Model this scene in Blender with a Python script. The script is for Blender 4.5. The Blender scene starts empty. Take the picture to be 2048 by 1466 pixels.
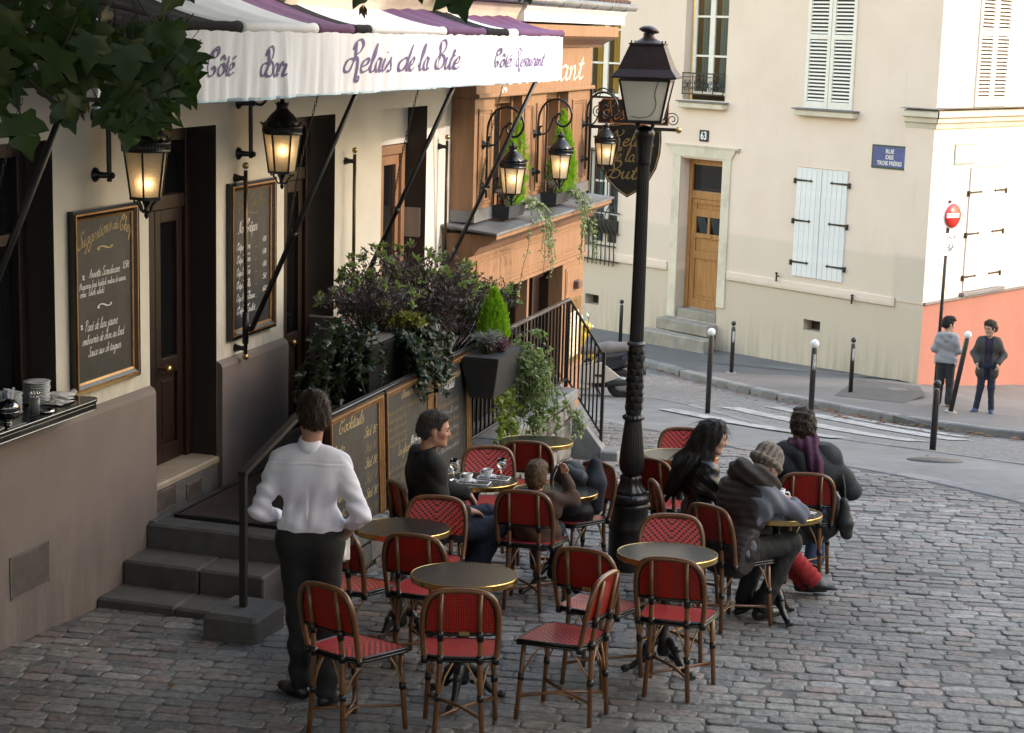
import bpy, math, random
import numpy as np
from mathutils import Vector, Matrix, Euler
R = math.radians
rng = random.Random(7)
S = bpy.context.scene
COL = S.collection
# ------------------------------------------------------------ camera
cam_d = bpy.data.cameras.new("camera")
cam = bpy.data.objects.new("camera", cam_d); COL.objects.link(cam)
cam_d.sensor_width = 36.0
cam_d.lens = 3640.0 / 2048.0 * 36.0
cam_d.clip_start = 0.1; cam_d.clip_end = 500.0
_p = R(10.5); _r = R(1.6)
_fw = Vector((0, math.cos(_p), -math.sin(_p))); _u0 = Vector((0, math.sin(_p), math.cos(_p))); _x0 = Vector((1, 0, 0))
_rt = math.cos(_r) * _x0 + math.sin(_r) * _u0
_up = -math.sin(_r) * _x0 + math.cos(_r) * _u0
cam.matrix_world = Matrix(((_rt.x, _up.x, -_fw.x, 0), (_rt.y, _up.y, -_fw.y, 0), (_rt.z, _up.z, -_fw.z, 3.8), (0, 0, 0, 1)))
S.camera = cam
# ------------------------------------------------------------ sky, sun, exposure
SUN_EL = 25.0
SUN_DIR = Vector((0.985, -0.17, 0)).normalized()          # horizontal direction towards the sun
w = bpy.data.worlds.new("World"); S.world = w; w.use_nodes = True
nt = w.node_tree; nt.nodes.clear()
o_ = nt.nodes.new("ShaderNodeOutputWorld"); b_ = nt.nodes.new("ShaderNodeBackground"); s_ = nt.nodes.new("ShaderNodeTexSky")
s_.sky_type = 'NISHITA'; s_.sun_disc = False
s_.sun_elevation = R(SUN_EL); s_.sun_rotation = math.atan2(SUN_DIR.x, SUN_DIR.y)
s_.air_density = 2.5; s_.dust_density = 2.0; s_.ozone_density = 1.2
b_.inputs['Strength'].default_value = 0.15
nt.links.new(s_.outputs[0], b_.inputs['Color']); nt.links.new(b_.outputs[0], o_.inputs['Surface'])
sl = bpy.data.lights.new("sun", 'SUN'); sun = bpy.data.objects.new("sun", sl); COL.objects.link(sun)
sl.energy = 0.75; sl.angle = R(1.0); sl.color = (1.0, 0.9, 0.76)
_sv = Vector((SUN_DIR.x * math.cos(R(SUN_EL)), SUN_DIR.y * math.cos(R(SUN_EL)), math.sin(R(SUN_EL))))
sun.rotation_euler = _sv.to_track_quat('Z', 'Y').to_euler()
sun.location = (20, 5, 20)
S.view_settings.view_transform = 'Standard'; S.view_settings.look = 'None'
S.view_settings.gamma = 1.0; S.view_settings.use_curve_mapping = False
S.view_settings.exposure = 2.2
S.view_settings.use_white_balance = True; S.view_settings.white_balance_temperature = 6050; S.view_settings.white_balance_tint = 20
# ------------------------------------------------------------ materials
def nd(nt, t, **kw):
 n = nt.nodes.new(t)
 for k, v in kw.items():
  if k in n.inputs: n.inputs[k].default_value = v
  else: setattr(n, k, v)
 return n
_M = {}
def mat(name, col, rough=0.6, metal=0.0, col2=None, scale=6.0, amt=1.0, bump=0.0, bscale=None, rnd=0.0, coat=0.0, detail=5.0,
  stretch=None, grime=None, spec=0.5, dist=0.01, col3=None, scale3=0.7, trans=0.0, sheen=0.0, emit=None, estr=0.0, ramp=(0.35, 0.65)):
 """principled material: two noise-mixed colours, a large third stain colour, fine bump, random value per object"""
 if name in _M: return _M[name]
 m = bpy.data.materials.new(name); m.use_nodes = True; _M[name] = m
 t = m.node_tree; L = t.links.new
 b = t.nodes['Principled BSDF']
 b.inputs['Roughness'].default_value = rough; b.inputs['Metallic'].default_value = metal
 b.inputs['Specular IOR Level'].default_value = spec
 if coat: b.inputs['Coat Weight'].default_value = coat; b.inputs['Coat Roughness'].default_value = 0.12
 if trans: b.inputs['Transmission Weight'].default_value = trans
 if sheen: b.inputs['Sheen Weight'].default_value = sheen
 if emit: b.inputs['Emission Color'].default_value = (*emit, 1); b.inputs['Emission Strength'].default_value = estr
 tc = t.nodes.new('ShaderNodeTexCoord'); vec = tc.outputs['Object']
 if stretch:
  mp = t.nodes.new('ShaderNodeMapping'); mp.inputs['Scale'].default_value = stretch; L(vec, mp.inputs['Vector']); vec = mp.outputs[0]
 out = None
 if col2:
  n1 = nd(t, 'ShaderNodeTexNoise', Scale=scale, Detail=detail, Roughness=0.62); L(vec, n1.inputs['Vector'])
  r1 = t.nodes.new('ShaderNodeMapRange'); r1.inputs['From Min'].default_value = ramp[0]; r1.inputs['From Max'].default_value = ramp[1]
  r1.inputs['To Max'].default_value = amt
  L(n1.outputs['Fac'], r1.inputs['Value'])
  mx = nd(t, 'ShaderNodeMixRGB'); mx.inputs[1].default_value = (*col, 1); mx.inputs[2].default_value = (*col2, 1)
  L(r1.outputs[0], mx.inputs[0]); out = mx.outputs[0]
 if col3:
  n3 = nd(t, 'ShaderNodeTexNoise', Scale=scale3, Detail=8.0, Roughness=0.65); L(tc.outputs['Object'], n3.inputs['Vector'])
  r3 = t.nodes.new('ShaderNodeMapRange'); r3.inputs['From Min'].default_value = 0.48; r3.inputs['From Max'].default_value = 0.72
  L(n3.outputs['Fac'], r3.inputs['Value'])
  m3 = nd(t, 'ShaderNodeMixRGB'); m3.inputs[2].default_value = (*col3, 1); m3.inputs[1].default_value = (*col, 1)
  if out: L(out, m3.inputs[1])
  L(r3.outputs[0], m3.inputs[0]); out = m3.outputs[0]
 if grime:   # splash dirt and streaks that sit on the surface between two heights
  sz = t.nodes.new('ShaderNodeSeparateXYZ'); L(tc.outputs['Object'], sz.inputs[0]); mg = t.nodes.new('ShaderNodeMapping'); mg.inputs['Scale'].default_value = (3, 3, .5); L(tc.outputs['Object'], mg.inputs['Vector'])
  ng = nd(t, 'ShaderNodeTexNoise', Scale=3.0, Detail=9.0, Roughness=.7); L(mg.outputs[0], ng.inputs['Vector'])
  q1 = t.nodes.new('ShaderNodeMapRange'); q1.inputs['From Min'].default_value = grime[1]; q1.inputs['From Max'].default_value = grime[0]; L(sz.outputs['Z'], q1.inputs['Value'])
  q2 = t.nodes.new('ShaderNodeMapRange'); q2.inputs['From Min'].default_value = .38; q2.inputs['From Max'].default_value = .68; L(ng.outputs['Fac'], q2.inputs['Value'])
  q3 = nd(t, 'ShaderNodeMath', operation='MULTIPLY'); L(q1.outputs[0], q3.inputs[0]); L(q2.outputs[0], q3.inputs[1])
  mg2 = nd(t, 'ShaderNodeMixRGB'); mg2.inputs[2].default_value = (*grime[2], 1); mg2.inputs[1].default_value = (*col, 1); L(q3.outputs[0], mg2.inputs[0])
  if out: L(out, mg2.inputs[1])
  out = mg2.outputs[0]
 if rnd:
  oi = t.nodes.new('ShaderNodeObjectInfo')
  hs = t.nodes.new('ShaderNodeHueSaturation'); hs.inputs['Color'].default_value = (*col, 1)
  mr = t.nodes.new('ShaderNodeMapRange'); mr.inputs['To Min'].default_value = 1 - rnd; mr.inputs['To Max'].default_value = 1 + rnd
  L(oi.outputs['Random'], mr.inputs['Value']); L(mr.outputs[0], hs.inputs['Value'])
  if out: L(out, hs.inputs['Color'])
  out = hs.outputs[0]
 if out: L(out, b.inputs['Base Color'])
 else: b.inputs['Base Color'].default_value = (*col, 1)
 if bump:
  nb = nd(t, 'ShaderNodeTexNoise', Scale=bscale or scale * 6, Detail=6.0, Roughness=0.6); L(vec, nb.inputs['Vector'])
  bp = t.nodes.new('ShaderNodeBump'); bp.inputs['Strength'].default_value = bump; bp.inputs['Distance'].default_value = dist
  L(nb.outputs['Fac'], bp.inputs['Height']); L(bp.outputs[0], b.inputs['Normal'])
  # roughness follows the relief a little
  rr = t.nodes.new('ShaderNodeMapRange'); rr.inputs['To Min'].default_value = max(0.03, rough - 0.12); rr.inputs['To Max'].default_value = min(1, rough + 0.12)
  L(nb.outputs['Fac'], rr.inputs['Value']); L(rr.outputs[0], b.inputs['Roughness'])
 return m
# ------------------------------------------------------------ mesh builder
class MB:
 def __init__(s): s.v = []; s.f = []; s.mi = []; s.sm = []
 def add(s, vs, fs, mi=0, sm=False):
  o = len(s.v); s.v.extend([tuple(v) for v in vs])
  for f in fs: s.f.append(tuple(i + o for i in f)); s.mi.append(mi); s.sm.append(sm)
  return s
 def box(s, x0, x1, y0, y1, z0, z1, mi=0):
  v = [(x0, y0, z0), (x1, y0, z0), (x1, y1, z0), (x0, y1, z0), (x0, y0, z1), (x1, y0, z1), (x1, y1, z1), (x0, y1, z1)]
  return s.add(v, [(0, 3, 2, 1), (4, 5, 6, 7), (0, 1, 5, 4), (1, 2, 6, 5), (2, 3, 7, 6), (3, 0, 4, 7)], mi)
 def hexa(s, v, mi=0):
  return s.add(v, [(0, 3, 2, 1), (4, 5, 6, 7), (0, 1, 5, 4), (1, 2, 6, 5), (2, 3, 7, 6), (3, 0, 4, 7)], mi)
 def cbox(s, x0, x1, y0, y1, z0, z1, c=0.01, mi=0):
  """box with chamfered edges (small bevel)"""
  c = min(c, (x1 - x0) / 2.01, (y1 - y0) / 2.01, (z1 - z0) / 2.01)
  pts = []
  for zz, cc in ((z0, c), (z0 + c, 0), (z1 - c, 0), (z1, c)):
   xa, xb, ya, yb = x0 + cc, x1 - cc, y0 + cc, y1 - cc
   k = c * 0.7 if cc == 0 else c * 0.4
   pts.append([(xa + k, ya, zz), (xb - k, ya, zz), (xb, ya + k, zz), (xb, yb - k, zz), (xb - k, yb, zz), (xa + k, yb, zz), (xa, yb - k, zz), (xa, ya + k, zz)])
  v = [p for r in pts for p in r]; f = []
  for r in range(3):
   for i in range(8): f.append((r * 8 + i, r * 8 + (i + 1) % 8, r * 8 + 8 + (i + 1) % 8, r * 8 + 8 + i))
  f.append(tuple(range(7, -1, -1))); f.append(tuple(range(24, 32)))
  return s.add(v, f, mi)
 def prism(s, poly, a, b, axis='y', mi=0):
  """extrude a 2-D polygon; axis is the direction of the extrusion"""
  n = len(poly)
  def P(p, h):
   return {'y': (p[0], h, p[1]), 'z': (p[0], p[1], h), 'x': (h, p[0], p[1])}[axis]
  v = [P(p, a) for p in poly] + [P(p, b) for p in poly]
  f = [tuple(range(n)), tuple(range(2 * n - 1, n - 1, -1))]
  for i in range(n): f.append((i, i + n, (i + 1) % n + n, (i + 1) % n))
  return s.add(v, f, mi)
 def lathe(s, prof, n=24, c=(0, 0, 0), mi=0, sm=True, cap=True, arc=None):
  """prof: (radius, z) from bottom to top"""
  v = []; f = []; m = len(prof)
  for r, z in prof:
   for i in range(n):
    a = 2 * math.pi * i / n; v.append((c[0] + r * math.cos(a), c[1] + r * math.sin(a), c[2] + z))
  for j in range(m - 1):
   for i in range(n):
    f.append((j * n + i, j * n + (i + 1) % n, (j + 1) * n + (i + 1) % n, (j + 1) * n + i))
  if cap:
   if prof[0][0] > 1e-5: f.append(tuple(range(n - 1, -1, -1)))
   if prof[-1][0] > 1e-5: f.append(tuple(range((m - 1) * n, m * n)))
  return s.add(v, f, mi, sm)
 def tube(s, pts, r, n=8, mi=0, closed=False, sm=True, flat=1.0):
  pts = [Vector(p) for p in pts]; m = len(pts)
  rs = r if isinstance(r, (list, tuple)) else [r] * m
  v = []; f = []
  t0 = (pts[1] - pts[0]).normalized()
  up = Vector((0, 0, 1)) if abs(t0.z) < 0.9 else Vector((1, 0, 0))
  nrm = t0.cross(up).normalized()
  for j in range(m):
   if closed: t = (pts[(j + 1) % m] - pts[j - 1])
   elif j == 0: t = pts[1] - pts[0]
   elif j == m - 1: t = pts[-1] - pts[-2]
   else: t = (pts[j + 1] - pts[j]).normalized() + (pts[j] - pts[j - 1]).normalized()
   if t.length < 1e-9: t = t0
   t = t.normalized()
   nrm = (nrm - t * nrm.dot(t))
   if nrm.length < 1e-6: nrm = t.orthogonal()
   nrm = nrm.normalized(); bn = t.cross(nrm)
   for i in range(n):
    a = 2 * math.pi * i / n
    v.append(pts[j] + (nrm * math.cos(a) + bn * math.sin(a) * flat) * rs[j])
  k = m if closed else m - 1
  for j in range(k):
   for i in range(n):
    f.append((j * n + i, j * n + (i + 1) % n, ((j + 1) % m) * n + (i + 1) % n, ((j + 1) % m) * n + i))
  if not closed: f.append(tuple(range(n - 1, -1, -1))); f.append(tuple(range((m - 1) * n, m * n)))
  return s.add(v, f, mi, sm)
 def sphere(s, c, r, n=12, m=8, mi=0, sc=(1, 1, 1)):
  pr = []
  v = []; f = []
  for j in range(m + 1):
   th = math.pi * j / m
   for i in range(n):
    a = 2 * math.pi * i / n
    v.append((c[0] + r * sc[0] * math.sin(th) * math.cos(a), c[1] + r * sc[1] * math.sin(th) * math.sin(a), c[2] - r * sc[2] * math.cos(th)))
  for j in range(m):
   for i in range(n): f.append((j * n + i, j * n + (i + 1) % n, (j + 1) * n + (i + 1) % n, (j + 1) * n + i))
  return s.add(v, f, mi, True)
 def bar(s, a, b, wx, wy, mi=0):
  """rectangular bar from a to b"""
  a = Vector(a); b = Vector(b); t = (b - a).normalized()
  up = Vector((0, 0, 1)) if abs(t.z) < 0.95 else Vector((0, 1, 0))
  x = t.cross(up).normalized(); y = x.cross(t).normalized()
  v = []
  for p in (a, b):
   for sx, sy in ((-1, -1), (1, -1), (1, 1), (-1, 1)): v.append(p + x * sx * wx / 2 + y * sy * wy / 2)
  return s.hexa(v, mi)
 def xf(s, M, start=0):
  for i in range(start, len(s.v)): s.v[i] = tuple(M @ Vector(s.v[i]))
  return s
 def mesh(s, name, mats):
  me = bpy.data.meshes.new(name); me.from_pydata(s.v, [], s.f)
  for m in (mats if isinstance(mats, (list, tuple)) else [mats]): me.materials.append(m)
  me.polygons.foreach_set('material_index', s.mi); me.polygons.foreach_set('use_smooth', s.sm)
  me.update(); return me
 def obj(s, name, mats, parent=None, loc=None, rotz=0.0, bevel=0.0):
  o = bpy.data.objects.new(name, s.mesh(name, mats)); COL.objects.link(o)
  if parent: o.parent = parent
  if loc: o.location = loc
  o.rotation_euler[2] = rotz
  if bevel:
   bm = o.modifiers.new("bevel", 'BEVEL'); bm.width = bevel; bm.segments = 2; bm.limit_method = 'ANGLE'; bm.angle_limit = R(35)
  return o
def nobj(name, me, parent=None, loc=None, rot=None):
 o = bpy.data.objects.new(name, me); COL.objects.link(o)
 if parent: o.parent = parent
 if loc: o.location = loc
 if rot: o.rotation_euler = rot
 return o
def tag(o, label, cat, group=None):
 o['label'] = label; o['category'] = cat
 if group: o['group'] = group
 return o
def thing(name, label, cat, loc=(0, 0, 0), rotz=0.0, group=None):
 o = bpy.data.objects.new(name, None); COL.objects.link(o); o.empty_display_size = 0.1
 o.location = loc; o.rotation_euler = (0, 0, rotz)
 return tag(o, label, cat, group)
def struct(o): o['kind'] = 'structure'; return o
def copy_tree(o, parent=None):
 c = o.copy(); COL.objects.link(c)
 if parent: c.parent = parent
 for ch in list(o.children): copy_tree(ch, c)
 return c
def crom(pts, k=6, closed=False):
 """Catmull-Rom through points"""
 P = [np.array(p, float) for p in pts]; n = len(P); out = []
 rngs = range(n) if closed else range(n - 1)
 for i in rngs:
  if closed: a, b, c, d = P[i - 1], P[i], P[(i + 1) % n], P[(i + 2) % n]
  else: a, b, c, d = P[max(i - 1, 0)], P[i], P[i + 1], P[min(i + 2, n - 1)]
  for j in range(k):
   t = j / k
   out.append(0.5 * ((2 * b) + (c - a) * t + (2 * a - 5 * b + 4 * c - d) * t * t + (3 * b - a - 3 * c + d) * t ** 3))
 if not closed: out.append(P[-1])
 return [tuple(p) for p in out]
# ------------------------------------------------------------ lie of the land
GY = [-8, -3, 0, 5, 9.8, 12, 15, 18, 20, 24, 27, 31, 34, 40, 50, 60]
GZ = [1.2, .8, .6, .33, .05, -.1, -.28, -.48, -.78, -1.4, -1.75, -2.18, -2.42, -2.55, -2.8, -3.1]
def zg(x, y):
 z = sum(np.interp(y + d, GY, GZ) for d in (-1, -.5, 0, .5, 1)) / 5
 if y > 24 and x > 7: z -= .13 * (min(x, 16) - 7) * min(1, (y - 24) / 6)
 return float(z)
# facade of the cafe: t runs along the wall away from the square, e out to the street
FA = R(72.8); FO = Vector((-3.04, 10.8, 0))
FU = Vector((math.cos(FA), math.sin(FA), 0)); FN = Vector((math.sin(FA), -math.cos(FA), 0))
def fw(t, e, z=0.0): return FO + FU * t + FN * e + Vector((0, 0, z))
# ------------------------------------------------------------ pen-drawn lettering: every glyph is a few strokes, x-height 1, ascender 2, descender -1
G = {
'a': (.95, [[(.8,.85),(.5,1),(.15,.7),(.1,.25),(.35,0),(.65,.3),(.82,.95),(.75,.25),(.85,0),(1.05,.2)]]),
'b': (.9, [[(.0,.2),(.35,1.2),(.5,1.9),(.35,2),(.2,1.4),(.15,.3),(.35,0),(.65,.2),(.7,.7),(.5,.9),(.3,.7)]]),
'c': (.75, [[(.7,.8),(.5,1),(.15,.7),(.1,.25),(.35,0),(.75,.25)]]),
'd': (.95, [[(.75,.85),(.45,1),(.12,.65),(.1,.2),(.35,0),(.65,.4),(1.0,1.7),(1.12,2),(.95,1.6),(.78,.4),(.85,0),(1.05,.2)]]),
'e': (.75, [[(.05,.35),(.45,.55),(.6,.85),(.42,1),(.15,.7),(.1,.2),(.35,0),(.75,.25)]]),
'f': (.6, [[(.0,.2),(.5,1.5),(.65,2),(.45,1.9),(.25,.6),(.05,-.8),(.2,-1),(.3,-.5),(.3,.0),(.65,.25)]]),
'g': (.95, [[(.8,.85),(.5,1),(.15,.7),(.1,.25),(.35,.05),(.65,.35),(.85,.95),(.7,-.3),(.45,-.95),(.15,-.85),(.3,-.45),(1.0,.25)]]),
'h': (.95, [[(.0,.2),(.4,1.5),(.5,1.95),(.35,1.9),(.25,1.0),(.12,0),(.3,.6),(.6,.98),(.7,.6),(.68,.1),(.95,.2)]]),
'i': (.5, [[(.05,.3),(.3,.95),(.2,.25),(.3,0),(.55,.2)],[(.36,1.4),(.42,1.46)]]),
'j': (.5, [[(.05,.4),(.35,.95),(.25,-.3),(.0,-.95),(-.2,-.7),(.55,.2)],[(.4,1.4),(.46,1.46)]]),
'k': (.9, [[(.0,.2),(.4,1.5),(.5,1.95),(.35,1.9),(.2,.8),(.12,0),(.25,.5),(.6,.95),(.7,.75),(.3,.5),(.6,.05),(.95,.2)]]),
'l': (.5, [[(.0,.25),(.4,1.3),(.55,1.9),(.4,2),(.22,1.3),(.15,.25),(.3,0),(.55,.2)]]),
'm': (1.4, [[(.05,.7),(.22,.95),(.15,0),(.3,.6),(.5,.97),(.58,.7),(.52,0),(.7,.65),(.92,.97),(1.02,.6),(.98,.1),(1.1,0),(1.4,.25)]]),
'n': (1.0, [[(.05,.7),(.22,.95),(.15,0),(.3,.6),(.55,.97),(.66,.6),(.62,.1),(.75,0),(1.0,.25)]]),
'o': (.85, [[(.5,1),(.15,.7),(.1,.2),(.38,0),(.68,.3),(.7,.8),(.5,1),(.6,.8),(.95,.8)]]),
'p': (.95, [[(.05,.5),(.3,1.0),(.2,.2),(.0,-.95),(.15,.3),(.4,.9),(.7,.8),(.65,.2),(.4,.0),(.2,.2)],[(.6,.05),(.95,.2)]]),
'q': (.9, [[(.75,.85),(.45,1),(.12,.65),(.1,.2),(.35,0),(.65,.4),(.8,.95),(.65,-.9),(.95,.2)]]),
'r': (.7, [[(.0,.3),(.25,1.1),(.35,.9),(.6,.9),(.5,.25),(.58,0),(.8,.2)]]),
's': (.7, [[(.0,.2),(.4,1.05),(.42,.75),(.6,.35),(.45,.02),(.2,.05)],[(.5,.05),(.75,.2)]]),
't': (.55, [[(.05,.3),(.4,1.6),(.25,.7),(.18,.2),(.32,0),(.6,.2)],[(.0,1.05),(.55,1.12)]]),
'u': (1.0, [[(.05,.6),(.2,.98),(.15,.3),(.3,0),(.55,.3),(.72,.98),(.65,.25),(.78,0),(1.02,.22)]]),
'v': (.85, [[(.05,.7),(.22,.95),(.28,.3),(.38,0),(.62,.5),(.65,.95),(.9,.85)]]),
'w': (1.2, [[(.05,.6),(.2,.95),(.2,.2),(.35,0),(.55,.4),(.6,.9),(.6,.2),(.75,0),(1.0,.6),(.98,.95),(1.2,.85)]]),
'x': (.8, [[(.05,.8),(.25,.9),(.45,.3),(.7,.05)],[(.7,.95),(.4,.5),(.1,.05)]]),
'y': (.9, [[(.05,.6),(.2,.98),(.18,.3),(.35,.02),(.6,.4),(.78,.98),(.6,-.4),(.35,-.95),(.12,-.7),(.9,.2)]]),
'z': (.8, [[(.1,.9),(.65,.95),(.15,.1),(.7,.0)]]),
'C': (1.35, [[(1.0,1.55),(1.15,1.95),(.85,2.1),(.55,1.75),(.75,1.45),(1.25,1.8),(1.1,2.3),(.6,2.1),(.2,1.4),(.1,.7),(.35,.05),(.8,.05),(1.05,.45),(.85,.75),(.6,.5)]]),
'B': (1.5, [[(.55,2.1),(.7,1.2),(.6,.5),(.35,.05),(.05,.3),(.1,.85),(.5,1.05),(.85,.85)],[(.35,1.6),(.55,2.2),(1.0,2.35),(1.3,2.0),(1.15,1.5),(.8,1.2),(1.25,1.05),(1.4,.55),(1.1,.08),(.7,.05),(.55,.3)]]),
'R': (1.5, [[(.6,2.1),(.75,1.2),(.6,.5),(.35,.05),(.0,.25),(.1,.85),(.5,1.0),(.8,.8)],[(.4,1.6),(.6,2.2),(1.05,2.35),(1.35,1.95),(1.15,1.5),(.75,1.2),(1.05,.9),(1.15,.2),(1.2,-.5),(1.45,-.65),(1.5,-.35),(1.3,-.3)]]),
'S': (1.0, [[(.95,1.75),(.8,2.1),(.45,1.95),(.45,1.45),(.8,1.0),(.85,.4),(.5,0),(.1,.15),(.1,.5)]]),
'D': (1.3, [[(.35,2.0),(.45,1.2),(.3,.2),(.1,.1)],[(.1,1.7),(.5,2.15),(1.0,1.8),(1.15,1.0),(.9,.25),(.5,0),(.2,.1)]]),
'N': (1.3, [[(.0,.15),(.2,.0),(.4,1.2),(.45,2),(.7,1.0),(.9,0),(1.0,1.2),(1.15,2.05),(1.4,2.0)]]),
'A': (1.25, [[(.0,.1),(.25,.2),(.6,1.2),(.85,2.05),(.9,1.0),(.95,.1),(1.2,.2)],[(.35,.85),(1.05,.9)]]),
'P': (1.1, [[(.3,2.0),(.4,1.2),(.25,0)],[(.05,1.6),(.4,2.1),(.85,1.95),(.9,1.4),(.6,1.05),(.35,1.1)]]),
'M': (1.5, [[(.0,.1),(.2,.1),(.35,1.9),(.65,.4),(1.0,2.0),(1.1,.6),(1.25,0),(1.5,.2)]]),
'L': (1.0, [[(.8,1.7),(.7,2.1),(.45,1.8),(.4,.7),(.15,.05),(.5,.15),(.95,.0)]]),
'1': (.5, [[(.1,1.4),(.3,1.8),(.3,0)]]), '2': (.8, [[(.1,1.4),(.4,1.8),(.65,1.4),(.1,.05),(.7,.05)]]),
'3': (.8, [[(.1,1.6),(.45,1.8),(.6,1.4),(.3,1.0),(.65,.6),(.45,.05),(.1,.15)]]), '4': (.8, [[(.45,1.8),(.1,.6),(.75,.6)],[(.5,1.1),(.45,0)]]),
'5': (.8, [[(.65,1.8),(.25,1.8),(.2,1.1),(.6,1.0),(.6,.3),(.3,0),(.05,.2)]]), '6': (.8, [[(.55,1.8),(.2,1.0),(.15,.3),(.4,0),(.65,.4),(.45,.8),(.2,.6)]]),
'7': (.7, [[(.1,1.75),(.65,1.8),(.3,0)]]), '8': (.8, [[(.55,1.6),(.3,1.8),(.15,1.4),(.55,.9),(.6,.3),(.35,0),(.1,.4),(.5,1.0),(.6,1.5)]]),
'9': (.8, [[(.6,1.4),(.35,1.8),(.15,1.3),(.45,1.0),(.6,1.5),(.5,0)]]), '0': (.8, [[(.4,1.8),(.12,1.0),(.35,0),(.65,.8),(.4,1.8)]]),
',': (.35, [[(.15,.1),(.05,-.25)]]), '.': (.35, [[(.1,0),(.16,.06)]]), '(': (.5, [[(.4,2.0),(.1,.9),(.35,-.3)]]), ')': (.5, [[(.1,2.0),(.4,.9),(.15,-.3)]]),
'*': (.9, [[(.1,.5),(.7,1.3)],[(.1,1.3),(.7,.5)],[(.4,.4),(.4,1.4)]]), '/': (.6, [[(.05,-.1),(.55,2)]]), '-': (.6, [[(.1,.6),(.5,.6)]]),
'~': (1.8, [[(.1,.4),(.35,.9),(.8,.8),(1.2,.4),(1.6,.35),(1.75,.8)],[(.1,.4),(.3,.25)]]), "'": (.25, [[(.15,2),(.1,1.6)]]),
'€': (.8, [[(.7,1.4),(.4,1.6),(.15,1.0),(.2,.2),(.6,.1)],[(.05,.9),(.5,.95)]]),
}
ACC = {'é': ('e', [[(.35,1.25),(.65,1.6)]]), 'è': ('e', [[(.2,1.6),(.45,1.25)]]), 'ê': ('e', [[(.15,1.25),(.4,1.6),(.6,1.25)]]),
       'ô': ('o', [[(.2,1.25),(.45,1.65),(.7,1.25)]]), 'û': ('u', [[(.2,1.25),(.45,1.6),(.7,1.25)]])}
def script(mb, text, x, y, h, slant=0.25, pen=0.09, contrast=0.55, nib=35, squeeze=1.0, space=0.55, off=(0, 0), track=0.0, k=4, curve=None, width=None, mi=0):
 """draw text as flat pen ribbons in the local x (right) - z (up) plane at depth y; h is the x-height"""
 def glyph(c):
  if c in ACC: w_, st = G[ACC[c][0]]; return w_, st + ACC[c][1]
  return G.get(c, (space, []))
 tot = sum((glyph(c)[0] if c != ' ' else space) + track for c in text)
 if width: squeeze = width / (tot * h)
 cx = 0.0; na = R(nib)
 for c in text:
  if c == ' ': cx += space + track; continue
  w_, strokes = glyph(c)
  for st in strokes:
   pp = crom(st, k) if len(st) > 2 else st
   V = []
   for i, p in enumerate(pp):
    a = pp[max(0, i - 1)]; b = pp[min(len(pp) - 1, i + 1)]
    dx, dy = b[0] - a[0], b[1] - a[1]; L = math.hypot(dx, dy) or 1
    ang = math.atan2(dy, dx)
    wd = pen * (1 - contrast + contrast * abs(math.sin(ang - na)))
    nx, ny = -dy / L, dx / L
    for s in (-.5, .5):
     gx, gy = p[0] + nx * wd * s, p[1] + ny * wd * s
     X = (cx + gx + gy * slant) * squeeze; Z = gy
     if curve: Z += curve(X * h) / h
     V.append((x + X * h + off[0], y, off[1] + Z * h))
   F = [(2 * i, 2 * i + 1, 2 * i + 3, 2 * i + 2) for i in range(len(pp) - 1)]
   mb.add(V, F, mi)
  cx += w_ + track
 return cx * h * squeeze
# every script() call takes its baseline height through off[1]
def block_text(name, body, size, m, parent, loc, rot=(math.pi / 2, 0, 0), sx=1.0, shear=0.0, ext=0.001, align='CENTER', bold=0.0):
 """printed capitals: a text curve turned into a mesh"""
 cu = bpy.data.curves.new(name, 'FONT'); cu.body = body; cu.size = size; cu.extrude = ext; cu.align_x = align; cu.align_y = 'CENTER'; cu.shear = shear; cu.offset = bold
 cu.resolution_u = 3
 o = bpy.data.objects.new(name, cu); COL.objects.link(o)
 me = bpy.data.meshes.new_from_object(o.evaluated_get(bpy.context.evaluated_depsgraph_get()))
 bpy.data.objects.remove(o)
 me.materials.clear(); me.materials.append(m)
 q = nobj(name, me, parent, loc, rot); q.scale = (sx, 1, 1)
 return q
# ------------------------------------------------------------ shared materials
BLK = mat('black_iron', (.006, .006, .0065), .42, .0, spec=.5, bump=.25, bscale=60, dist=.003, col2=(.016, .015, .014), scale=14, amt=.6)
CREAM = mat('cream_render', (.62, .585, .505), .85, col2=(.57, .535, .455), scale=3.0, bump=.25, bscale=45, dist=.006, col3=(.54, .50, .42), scale3=.9, grime=(1.25, 1.75, (.36, .32, .26)))
TAUPE = mat('taupe_render', (.185, .148, .132), .8, col2=(.165, .13, .117), scale=2.5, bump=.3, bscale=60, dist=.005, col3=(.155, .128, .116), scale3=1.2, grime=(-.2, .75, (.085, .072, .066)))
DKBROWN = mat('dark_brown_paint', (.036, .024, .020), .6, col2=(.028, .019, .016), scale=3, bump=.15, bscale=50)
WOODD = mat('dark_wood', (.026, .010, .005), .45, col2=(.013, .0055, .0035), scale=5, stretch=(6, 6, .6), bump=.2, bscale=30)
WOODO = mat('orange_wood', (.31, .165, .082), .48, col2=(.22, .11, .05), scale=4, stretch=(5, 5, .5), bump=.15, bscale=30, col3=(.26, .145, .078), scale3=1.1)
WOODH = mat('honey_wood', (.40, .19, .055), .5, col2=(.30, .13, .035), scale=4, stretch=(5, 5, .5), bump=.15, bscale=30)
DKGLASS = mat('dark_glass', (.008, .008, .009), .08, spec=.6)
STONE = mat('grey_stone', (.11, .108, .104), .85, col2=(.075, .072, .07), scale=6, bump=.5, bscale=40, dist=.01, col3=(.14, .135, .125), scale3=2)
STEPST = mat('worn_step_stone', (.085, .083, .081), .85, col2=(.055, .053, .052), scale=7, bump=.5, bscale=50, dist=.01, col3=(.085, .07, .062), scale3=1.7)
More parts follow.
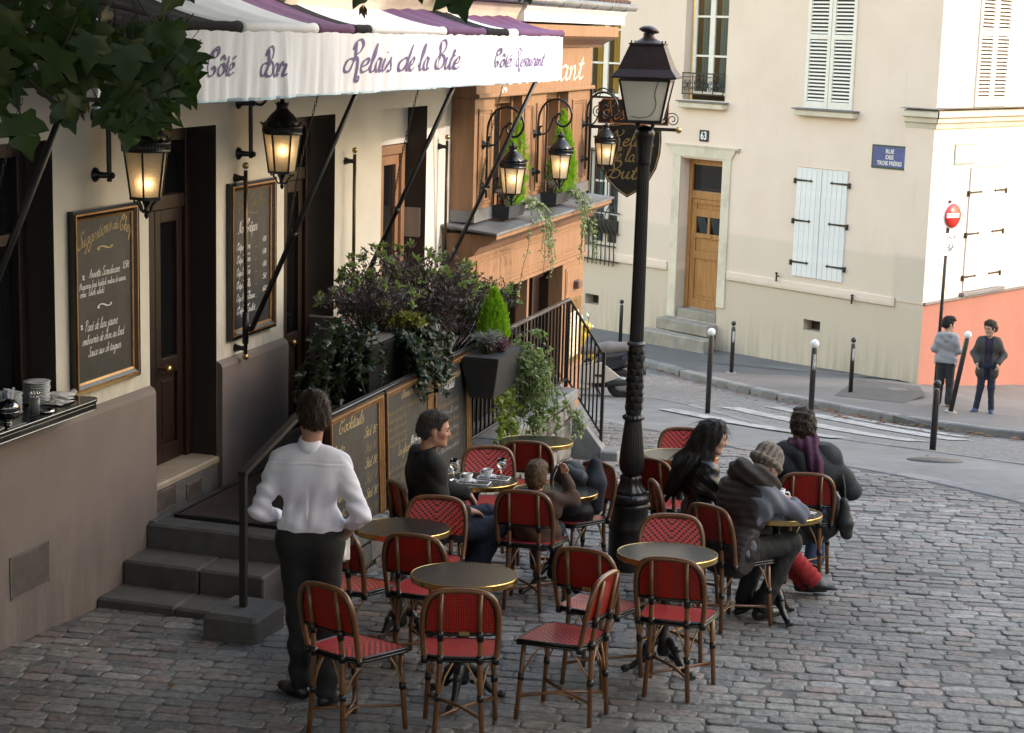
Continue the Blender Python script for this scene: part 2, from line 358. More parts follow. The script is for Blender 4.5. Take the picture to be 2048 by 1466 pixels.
TILE = mat('pale_threshold_stone', (.36, .31, .235), .55, col2=(.30, .25, .19), scale=4, bump=.15, col3=(.24, .2, .15), scale3=2.2)
ZINC = mat('zinc_sheet', (.25, .265, .28), .45, .6, col2=(.19, .20, .22), scale=4, bump=.15, col3=(.14, .14, .14), scale3=1.8)
BRASS = mat('brass', (.55, .38, .15), .32, 1.0, col2=(.40, .26, .10), scale=8, bump=.1)
WHITE = mat('white_paint', (.74, .73, .71), .6, col2=(.66, .65, .63), scale=4, bump=.15, bscale=40, rnd=.03)
LOUV = mat('ivory_paint', (.78, .73, .65), .55, col2=(.70, .65, .57), scale=6, bump=.1)
GRILLE = mat('grey_grille', (.20, .175, .165), .5, .3, col2=(.14, .12, .11), scale=8)
# ------------------------------------------------------------ ground sheets
def resample(pl, n):
 P = np.array(pl, float); d = np.r_[0, np.cumsum(np.hypot(*np.diff(P, axis=0).T))]
 q = np.linspace(0, d[-1], n)
 return np.c_[np.interp(q, d, P[:, 0]), np.interp(q, d, P[:, 1])]
def strip(name, A, B, m, offA, offB, n=90, k=10):
 A = resample(A, n); B = resample(B, n); v = []; f = []
 for i in range(n):
  for j in range(k + 1):
   s = j / k; p = A[i] * (1 - s) + B[i] * s
   v.append((p[0], p[1], zg(p[0], p[1]) + offA * (1 - s) + offB * s))
 for i in range(n - 1):
  for j in range(k):
   a = i * (k + 1) + j; f.append((a, a + k + 1, a + k + 2, a + 1))
 mb = MB(); mb.add(v, f, 0, True); return struct(mb.obj(name, m))
L1 = [(-1.5, 27.0), (.4, 25.4), (1.3, 24.2), (1.75, 23.1), (2.2, 21.5), (2.62, 20.0), (3.2, 18.75), (3.75, 17.85), (4.28, 17.0), (4.75, 16.25), (5.6, 14.9), (7.2, 12.2), (9.5, 8.0), (11, 4), (12, -7)]
L1 = [tuple(p) for p in crom(L1, 5)]
def offset(pl, d):
 P = np.array(pl, float); t = np.gradient(P, axis=0); t /= np.linalg.norm(t, axis=1)[:, None]
 return [tuple(q) for q in P + np.c_[-t[:, 1], t[:, 0]] * d]
L1b = offset(L1, .27)
L2 = [tuple(p) for p in crom([(-4, 29.5), (-1, 28.9), (1.41, 28.5), (2.35, 28.1), (2.95, 26.3), (3.5, 24.2), (4.15, 22.1), (4.8, 20.65), (5.5, 18.95), (6.5, 17.2), (8.5, 14.2), (11, 9), (12.6, 3), (13, -7)], 5)]
L2b = offset(L2, .16)
KF = [tuple(p) for p in crom([(-6, 43), (-2.5, 40), (.2, 37.2), (2.45, 34.75), (3.3, 32.75), (4.1, 30.6), (4.75, 28.75), (5.25, 27.5), (5.75, 26.35), (6.3, 25.4), (7.05, 24.4), (9, 22.4), (14, 18), (24, 10), (40, -7)], 5)]
KFb = offset(KF, .22)
FAC = [(-8, 50), (-1.5, 42.7), (7.38, 32.62), (12, 36.2), (22, 45), (40, 50), (60, 50), (60, 20), (60, -7)]
ASPH = mat('pavement_asphalt', (.165, .158, .155), .72, col2=(.12, .115, .112), scale=2.2, bump=.5, bscale=90, dist=.006, col3=(.20, .192, .185), scale3=.8)
ASPHF = mat('far_pavement_asphalt', (.12, .112, .107), .8, col2=(.10, .095, .093), scale=1.6, bump=.5, bscale=90, dist=.006, col3=(.15, .14, .135), scale3=.6)
EARTH = mat('earth', (.12, .11, .10), .95, col2=(.09, .085, .08), scale=1)
BED = mat('sandy_joints', (.125, .12, .112), .9, col2=(.06, .057, .053), scale=9, bump=.6, bscale=120, dist=.008, col3=(.13, .125, .115), scale3=1.1)
KERB = mat('granite_kerb', (.21, .20, .195), .85, col2=(.16, .15, .145), scale=9, bump=.4, bscale=70, rnd=.12, col3=(.13, .125, .12), scale3=1.2)
# road: small setts laid in fans under patched asphalt
def road_mat():
 m = bpy.data.materials.new('sett_road'); m.use_nodes = True; t = m.node_tree; L = t.links.new; b = t.nodes['Principled BSDF']
 tc = t.nodes.new('ShaderNodeTexCoord')
 vo = nd(t, 'ShaderNodeTexVoronoi', Scale=9.0); vo.feature = 'DISTANCE_TO_EDGE'; L(tc.outputs['Object'], vo.inputs['Vector'])
 vc = nd(t, 'ShaderNodeTexVoronoi', Scale=9.0); L(tc.outputs['Object'], vc.inputs['Vector'])
 j = t.nodes.new('ShaderNodeMapRange'); j.inputs['From Max'].default_value = .07; L(vo.outputs['Distance'], j.inputs['Value'])
 n = nd(t, 'ShaderNodeTexNoise', Scale=.45, Detail=6.0); L(tc.outputs['Object'], n.inputs['Vector'])
 c1 = nd(t, 'ShaderNodeMixRGB'); c1.inputs[1].default_value = (.125, .115, .11, 1); c1.inputs[2].default_value = (.20, .19, .18, 1); L(vc.outputs['Color'], c1.inputs[0])
 c2 = nd(t, 'ShaderNodeMixRGB'); c2.inputs[1].default_value = (.055, .052, .05, 1); L(j.outputs[0], c2.inputs[0]); L(c1.outputs[0], c2.inputs[2])
 rp = t.nodes.new('ShaderNodeMapRange'); rp.inputs['From Min'].default_value = .47; rp.inputs['From Max'].default_value = .56; L(n.outputs['Fac'], rp.inputs['Value'])
 ma = nd(t, 'ShaderNodeMath', operation='MULTIPLY'); ma.inputs[1].default_value = .62; L(rp.outputs[0], ma.inputs[0])
 c3 = nd(t, 'ShaderNodeMixRGB'); c3.inputs[2].default_value = (.135, .13, .128, 1); L(ma.outputs[0], c3.inputs[0]); L(c2.outputs[0], c3.inputs[1])
 L(c3.outputs[0], b.inputs['Base Color']); b.inputs['Roughness'].default_value = .85
 bp = t.nodes.new('ShaderNodeBump'); bp.inputs['Strength'].default_value = .6; bp.inputs['Distance'].default_value = .012; L(j.outputs[0], bp.inputs['Height']); L(bp.outputs[0], b.inputs['Normal'])
 return m
# the base ground reaches past everything that can be seen
v = []; f = []; xs = np.linspace(-60, 80, 57); ys = np.linspace(-20, 110, 66)
for yy in ys:
 for xx in xs: v.append((xx, yy, zg(xx, yy) - .35))
nx_ = len(xs)
for j in range(len(ys) - 1):
 for i in range(nx_ - 1): f.append((j * nx_ + i, j * nx_ + i + 1, (j + 1) * nx_ + i + 1, (j + 1) * nx_ + i))
mb = MB(); mb.add(v, f, 0, True); struct(mb.obj('ground', EARTH))
WL = [tuple((fw(t, -.3).x, fw(t, -.3).y)) for t in (15, 12, 8, 4, 0, -6, -12, -18)]
square = strip('cobbled_square', WL, L1, BED, -.0045, -.0045, n=80, k=40)
strip('near_pavement', L1b, L2, ASPH, 0, -.005)
road = strip('road', L2b, KF, road_mat(), -.01, -.11, k=24)
strip('far_pavement', KFb, FAC, ASPHF, 0.0, 0.0, k=12)
def edge_stones(parent_name, A, B, m, top, depth, length, lo, hi, label=None, piece='kerbstone'):
 """individual long stones between two border lines, with open joints"""
 n = 900; A = resample(A, n); B = resample(B, n)
 d = np.r_[0, np.cumsum(np.hypot(*np.diff(A, axis=0).T))]
 root = bpy.data.objects.new(parent_name, None); COL.objects.link(root); root['kind'] = 'structure'
 s = 0; k = 0
 while s < d[-1] - .3:
  L = length * rng.uniform(.75, 1.2); i0 = int(np.searchsorted(d, s + .008)); i1 = min(n - 1, int(np.searchsorted(d, s + L - .008)))
  s += L
  if i1 <= i0: continue
  mid = A[(i0 + i1) // 2]
  if not (lo < mid[1] < hi): continue
  mb = MB(); mm = max(1, min(4, (i1 - i0) // 4)); idx = np.linspace(i0, i1, mm + 1).astype(int)
  c = Vector((mid[0], mid[1], zg(*mid))); dz = rng.uniform(-.004, .004); ch = .018
  rows = []
  for q, ii in enumerate(idx):
   a = A[ii]; b_ = B[ii]; za = zg(*a); zb = zg(*b_); u = (b_ - a) / max(1e-6, np.linalg.norm(b_ - a))
   a1 = a + u * ch; b1 = b_ - u * ch
   rows.append([Vector((a[0], a[1], za + top - depth + dz)) - c, Vector((a[0], a[1], za + top - ch + dz)) - c, Vector((a1[0], a1[1], za + top + dz)) - c,
                         Vector((b1[0], b1[1], zb + top + dz)) - c, Vector((b_[0], b_[1], zb + top - ch + dz)) - c, Vector((b_[0], b_[1], zb + top - depth + dz)) - c])
  vs = [p for r in rows for p in r]; fs = []
  for r in range(len(rows) - 1):
   for e in range(5): fs.append((r * 6 + e, r * 6 + e + 1, r * 6 + 7 + e, r * 6 + 6 + e))
  fs += [(5, 4, 3, 2, 1, 0), tuple((len(rows) - 1) * 6 + e for e in range(6))]
  mb.add(vs, fs); o = mb.obj(piece, m, root, c); k += 1
 return root
edge_stones('border_strip', L1, L1b, KERB, .006, .1, .9, 10, 27.5, piece='border_stone')
edge_stones('near_kerb', L2, L2b, KERB, .004, .15, 1.0, 12, 29, piece='kerbstone')
edge_stones('far_kerb', KF, KFb, KERB, .012, .2, 1.0, 18, 41, piece='kerbstone')
# ---- cobbles
def cob_mat():
 m = bpy.data.materials.new('cobble_stone'); m.use_nodes = True; t = m.node_tree; L = t.links.new; b = t.nodes['Principled BSDF']
 at = t.nodes.new('ShaderNodeAttribute'); at.attribute_name = 'tone'
 tc = t.nodes.new('ShaderNodeTexCoord'); geo = t.nodes.new('ShaderNodeNewGeometry')
 n = nd(t, 'ShaderNodeTexNoise', Scale=22.0, Detail=7.0, Roughness=.65); L(geo.outputs['Position'], n.inputs['Vector'])
 n2 = nd(t, 'ShaderNodeTexNoise', Scale=.55, Detail=5.0); L(geo.outputs['Position'], n2.inputs['Vector'])
 mr = t.nodes.new('ShaderNodeMapRange'); mr.inputs['From Min'].default_value = .3; mr.inputs['From Max'].default_value = .7; mr.inputs['To Min'].default_value = .42; mr.inputs['To Max'].default_value = 1.2; L(n.outputs['Fac'], mr.inputs['Value'])
 m2 = t.nodes.new('ShaderNodeMapRange'); m2.inputs['From Min'].default_value = .35; m2.inputs['From Max'].default_value = .65; m2.inputs['To Min'].default_value = .62; m2.inputs['To Max'].default_value = 1.15; L(n2.outputs['Fac'], m2.inputs['Value'])
 mu = nd(t, 'ShaderNodeMath', operation='MULTIPLY'); L(mr.outputs[0], mu.inputs[0]); L(m2.outputs[0], mu.inputs[1])
 hs = t.nodes.new('ShaderNodeHueSaturation'); L(at.outputs['Color'], hs.inputs['Color']); L(mu.outputs[0], hs.inputs['Value'])
 L(hs.outputs[0], b.inputs['Base Color']); b.inputs['Roughness'].default_value = .58; b.inputs['Specular IOR Level'].default_value = .5
 bp = t.nodes.new('ShaderNodeBump'); bp.inputs['Strength'].default_value = .9; bp.inputs['Distance'].default_value = .02; L(n.outputs['Fac'], bp.inputs['Height']); L(bp.outputs[0], b.inputs['Normal'])
 return m
COB = cob_mat()
TONES = [(.21, .198, .185), (.183, .172, .162), (.23, .216, .20), (.193, .18, .172), (.255, .235, .215), (.235, .187, .168), (.165, .162, .162), (.22, .187, .174), (.198, .19, .18)]
def stone_shape(L, W, r):
 """top of a worn sett: irregular outline, chamfer, sides"""
 n = 8; out = []
 base = [(-.5, -.32), (-.36, -.5), (.36, -.5), (.5, -.32), (.5, .32), (.36, .5), (-.36, .5), (-.5, .32)]
 k = 1.0
 for (a, b) in base: out.append((a * L * (1 + r.uniform(-.05, .05)), b * W * (1 + r.uniform(-.08, .08))))
 return out
def stone_geo(L, W, r):
 o = stone_shape(L, W, r); v = []
 tz = [r.uniform(-.004, .004) for _ in range(2)]
 for sc, z in ((1.0, -.05), (1.0, -.0055), (.95, -.0008), (.72, .0018)):
  for (a, b) in o:
   kx = (abs(a) * sc - (L * .5 * (sc - 1)) * 0)
   v.append((a * (1 - (1 - sc) * .6), b * (1 - (1 - sc) * .9), z + a / L * tz[0] + b / W * tz[1]))
 f = []
 for q in range(3):
  for i in range(8): f.append((q * 8 + i, q * 8 + (i + 1) % 8, q * 8 + 8 + (i + 1) % 8, q * 8 + 8 + i))
 f.append(tuple(range(24, 32)))
 return v, f
ROWA = R(-9.0)
def inside_L1(x, y):
 # left of the border line, right of the wall
 tt = (x - FO.x) * FU.x + (y - FO.y) * FU.y; ee = (x - FO.x) * FN.x + (y - FO.y) * FN.y
 if ee < .02: return False
 P = L1P
 i = int(np.argmin((P[:, 0] - x) ** 2 + (P[:, 1] - y) ** 2)); i = min(max(i, 1), len(P) - 2)
 t = P[i + 1] - P[i - 1]
 return (t[0] * (y - P[i][1]) - t[1] * (x - P[i][0])) < -.06 * np.hypot(*t)
L1P = np.array(L1)
def in_view(x, y):
 v = Vector((x, y, zg(x, y))) - Vector((0, 0, 3.8)); d = v.dot(_fw)
 if d < 5: return False
 return abs(v.dot(_rt)) / d < .30 and abs(v.dot(_up)) / d < .22
ca, sa = math.cos(ROWA), math.sin(ROWA)
stones = []
yy = 4.0; r_ = random.Random(3)
while yy < 26:
 W = r_.uniform(.115, .145); xx = -6 + r_.uniform(0, .2); wob = r_.uniform(-.01, .01)
 while xx < 9:
  L = r_.uniform(.15, .25)
  cx, cy = xx + L / 2, yy + W / 2 + .012 * math.sin(xx * 1.3 + yy * .7) + wob
  X, Y = cx * ca - cy * sa, cx * sa + cy * ca
  xx += L
  if in_view(X, Y) and inside_L1(X, Y): stones.append((X, Y, L - .010, W - .009))
 yy += W
stones.sort(key=lambda s_: s_[0] ** 2 + s_[1] ** 2)
protos = []
for k in range(16):
 rr = random.Random(100 + k); v, f = stone_geo(.185, .112, rr)
 mb = MB(); mb.add(v, f, 0, False); me = mb.mesh('cobblestone', COB)
 c = rr.choice(TONES); ca_ = me.color_attributes.new('tone', 'FLOAT_COLOR', 'POINT')
 kf = rr.uniform(.85, 1.3)
 ca_.data.foreach_set('color', [x for _ in range(len(me.vertices)) for x in (c[0] * kf, c[1] * kf, c[2] * kf, 1)]); protos.append(me)
def gnormal(x, y):
 d = .2; return Vector(((zg(x - d, y) - zg(x + d, y)) / (2 * d), (zg(x, y - d) - zg(x, y + d)) / (2 * d), 1)).normalized()
NPART = 300
big = MB(); tones = []
for k, (X, Y, L, W) in enumerate(stones):
 z = zg(X, Y) + r_.gauss(0, .0035) + .001
 q = gnormal(X, Y).to_track_quat('Z', 'X'); nrm = gnormal(X, Y)
 xa = Vector((math.cos(ROWA), math.sin(ROWA), 0)); xa = (xa - nrm * xa.dot(nrm)).normalized(); ya = nrm.cross(xa)
 if k < NPART:
  o = nobj('cobblestone', protos[k % 16] if k > 20 else protos[(k * 7) % 16], square)
  M = Matrix(((xa.x, ya.x, nrm.x, X), (xa.y, ya.y, nrm.y, Y), (xa.z, ya.z, nrm.z, z), (0, 0, 0, 1)))
  o.matrix_world = M @ Matrix.Diagonal((L / .185, W / .112, 1, 1))
 else:
  v, f = stone_geo(L, W, r_); c = r_.choice(TONES); kf = r_.uniform(.85, 1.38)
  big.add([(X + p[0] * xa.x + p[1] * ya.x, Y + p[0] * xa.y + p[1] * ya.y, z + p[0] * xa.z + p[1] * ya.z + p[2]) for p in v], f)
  tones.extend([(c[0] * kf, c[1] * kf, c[2] * kf, 1)] * len(v))
o = big.obj('cobblestone', COB, square); o['kind'] = 'stuff'
ca_ = o.data.color_attributes.new('tone', 'FLOAT_COLOR', 'POINT'); ca_.data.foreach_set('color', [x for t_ in tones for x in t_])
# ---- crossing stripes, worn paint
def paint_mat():
 m = bpy.data.materials.new('worn_road_paint'); m.use_nodes = True; t = m.node_tree; L = t.links.new; b = t.nodes['Principled BSDF']
 geo = t.nodes.new('ShaderNodeNewGeometry')
 n = nd(t, 'ShaderNodeTexNoise', Scale=6.0, Detail=9.0, Roughness=.7); L(geo.outputs['Position'], n.inputs['Vector'])
 mr = t.nodes.new('ShaderNodeMapRange'); mr.inputs['From Min'].default_value = .44; mr.inputs['From Max'].default_value = .62; L(n.outputs['Fac'], mr.inputs['Value'])
 c = nd(t, 'ShaderNodeMixRGB'); c.inputs[1].default_value = (.34, .33, .32, 1); c.inputs[2].default_value = (.17, .165, .16, 1); L(mr.outputs[0], c.inputs[0])
 L(c.outputs[0], b.inputs['Base Color']); b.inputs['Roughness'].default_value = .75
 return m
PAINT = paint_mat()
def road_off(x, y):
 A = np.array(L2b); B = np.array(KF)
 da = np.min(np.hypot(A[:, 0] - x, A[:, 1] - y)); db = np.min(np.hypot(B[:, 0] - x, B[:, 1] - y))
 return -.01 - .10 * da / (da + db)
def stripe(a, b, w_, name='crossing_stripe', up=None):
 a = np.array(a, float); b = np.array(b, float); t = b - a; L = np.hypot(*t); t /= L; n = np.array([-t[1], t[0]]); v = []; f = []; k = 24
 for i in range(k + 1):
  p = a + t * L * i / k
  for s_ in (-.5, -.17, .17, .5):
   q = p + n * w_ * (s_ + (rng.uniform(-.03, .03) if abs(s_) == .5 else 0)); v.append((q[0], q[1], zg(*q) + (road_off(*q) + .006 if up is None else up)))
 for i in range(k):
  for j in range(3): f.append((i * 4 + j, i * 4 + 4 + j, i * 4 + 5 + j, i * 4 + 1 + j))
 mb = MB(); mb.add(v, f, 0, True); return struct(mb.obj(name, PAINT))
stripe((2.30, 26.45), (4.15, 22.3), .30, up=.013)
for a, b, w_ in (((3.35, 27.45), (5.25, 22.75), .40), ((4.15, 28.15), (5.98, 23.6), .40), ((5.05, 27.2), (6.25, 24.4), .22)):
 stripe(a, b, w_)
def patch(name, pts, m, up):
 c = np.mean(pts, 0); mb = MB(); mb.add([(x, y, zg(x, y) + up) for x, y in pts] + [(c[0], c[1], zg(*c) + up)], [(i, (i + 1) % len(pts), len(pts)) for i in range(len(pts))]); return struct(mb.obj(name, m))
patch('asphalt_patch', [(5.35, 29.6), (6.3, 28.6), (7.0, 30.2), (7.35, 32.2), (6.3, 32.6)], mat('dark_asphalt_patch', (.07, .067, .065), .85, col2=(.055, .053, .051), scale=4, bump=.5, bscale=90), .005)
mb = MB(); mb.box(-.42, .42, -.06, .16, -.13, -.02); o = mb.obj('kerb_inlet', BED, None, (5.92, 26.02, zg(5.92, 26.02) - .0), rotz=R(-58)); struct(o)
mb = MB(); mb.lathe([(.0, .004), (.30, .004), (.30, .0)], 28); o = mb.obj('manhole_cover', mat('manhole_iron', (.06, .058, .055), .6, .3, bump=.5, bscale=30), None, (4.6, 19.2, zg(4.6, 19.2))); o.rotation_euler = (-.14, 0, 0); struct(o)
# ------------------------------------------------------------ pale corner house across the street
def holed_wall(mb, x0, x1, z0, z1, holes, y=0.0, depth=.3, mi=0, reveal_mi=0):
 """front skin in the x-z plane at y with rectangular openings (hx0,hx1,hz0,hz1[,depth]) and their reveals"""
 xs = sorted({x0, x1, *[h[0] for h in holes], *[h[1] for h in holes]}); zs = sorted({z0, z1, *[h[2] for h in holes], *[h[3] for h in holes]})
 xs = [x for x in xs if x0 <= x <= x1]; zs = [z for z in zs if z0 <= z <= z1]
 for i in range(len(xs) - 1):
  for j in range(len(zs) - 1):
   cx, cz = (xs[i] + xs[i + 1]) / 2, (zs[j] + zs[j + 1]) / 2
   if any(h[0] < cx < h[1] and h[2] < cz < h[3] for h in holes): continue
   mb.add([(xs[i], y, zs[j]), (xs[i + 1], y, zs[j]), (xs[i + 1], y, zs[j + 1]), (xs[i], y, zs[j + 1])], [(0, 1, 2, 3)], mi)
 for h in holes:
  a, b, c, d = h[:4]; D = y + (h[4] if len(h) > 4 else depth)
  mb.add([(a, y, c), (a, y, d), (a, D, d), (a, D, c)], [(0, 1, 2, 3)], reveal_mi)
  mb.add([(b, y, c), (b, D, c), (b, D, d), (b, y, d)], [(0, 1, 2, 3)], reveal_mi)
  mb.add([(a, y, d), (b, y, d), (b, D, d), (a, D, d)], [(0, 1, 2, 3)], reveal_mi)
  mb.add([(a, y, c), (a, D, c), (b, D, c), (b, y, c)], [(0, 1, 2, 3)], reveal_mi)
def wall63_mat(name, pink=False):
 m = bpy.data.materials.new(name); m.use_nodes = True; t = m.node_tree; L = t.links.new; b = t.nodes['Principled BSDF']
 tc = t.nodes.new('ShaderNodeTexCoord'); sp = t.nodes.new('ShaderNodeSeparateXYZ'); L(tc.outputs['Object'], sp.inputs[0])
 n1 = nd(t, 'ShaderNodeTexNoise', Scale=.9, Detail=8.0, Roughness=.6); L(tc.outputs['Object'], n1.inputs['Vector'])
 n2 = nd(t, 'ShaderNodeTexNoise', Scale=5.0, Detail=8.0, Roughness=.65); L(tc.outputs['Object'], n2.inputs['Vector'])
 mp = t.nodes.new('ShaderNodeMapping'); mp.inputs['Scale'].default_value = (5, 5, .35); L(tc.outputs['Object'], mp.inputs['Vector'])
 n3 = nd(t, 'ShaderNodeTexNoise', Scale=1.6, Detail=7.0, Roughness=.6); L(mp.outputs[0], n3.inputs['Vector'])
 def mr(src, a, b_, c=0., d=1.):
  q = t.nodes.new('ShaderNodeMapRange'); q.inputs['From Min'].default_value = a; q.inputs['From Max'].default_value = b_; q.inputs['To Min'].default_value = c; q.inputs['To Max'].default_value = d; L(src, q.inputs['Value']); return q.outputs[0]
 def mix(fac, a, col):
  q = nd(t, 'ShaderNodeMixRGB'); q.inputs[2].default_value = (*col, 1); L(fac, q.inputs[0])
  if isinstance(a, tuple): q.inputs[1].default_value = (*a, 1)
  else: L(a, q.inputs[1])
  return q.outputs[0]
 def mul(a, c):
  q = nd(t, 'ShaderNodeMath', operation='MULTIPLY'); L(a, q.inputs[0])
  if isinstance(c, (int, float)): q.inputs[1].default_value = c
  else: L(c, q.inputs[1])
  return q.outputs[0]
 c = mix(mr(n1.outputs['Fac'], .4, .65), (.745, .60, .488), (.705, .557, .45))
 # older greyer repaint over the lower courses
 z = sp.outputs['Z']
 zz = nd(t, 'ShaderNodeMath', operation='ADD'); L(z, zz.inputs[0]); L(mr(n2.outputs['Fac'], 0, 1, -.05, .05), zz.inputs[1])
 xq = nd(t, 'ShaderNodeMath', operation='ADD'); L(sp.outputs['X'], xq.inputs[0]); L(mr(n2.outputs['Fac'], 0, 1, -.05, .05), xq.inputs[1])
 if not pink:
  band = mul(mr(zz.outputs[0], -.05, -.12), mr(zz.outputs[0], -.86, -.80))
  c = mix(mul(band, .5), c, (.56, .48, .37))
  right = mul(mr(xq.outputs[0], -.72, -.66), mr(zz.outputs[0], .0, -.1)); c = mix(mul(right, .45), c, (.52, .45, .36))
  c = mix(mr(zz.outputs[0], -.93, -1.02), c, (.545, .45, .345))
 low = mul(mr(z, -1.5, -2.6), mr(n3.outputs['Fac'], .42, .62)); c = mix(mul(low, .65), c, (.30, .245, .17))
 c = mix(mul(mr(n3.outputs['Fac'], .60, .75), .28), c, (.50, .42, .32))
 if pink:
  p = mr(z, -.885, -.895)
  pc = mix(mr(n1.outputs['Fac'], .4, .65), (.30, .125, .092), (.27, .112, .083))
  pc2 = mix(mul(mr(n2.outputs['Fac'], .56, .75), .35), pc, (.34, .19, .15))
  q = nd(t, 'ShaderNodeMixRGB'); L(p, q.inputs[0]); L(c, q.inputs[1]); L(pc2, q.inputs[2]); c = q.outputs[0]
 L(c, b.inputs['Base Color']); b.inputs['Roughness'].default_value = .88
 nb = nd(t, 'ShaderNodeTexNoise', Scale=40.0, Detail=6.0); L(tc.outputs['Object'], nb.inputs['Vector'])
 bp = t.nodes.new('ShaderNodeBump'); bp.inputs['Strength'].default_value = .25; bp.inputs['Distance'].default_value = .01; L(nb.outputs['Fac'], bp.inputs['Height']); L(bp.outputs[0], b.inputs['Normal'])
 return m
W63 = wall63_mat('pale_yellow_render'); W63R = wall63_mat('pale_yellow_over_pink_render', True)
LEDGE = mat('sill_lead', (.16, .16, .165), .6, col2=(.12, .12, .125), scale=8)
SOFTST = mat('soft_limestone', (.66, .58, .45), .85, col2=(.60, .52, .4), scale=3, bump=.3, col3=(.45, .39, .3), scale3=1.6)
STEP63 = mat('doorstep_stone', (.33, .29, .235), .85, col2=(.25, .22, .18), scale=5, bump=.4, col3=(.18, .16, .13), scale3=2)
KZ = -2.42
house = thing('corner_house', 'pale yellow corner house with shuttered windows and a pink base on its sunlit side', 'house', (7.4, 32.6, KZ))
RF, RB = R(-48.6), R(47.4)
def hp(mb, name, m, side=0, parent=None, **k):
 """a part of the corner house: side 0 is the shaded front, 1 the sunlit flank"""
 return mb.obj(name, m, parent or house, None if parent else (0, 0, -KZ), 0 if parent else (RF, RB)[side], **k)
# openings: (x0,x1,z0,z1,depth) in metres along the wall
D63 = (-6.15, -5.0, -1.95, 1.33, .34)
WIN1 = (-6.2, -5.05, 2.50, 4.95, .22); SH2 = (-3.03, -1.86, 2.48, 4.95, .05); SHL = (-3.09, -1.85, -.73, 1.37, .03)
WINL = (-8.98, -7.95, -.75, 1.35, .25); WINC = (-9.2, -8.05, 2.4, 4.6, .2)
VENT1 = (-2.74, -2.33, -1.74, -1.53, .25); VENT2 = (-8.85, -8.42, -2.02, -1.80, .25)
mb = MB(); holed_wall(mb, -16, 0, -3.3, 9, [D63, WIN1, SH2, SHL, WINL, WINC, VENT1, VENT2]); hp(mb, 'wall', W63)
mb = MB(); holed_wall(mb, 0, 14, -4.3, 9, [(1.36, 2.70, -.78, 1.52, .03), (1.3, 2.5, 2.60, 4.95, .05)]); hp(mb, 'wall', W63R, 1)
mb = MB(); mb.box(-16.3, .25, -.3, .3, 9, 9.35); hp(mb, 'eaves', SOFTST)
mb = MB(); mb.box(.31, 14, -.3, .3, 9, 9.35); hp(mb, 'eaves', SOFTST, 1)
mb = MB(); c = Vector((0, 0, 0)); A = Matrix.Rotation(RF, 3, 'Z') @ Vector((-16, 0, 0)); B_ = Matrix.Rotation(RB, 3, 'Z') @ Vector((14, 0, 0))
mb.add([(0, 0, 9.36), tuple(A + Vector((0, 0, 9.36))), tuple(B_ + Vector((0, 0, 9.36))), tuple(A + B_ + Vector((0, 0, 9.36)))], [(0, 2, 3, 1)])
hp2 = mb.obj('roof', ZINC, house, (0, 0, -KZ))
# backs of the rooms and vents
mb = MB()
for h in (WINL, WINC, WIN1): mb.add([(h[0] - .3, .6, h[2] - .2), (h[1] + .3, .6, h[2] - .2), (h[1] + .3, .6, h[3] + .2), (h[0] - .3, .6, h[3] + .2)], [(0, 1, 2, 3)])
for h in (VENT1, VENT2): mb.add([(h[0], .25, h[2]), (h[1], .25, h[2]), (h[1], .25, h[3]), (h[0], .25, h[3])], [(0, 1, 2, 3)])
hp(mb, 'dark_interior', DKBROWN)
mb = MB(); mb.cbox(-16, -6.42, -.035, .0, -1.02, -.83, .012); hp(mb, 'string_course', W63)
mb = MB(); mb.cbox(-4.76, -.62, -.035, .0, -1.02, -.84, .012); hp(mb, 'string_course', W63)
mb = MB(); mb.box(-.60, .002, -.022, -.0005, -.9, 2.26); hp(mb, 'corner_pier', W63)
# corner cornice, returned along the sunlit flank
def cornice_prof(): return [(0, 2.26), (-.03, 2.26), (-.05, 2.34), (-.09, 2.37), (-.09, 2.44), (-.15, 2.47), (-.15, 2.55), (-.10, 2.575), (0, 2.60)]
mb = MB(); n_ = len(cornice_prof()); vs = [(x, y, z) for x in (-.62, 0) for (y, z) in cornice_prof()]
vs = []
for (y, z) in cornice_prof(): vs.append((-.62, y, z))
for (y, z) in cornice_prof(): vs.append((-y * .98, y, z))
mb.add(vs, [tuple(range(n_))[::-1]] + [(i, i + 1, i + 1 + n_, i + n_) for i in range(n_ - 1)]); hp(mb, 'cornice', SOFTST)
mb = MB(); vs = []
for (y, z) in cornice_prof(): vs.append((y * .98, y, z))
for (y, z) in cornice_prof(): vs.append((14, y, z))
mb.add(vs, [(i, i + 1, i + 1 + n_, i + n_) for i in range(n_ - 1)]); hp(mb, 'cornice', SOFTST, 1)
mb = MB(); mb.box(-.66, .16, -.17, .0, 2.602, 2.615); hp(mb, 'cornice_flashing', LEDGE)
mb = MB(); mb.box(.0, 14, -.17, -.002, 2.617, 2.63); hp(mb, 'cornice_flashing', LEDGE, 1)
mb = MB(); mb.box(.0, 14, -.05, .0, -.90, -.86); hp(mb, 'dado_moulding', LEDGE, 1)
# sills
for x0, x1 in ((-6.2, -4.98), (-3.15, -1.74)):
 mb = MB(); mb.cbox(x0, x1, -.14, .06, 2.34, 2.455, .015); q = hp(mb, 'sill', SOFTST)
 mb = MB(); mb.box(x0 - .04, x1 + .04, -.17, .10, 2.458, 2.485); hp(mb, 'sill_flashing', LEDGE, 0)
mb = MB(); mb.cbox(1.28, 2.86, -.10, .02, -.86, -.785, .012); hp(mb, 'sill', LEDGE, 1)
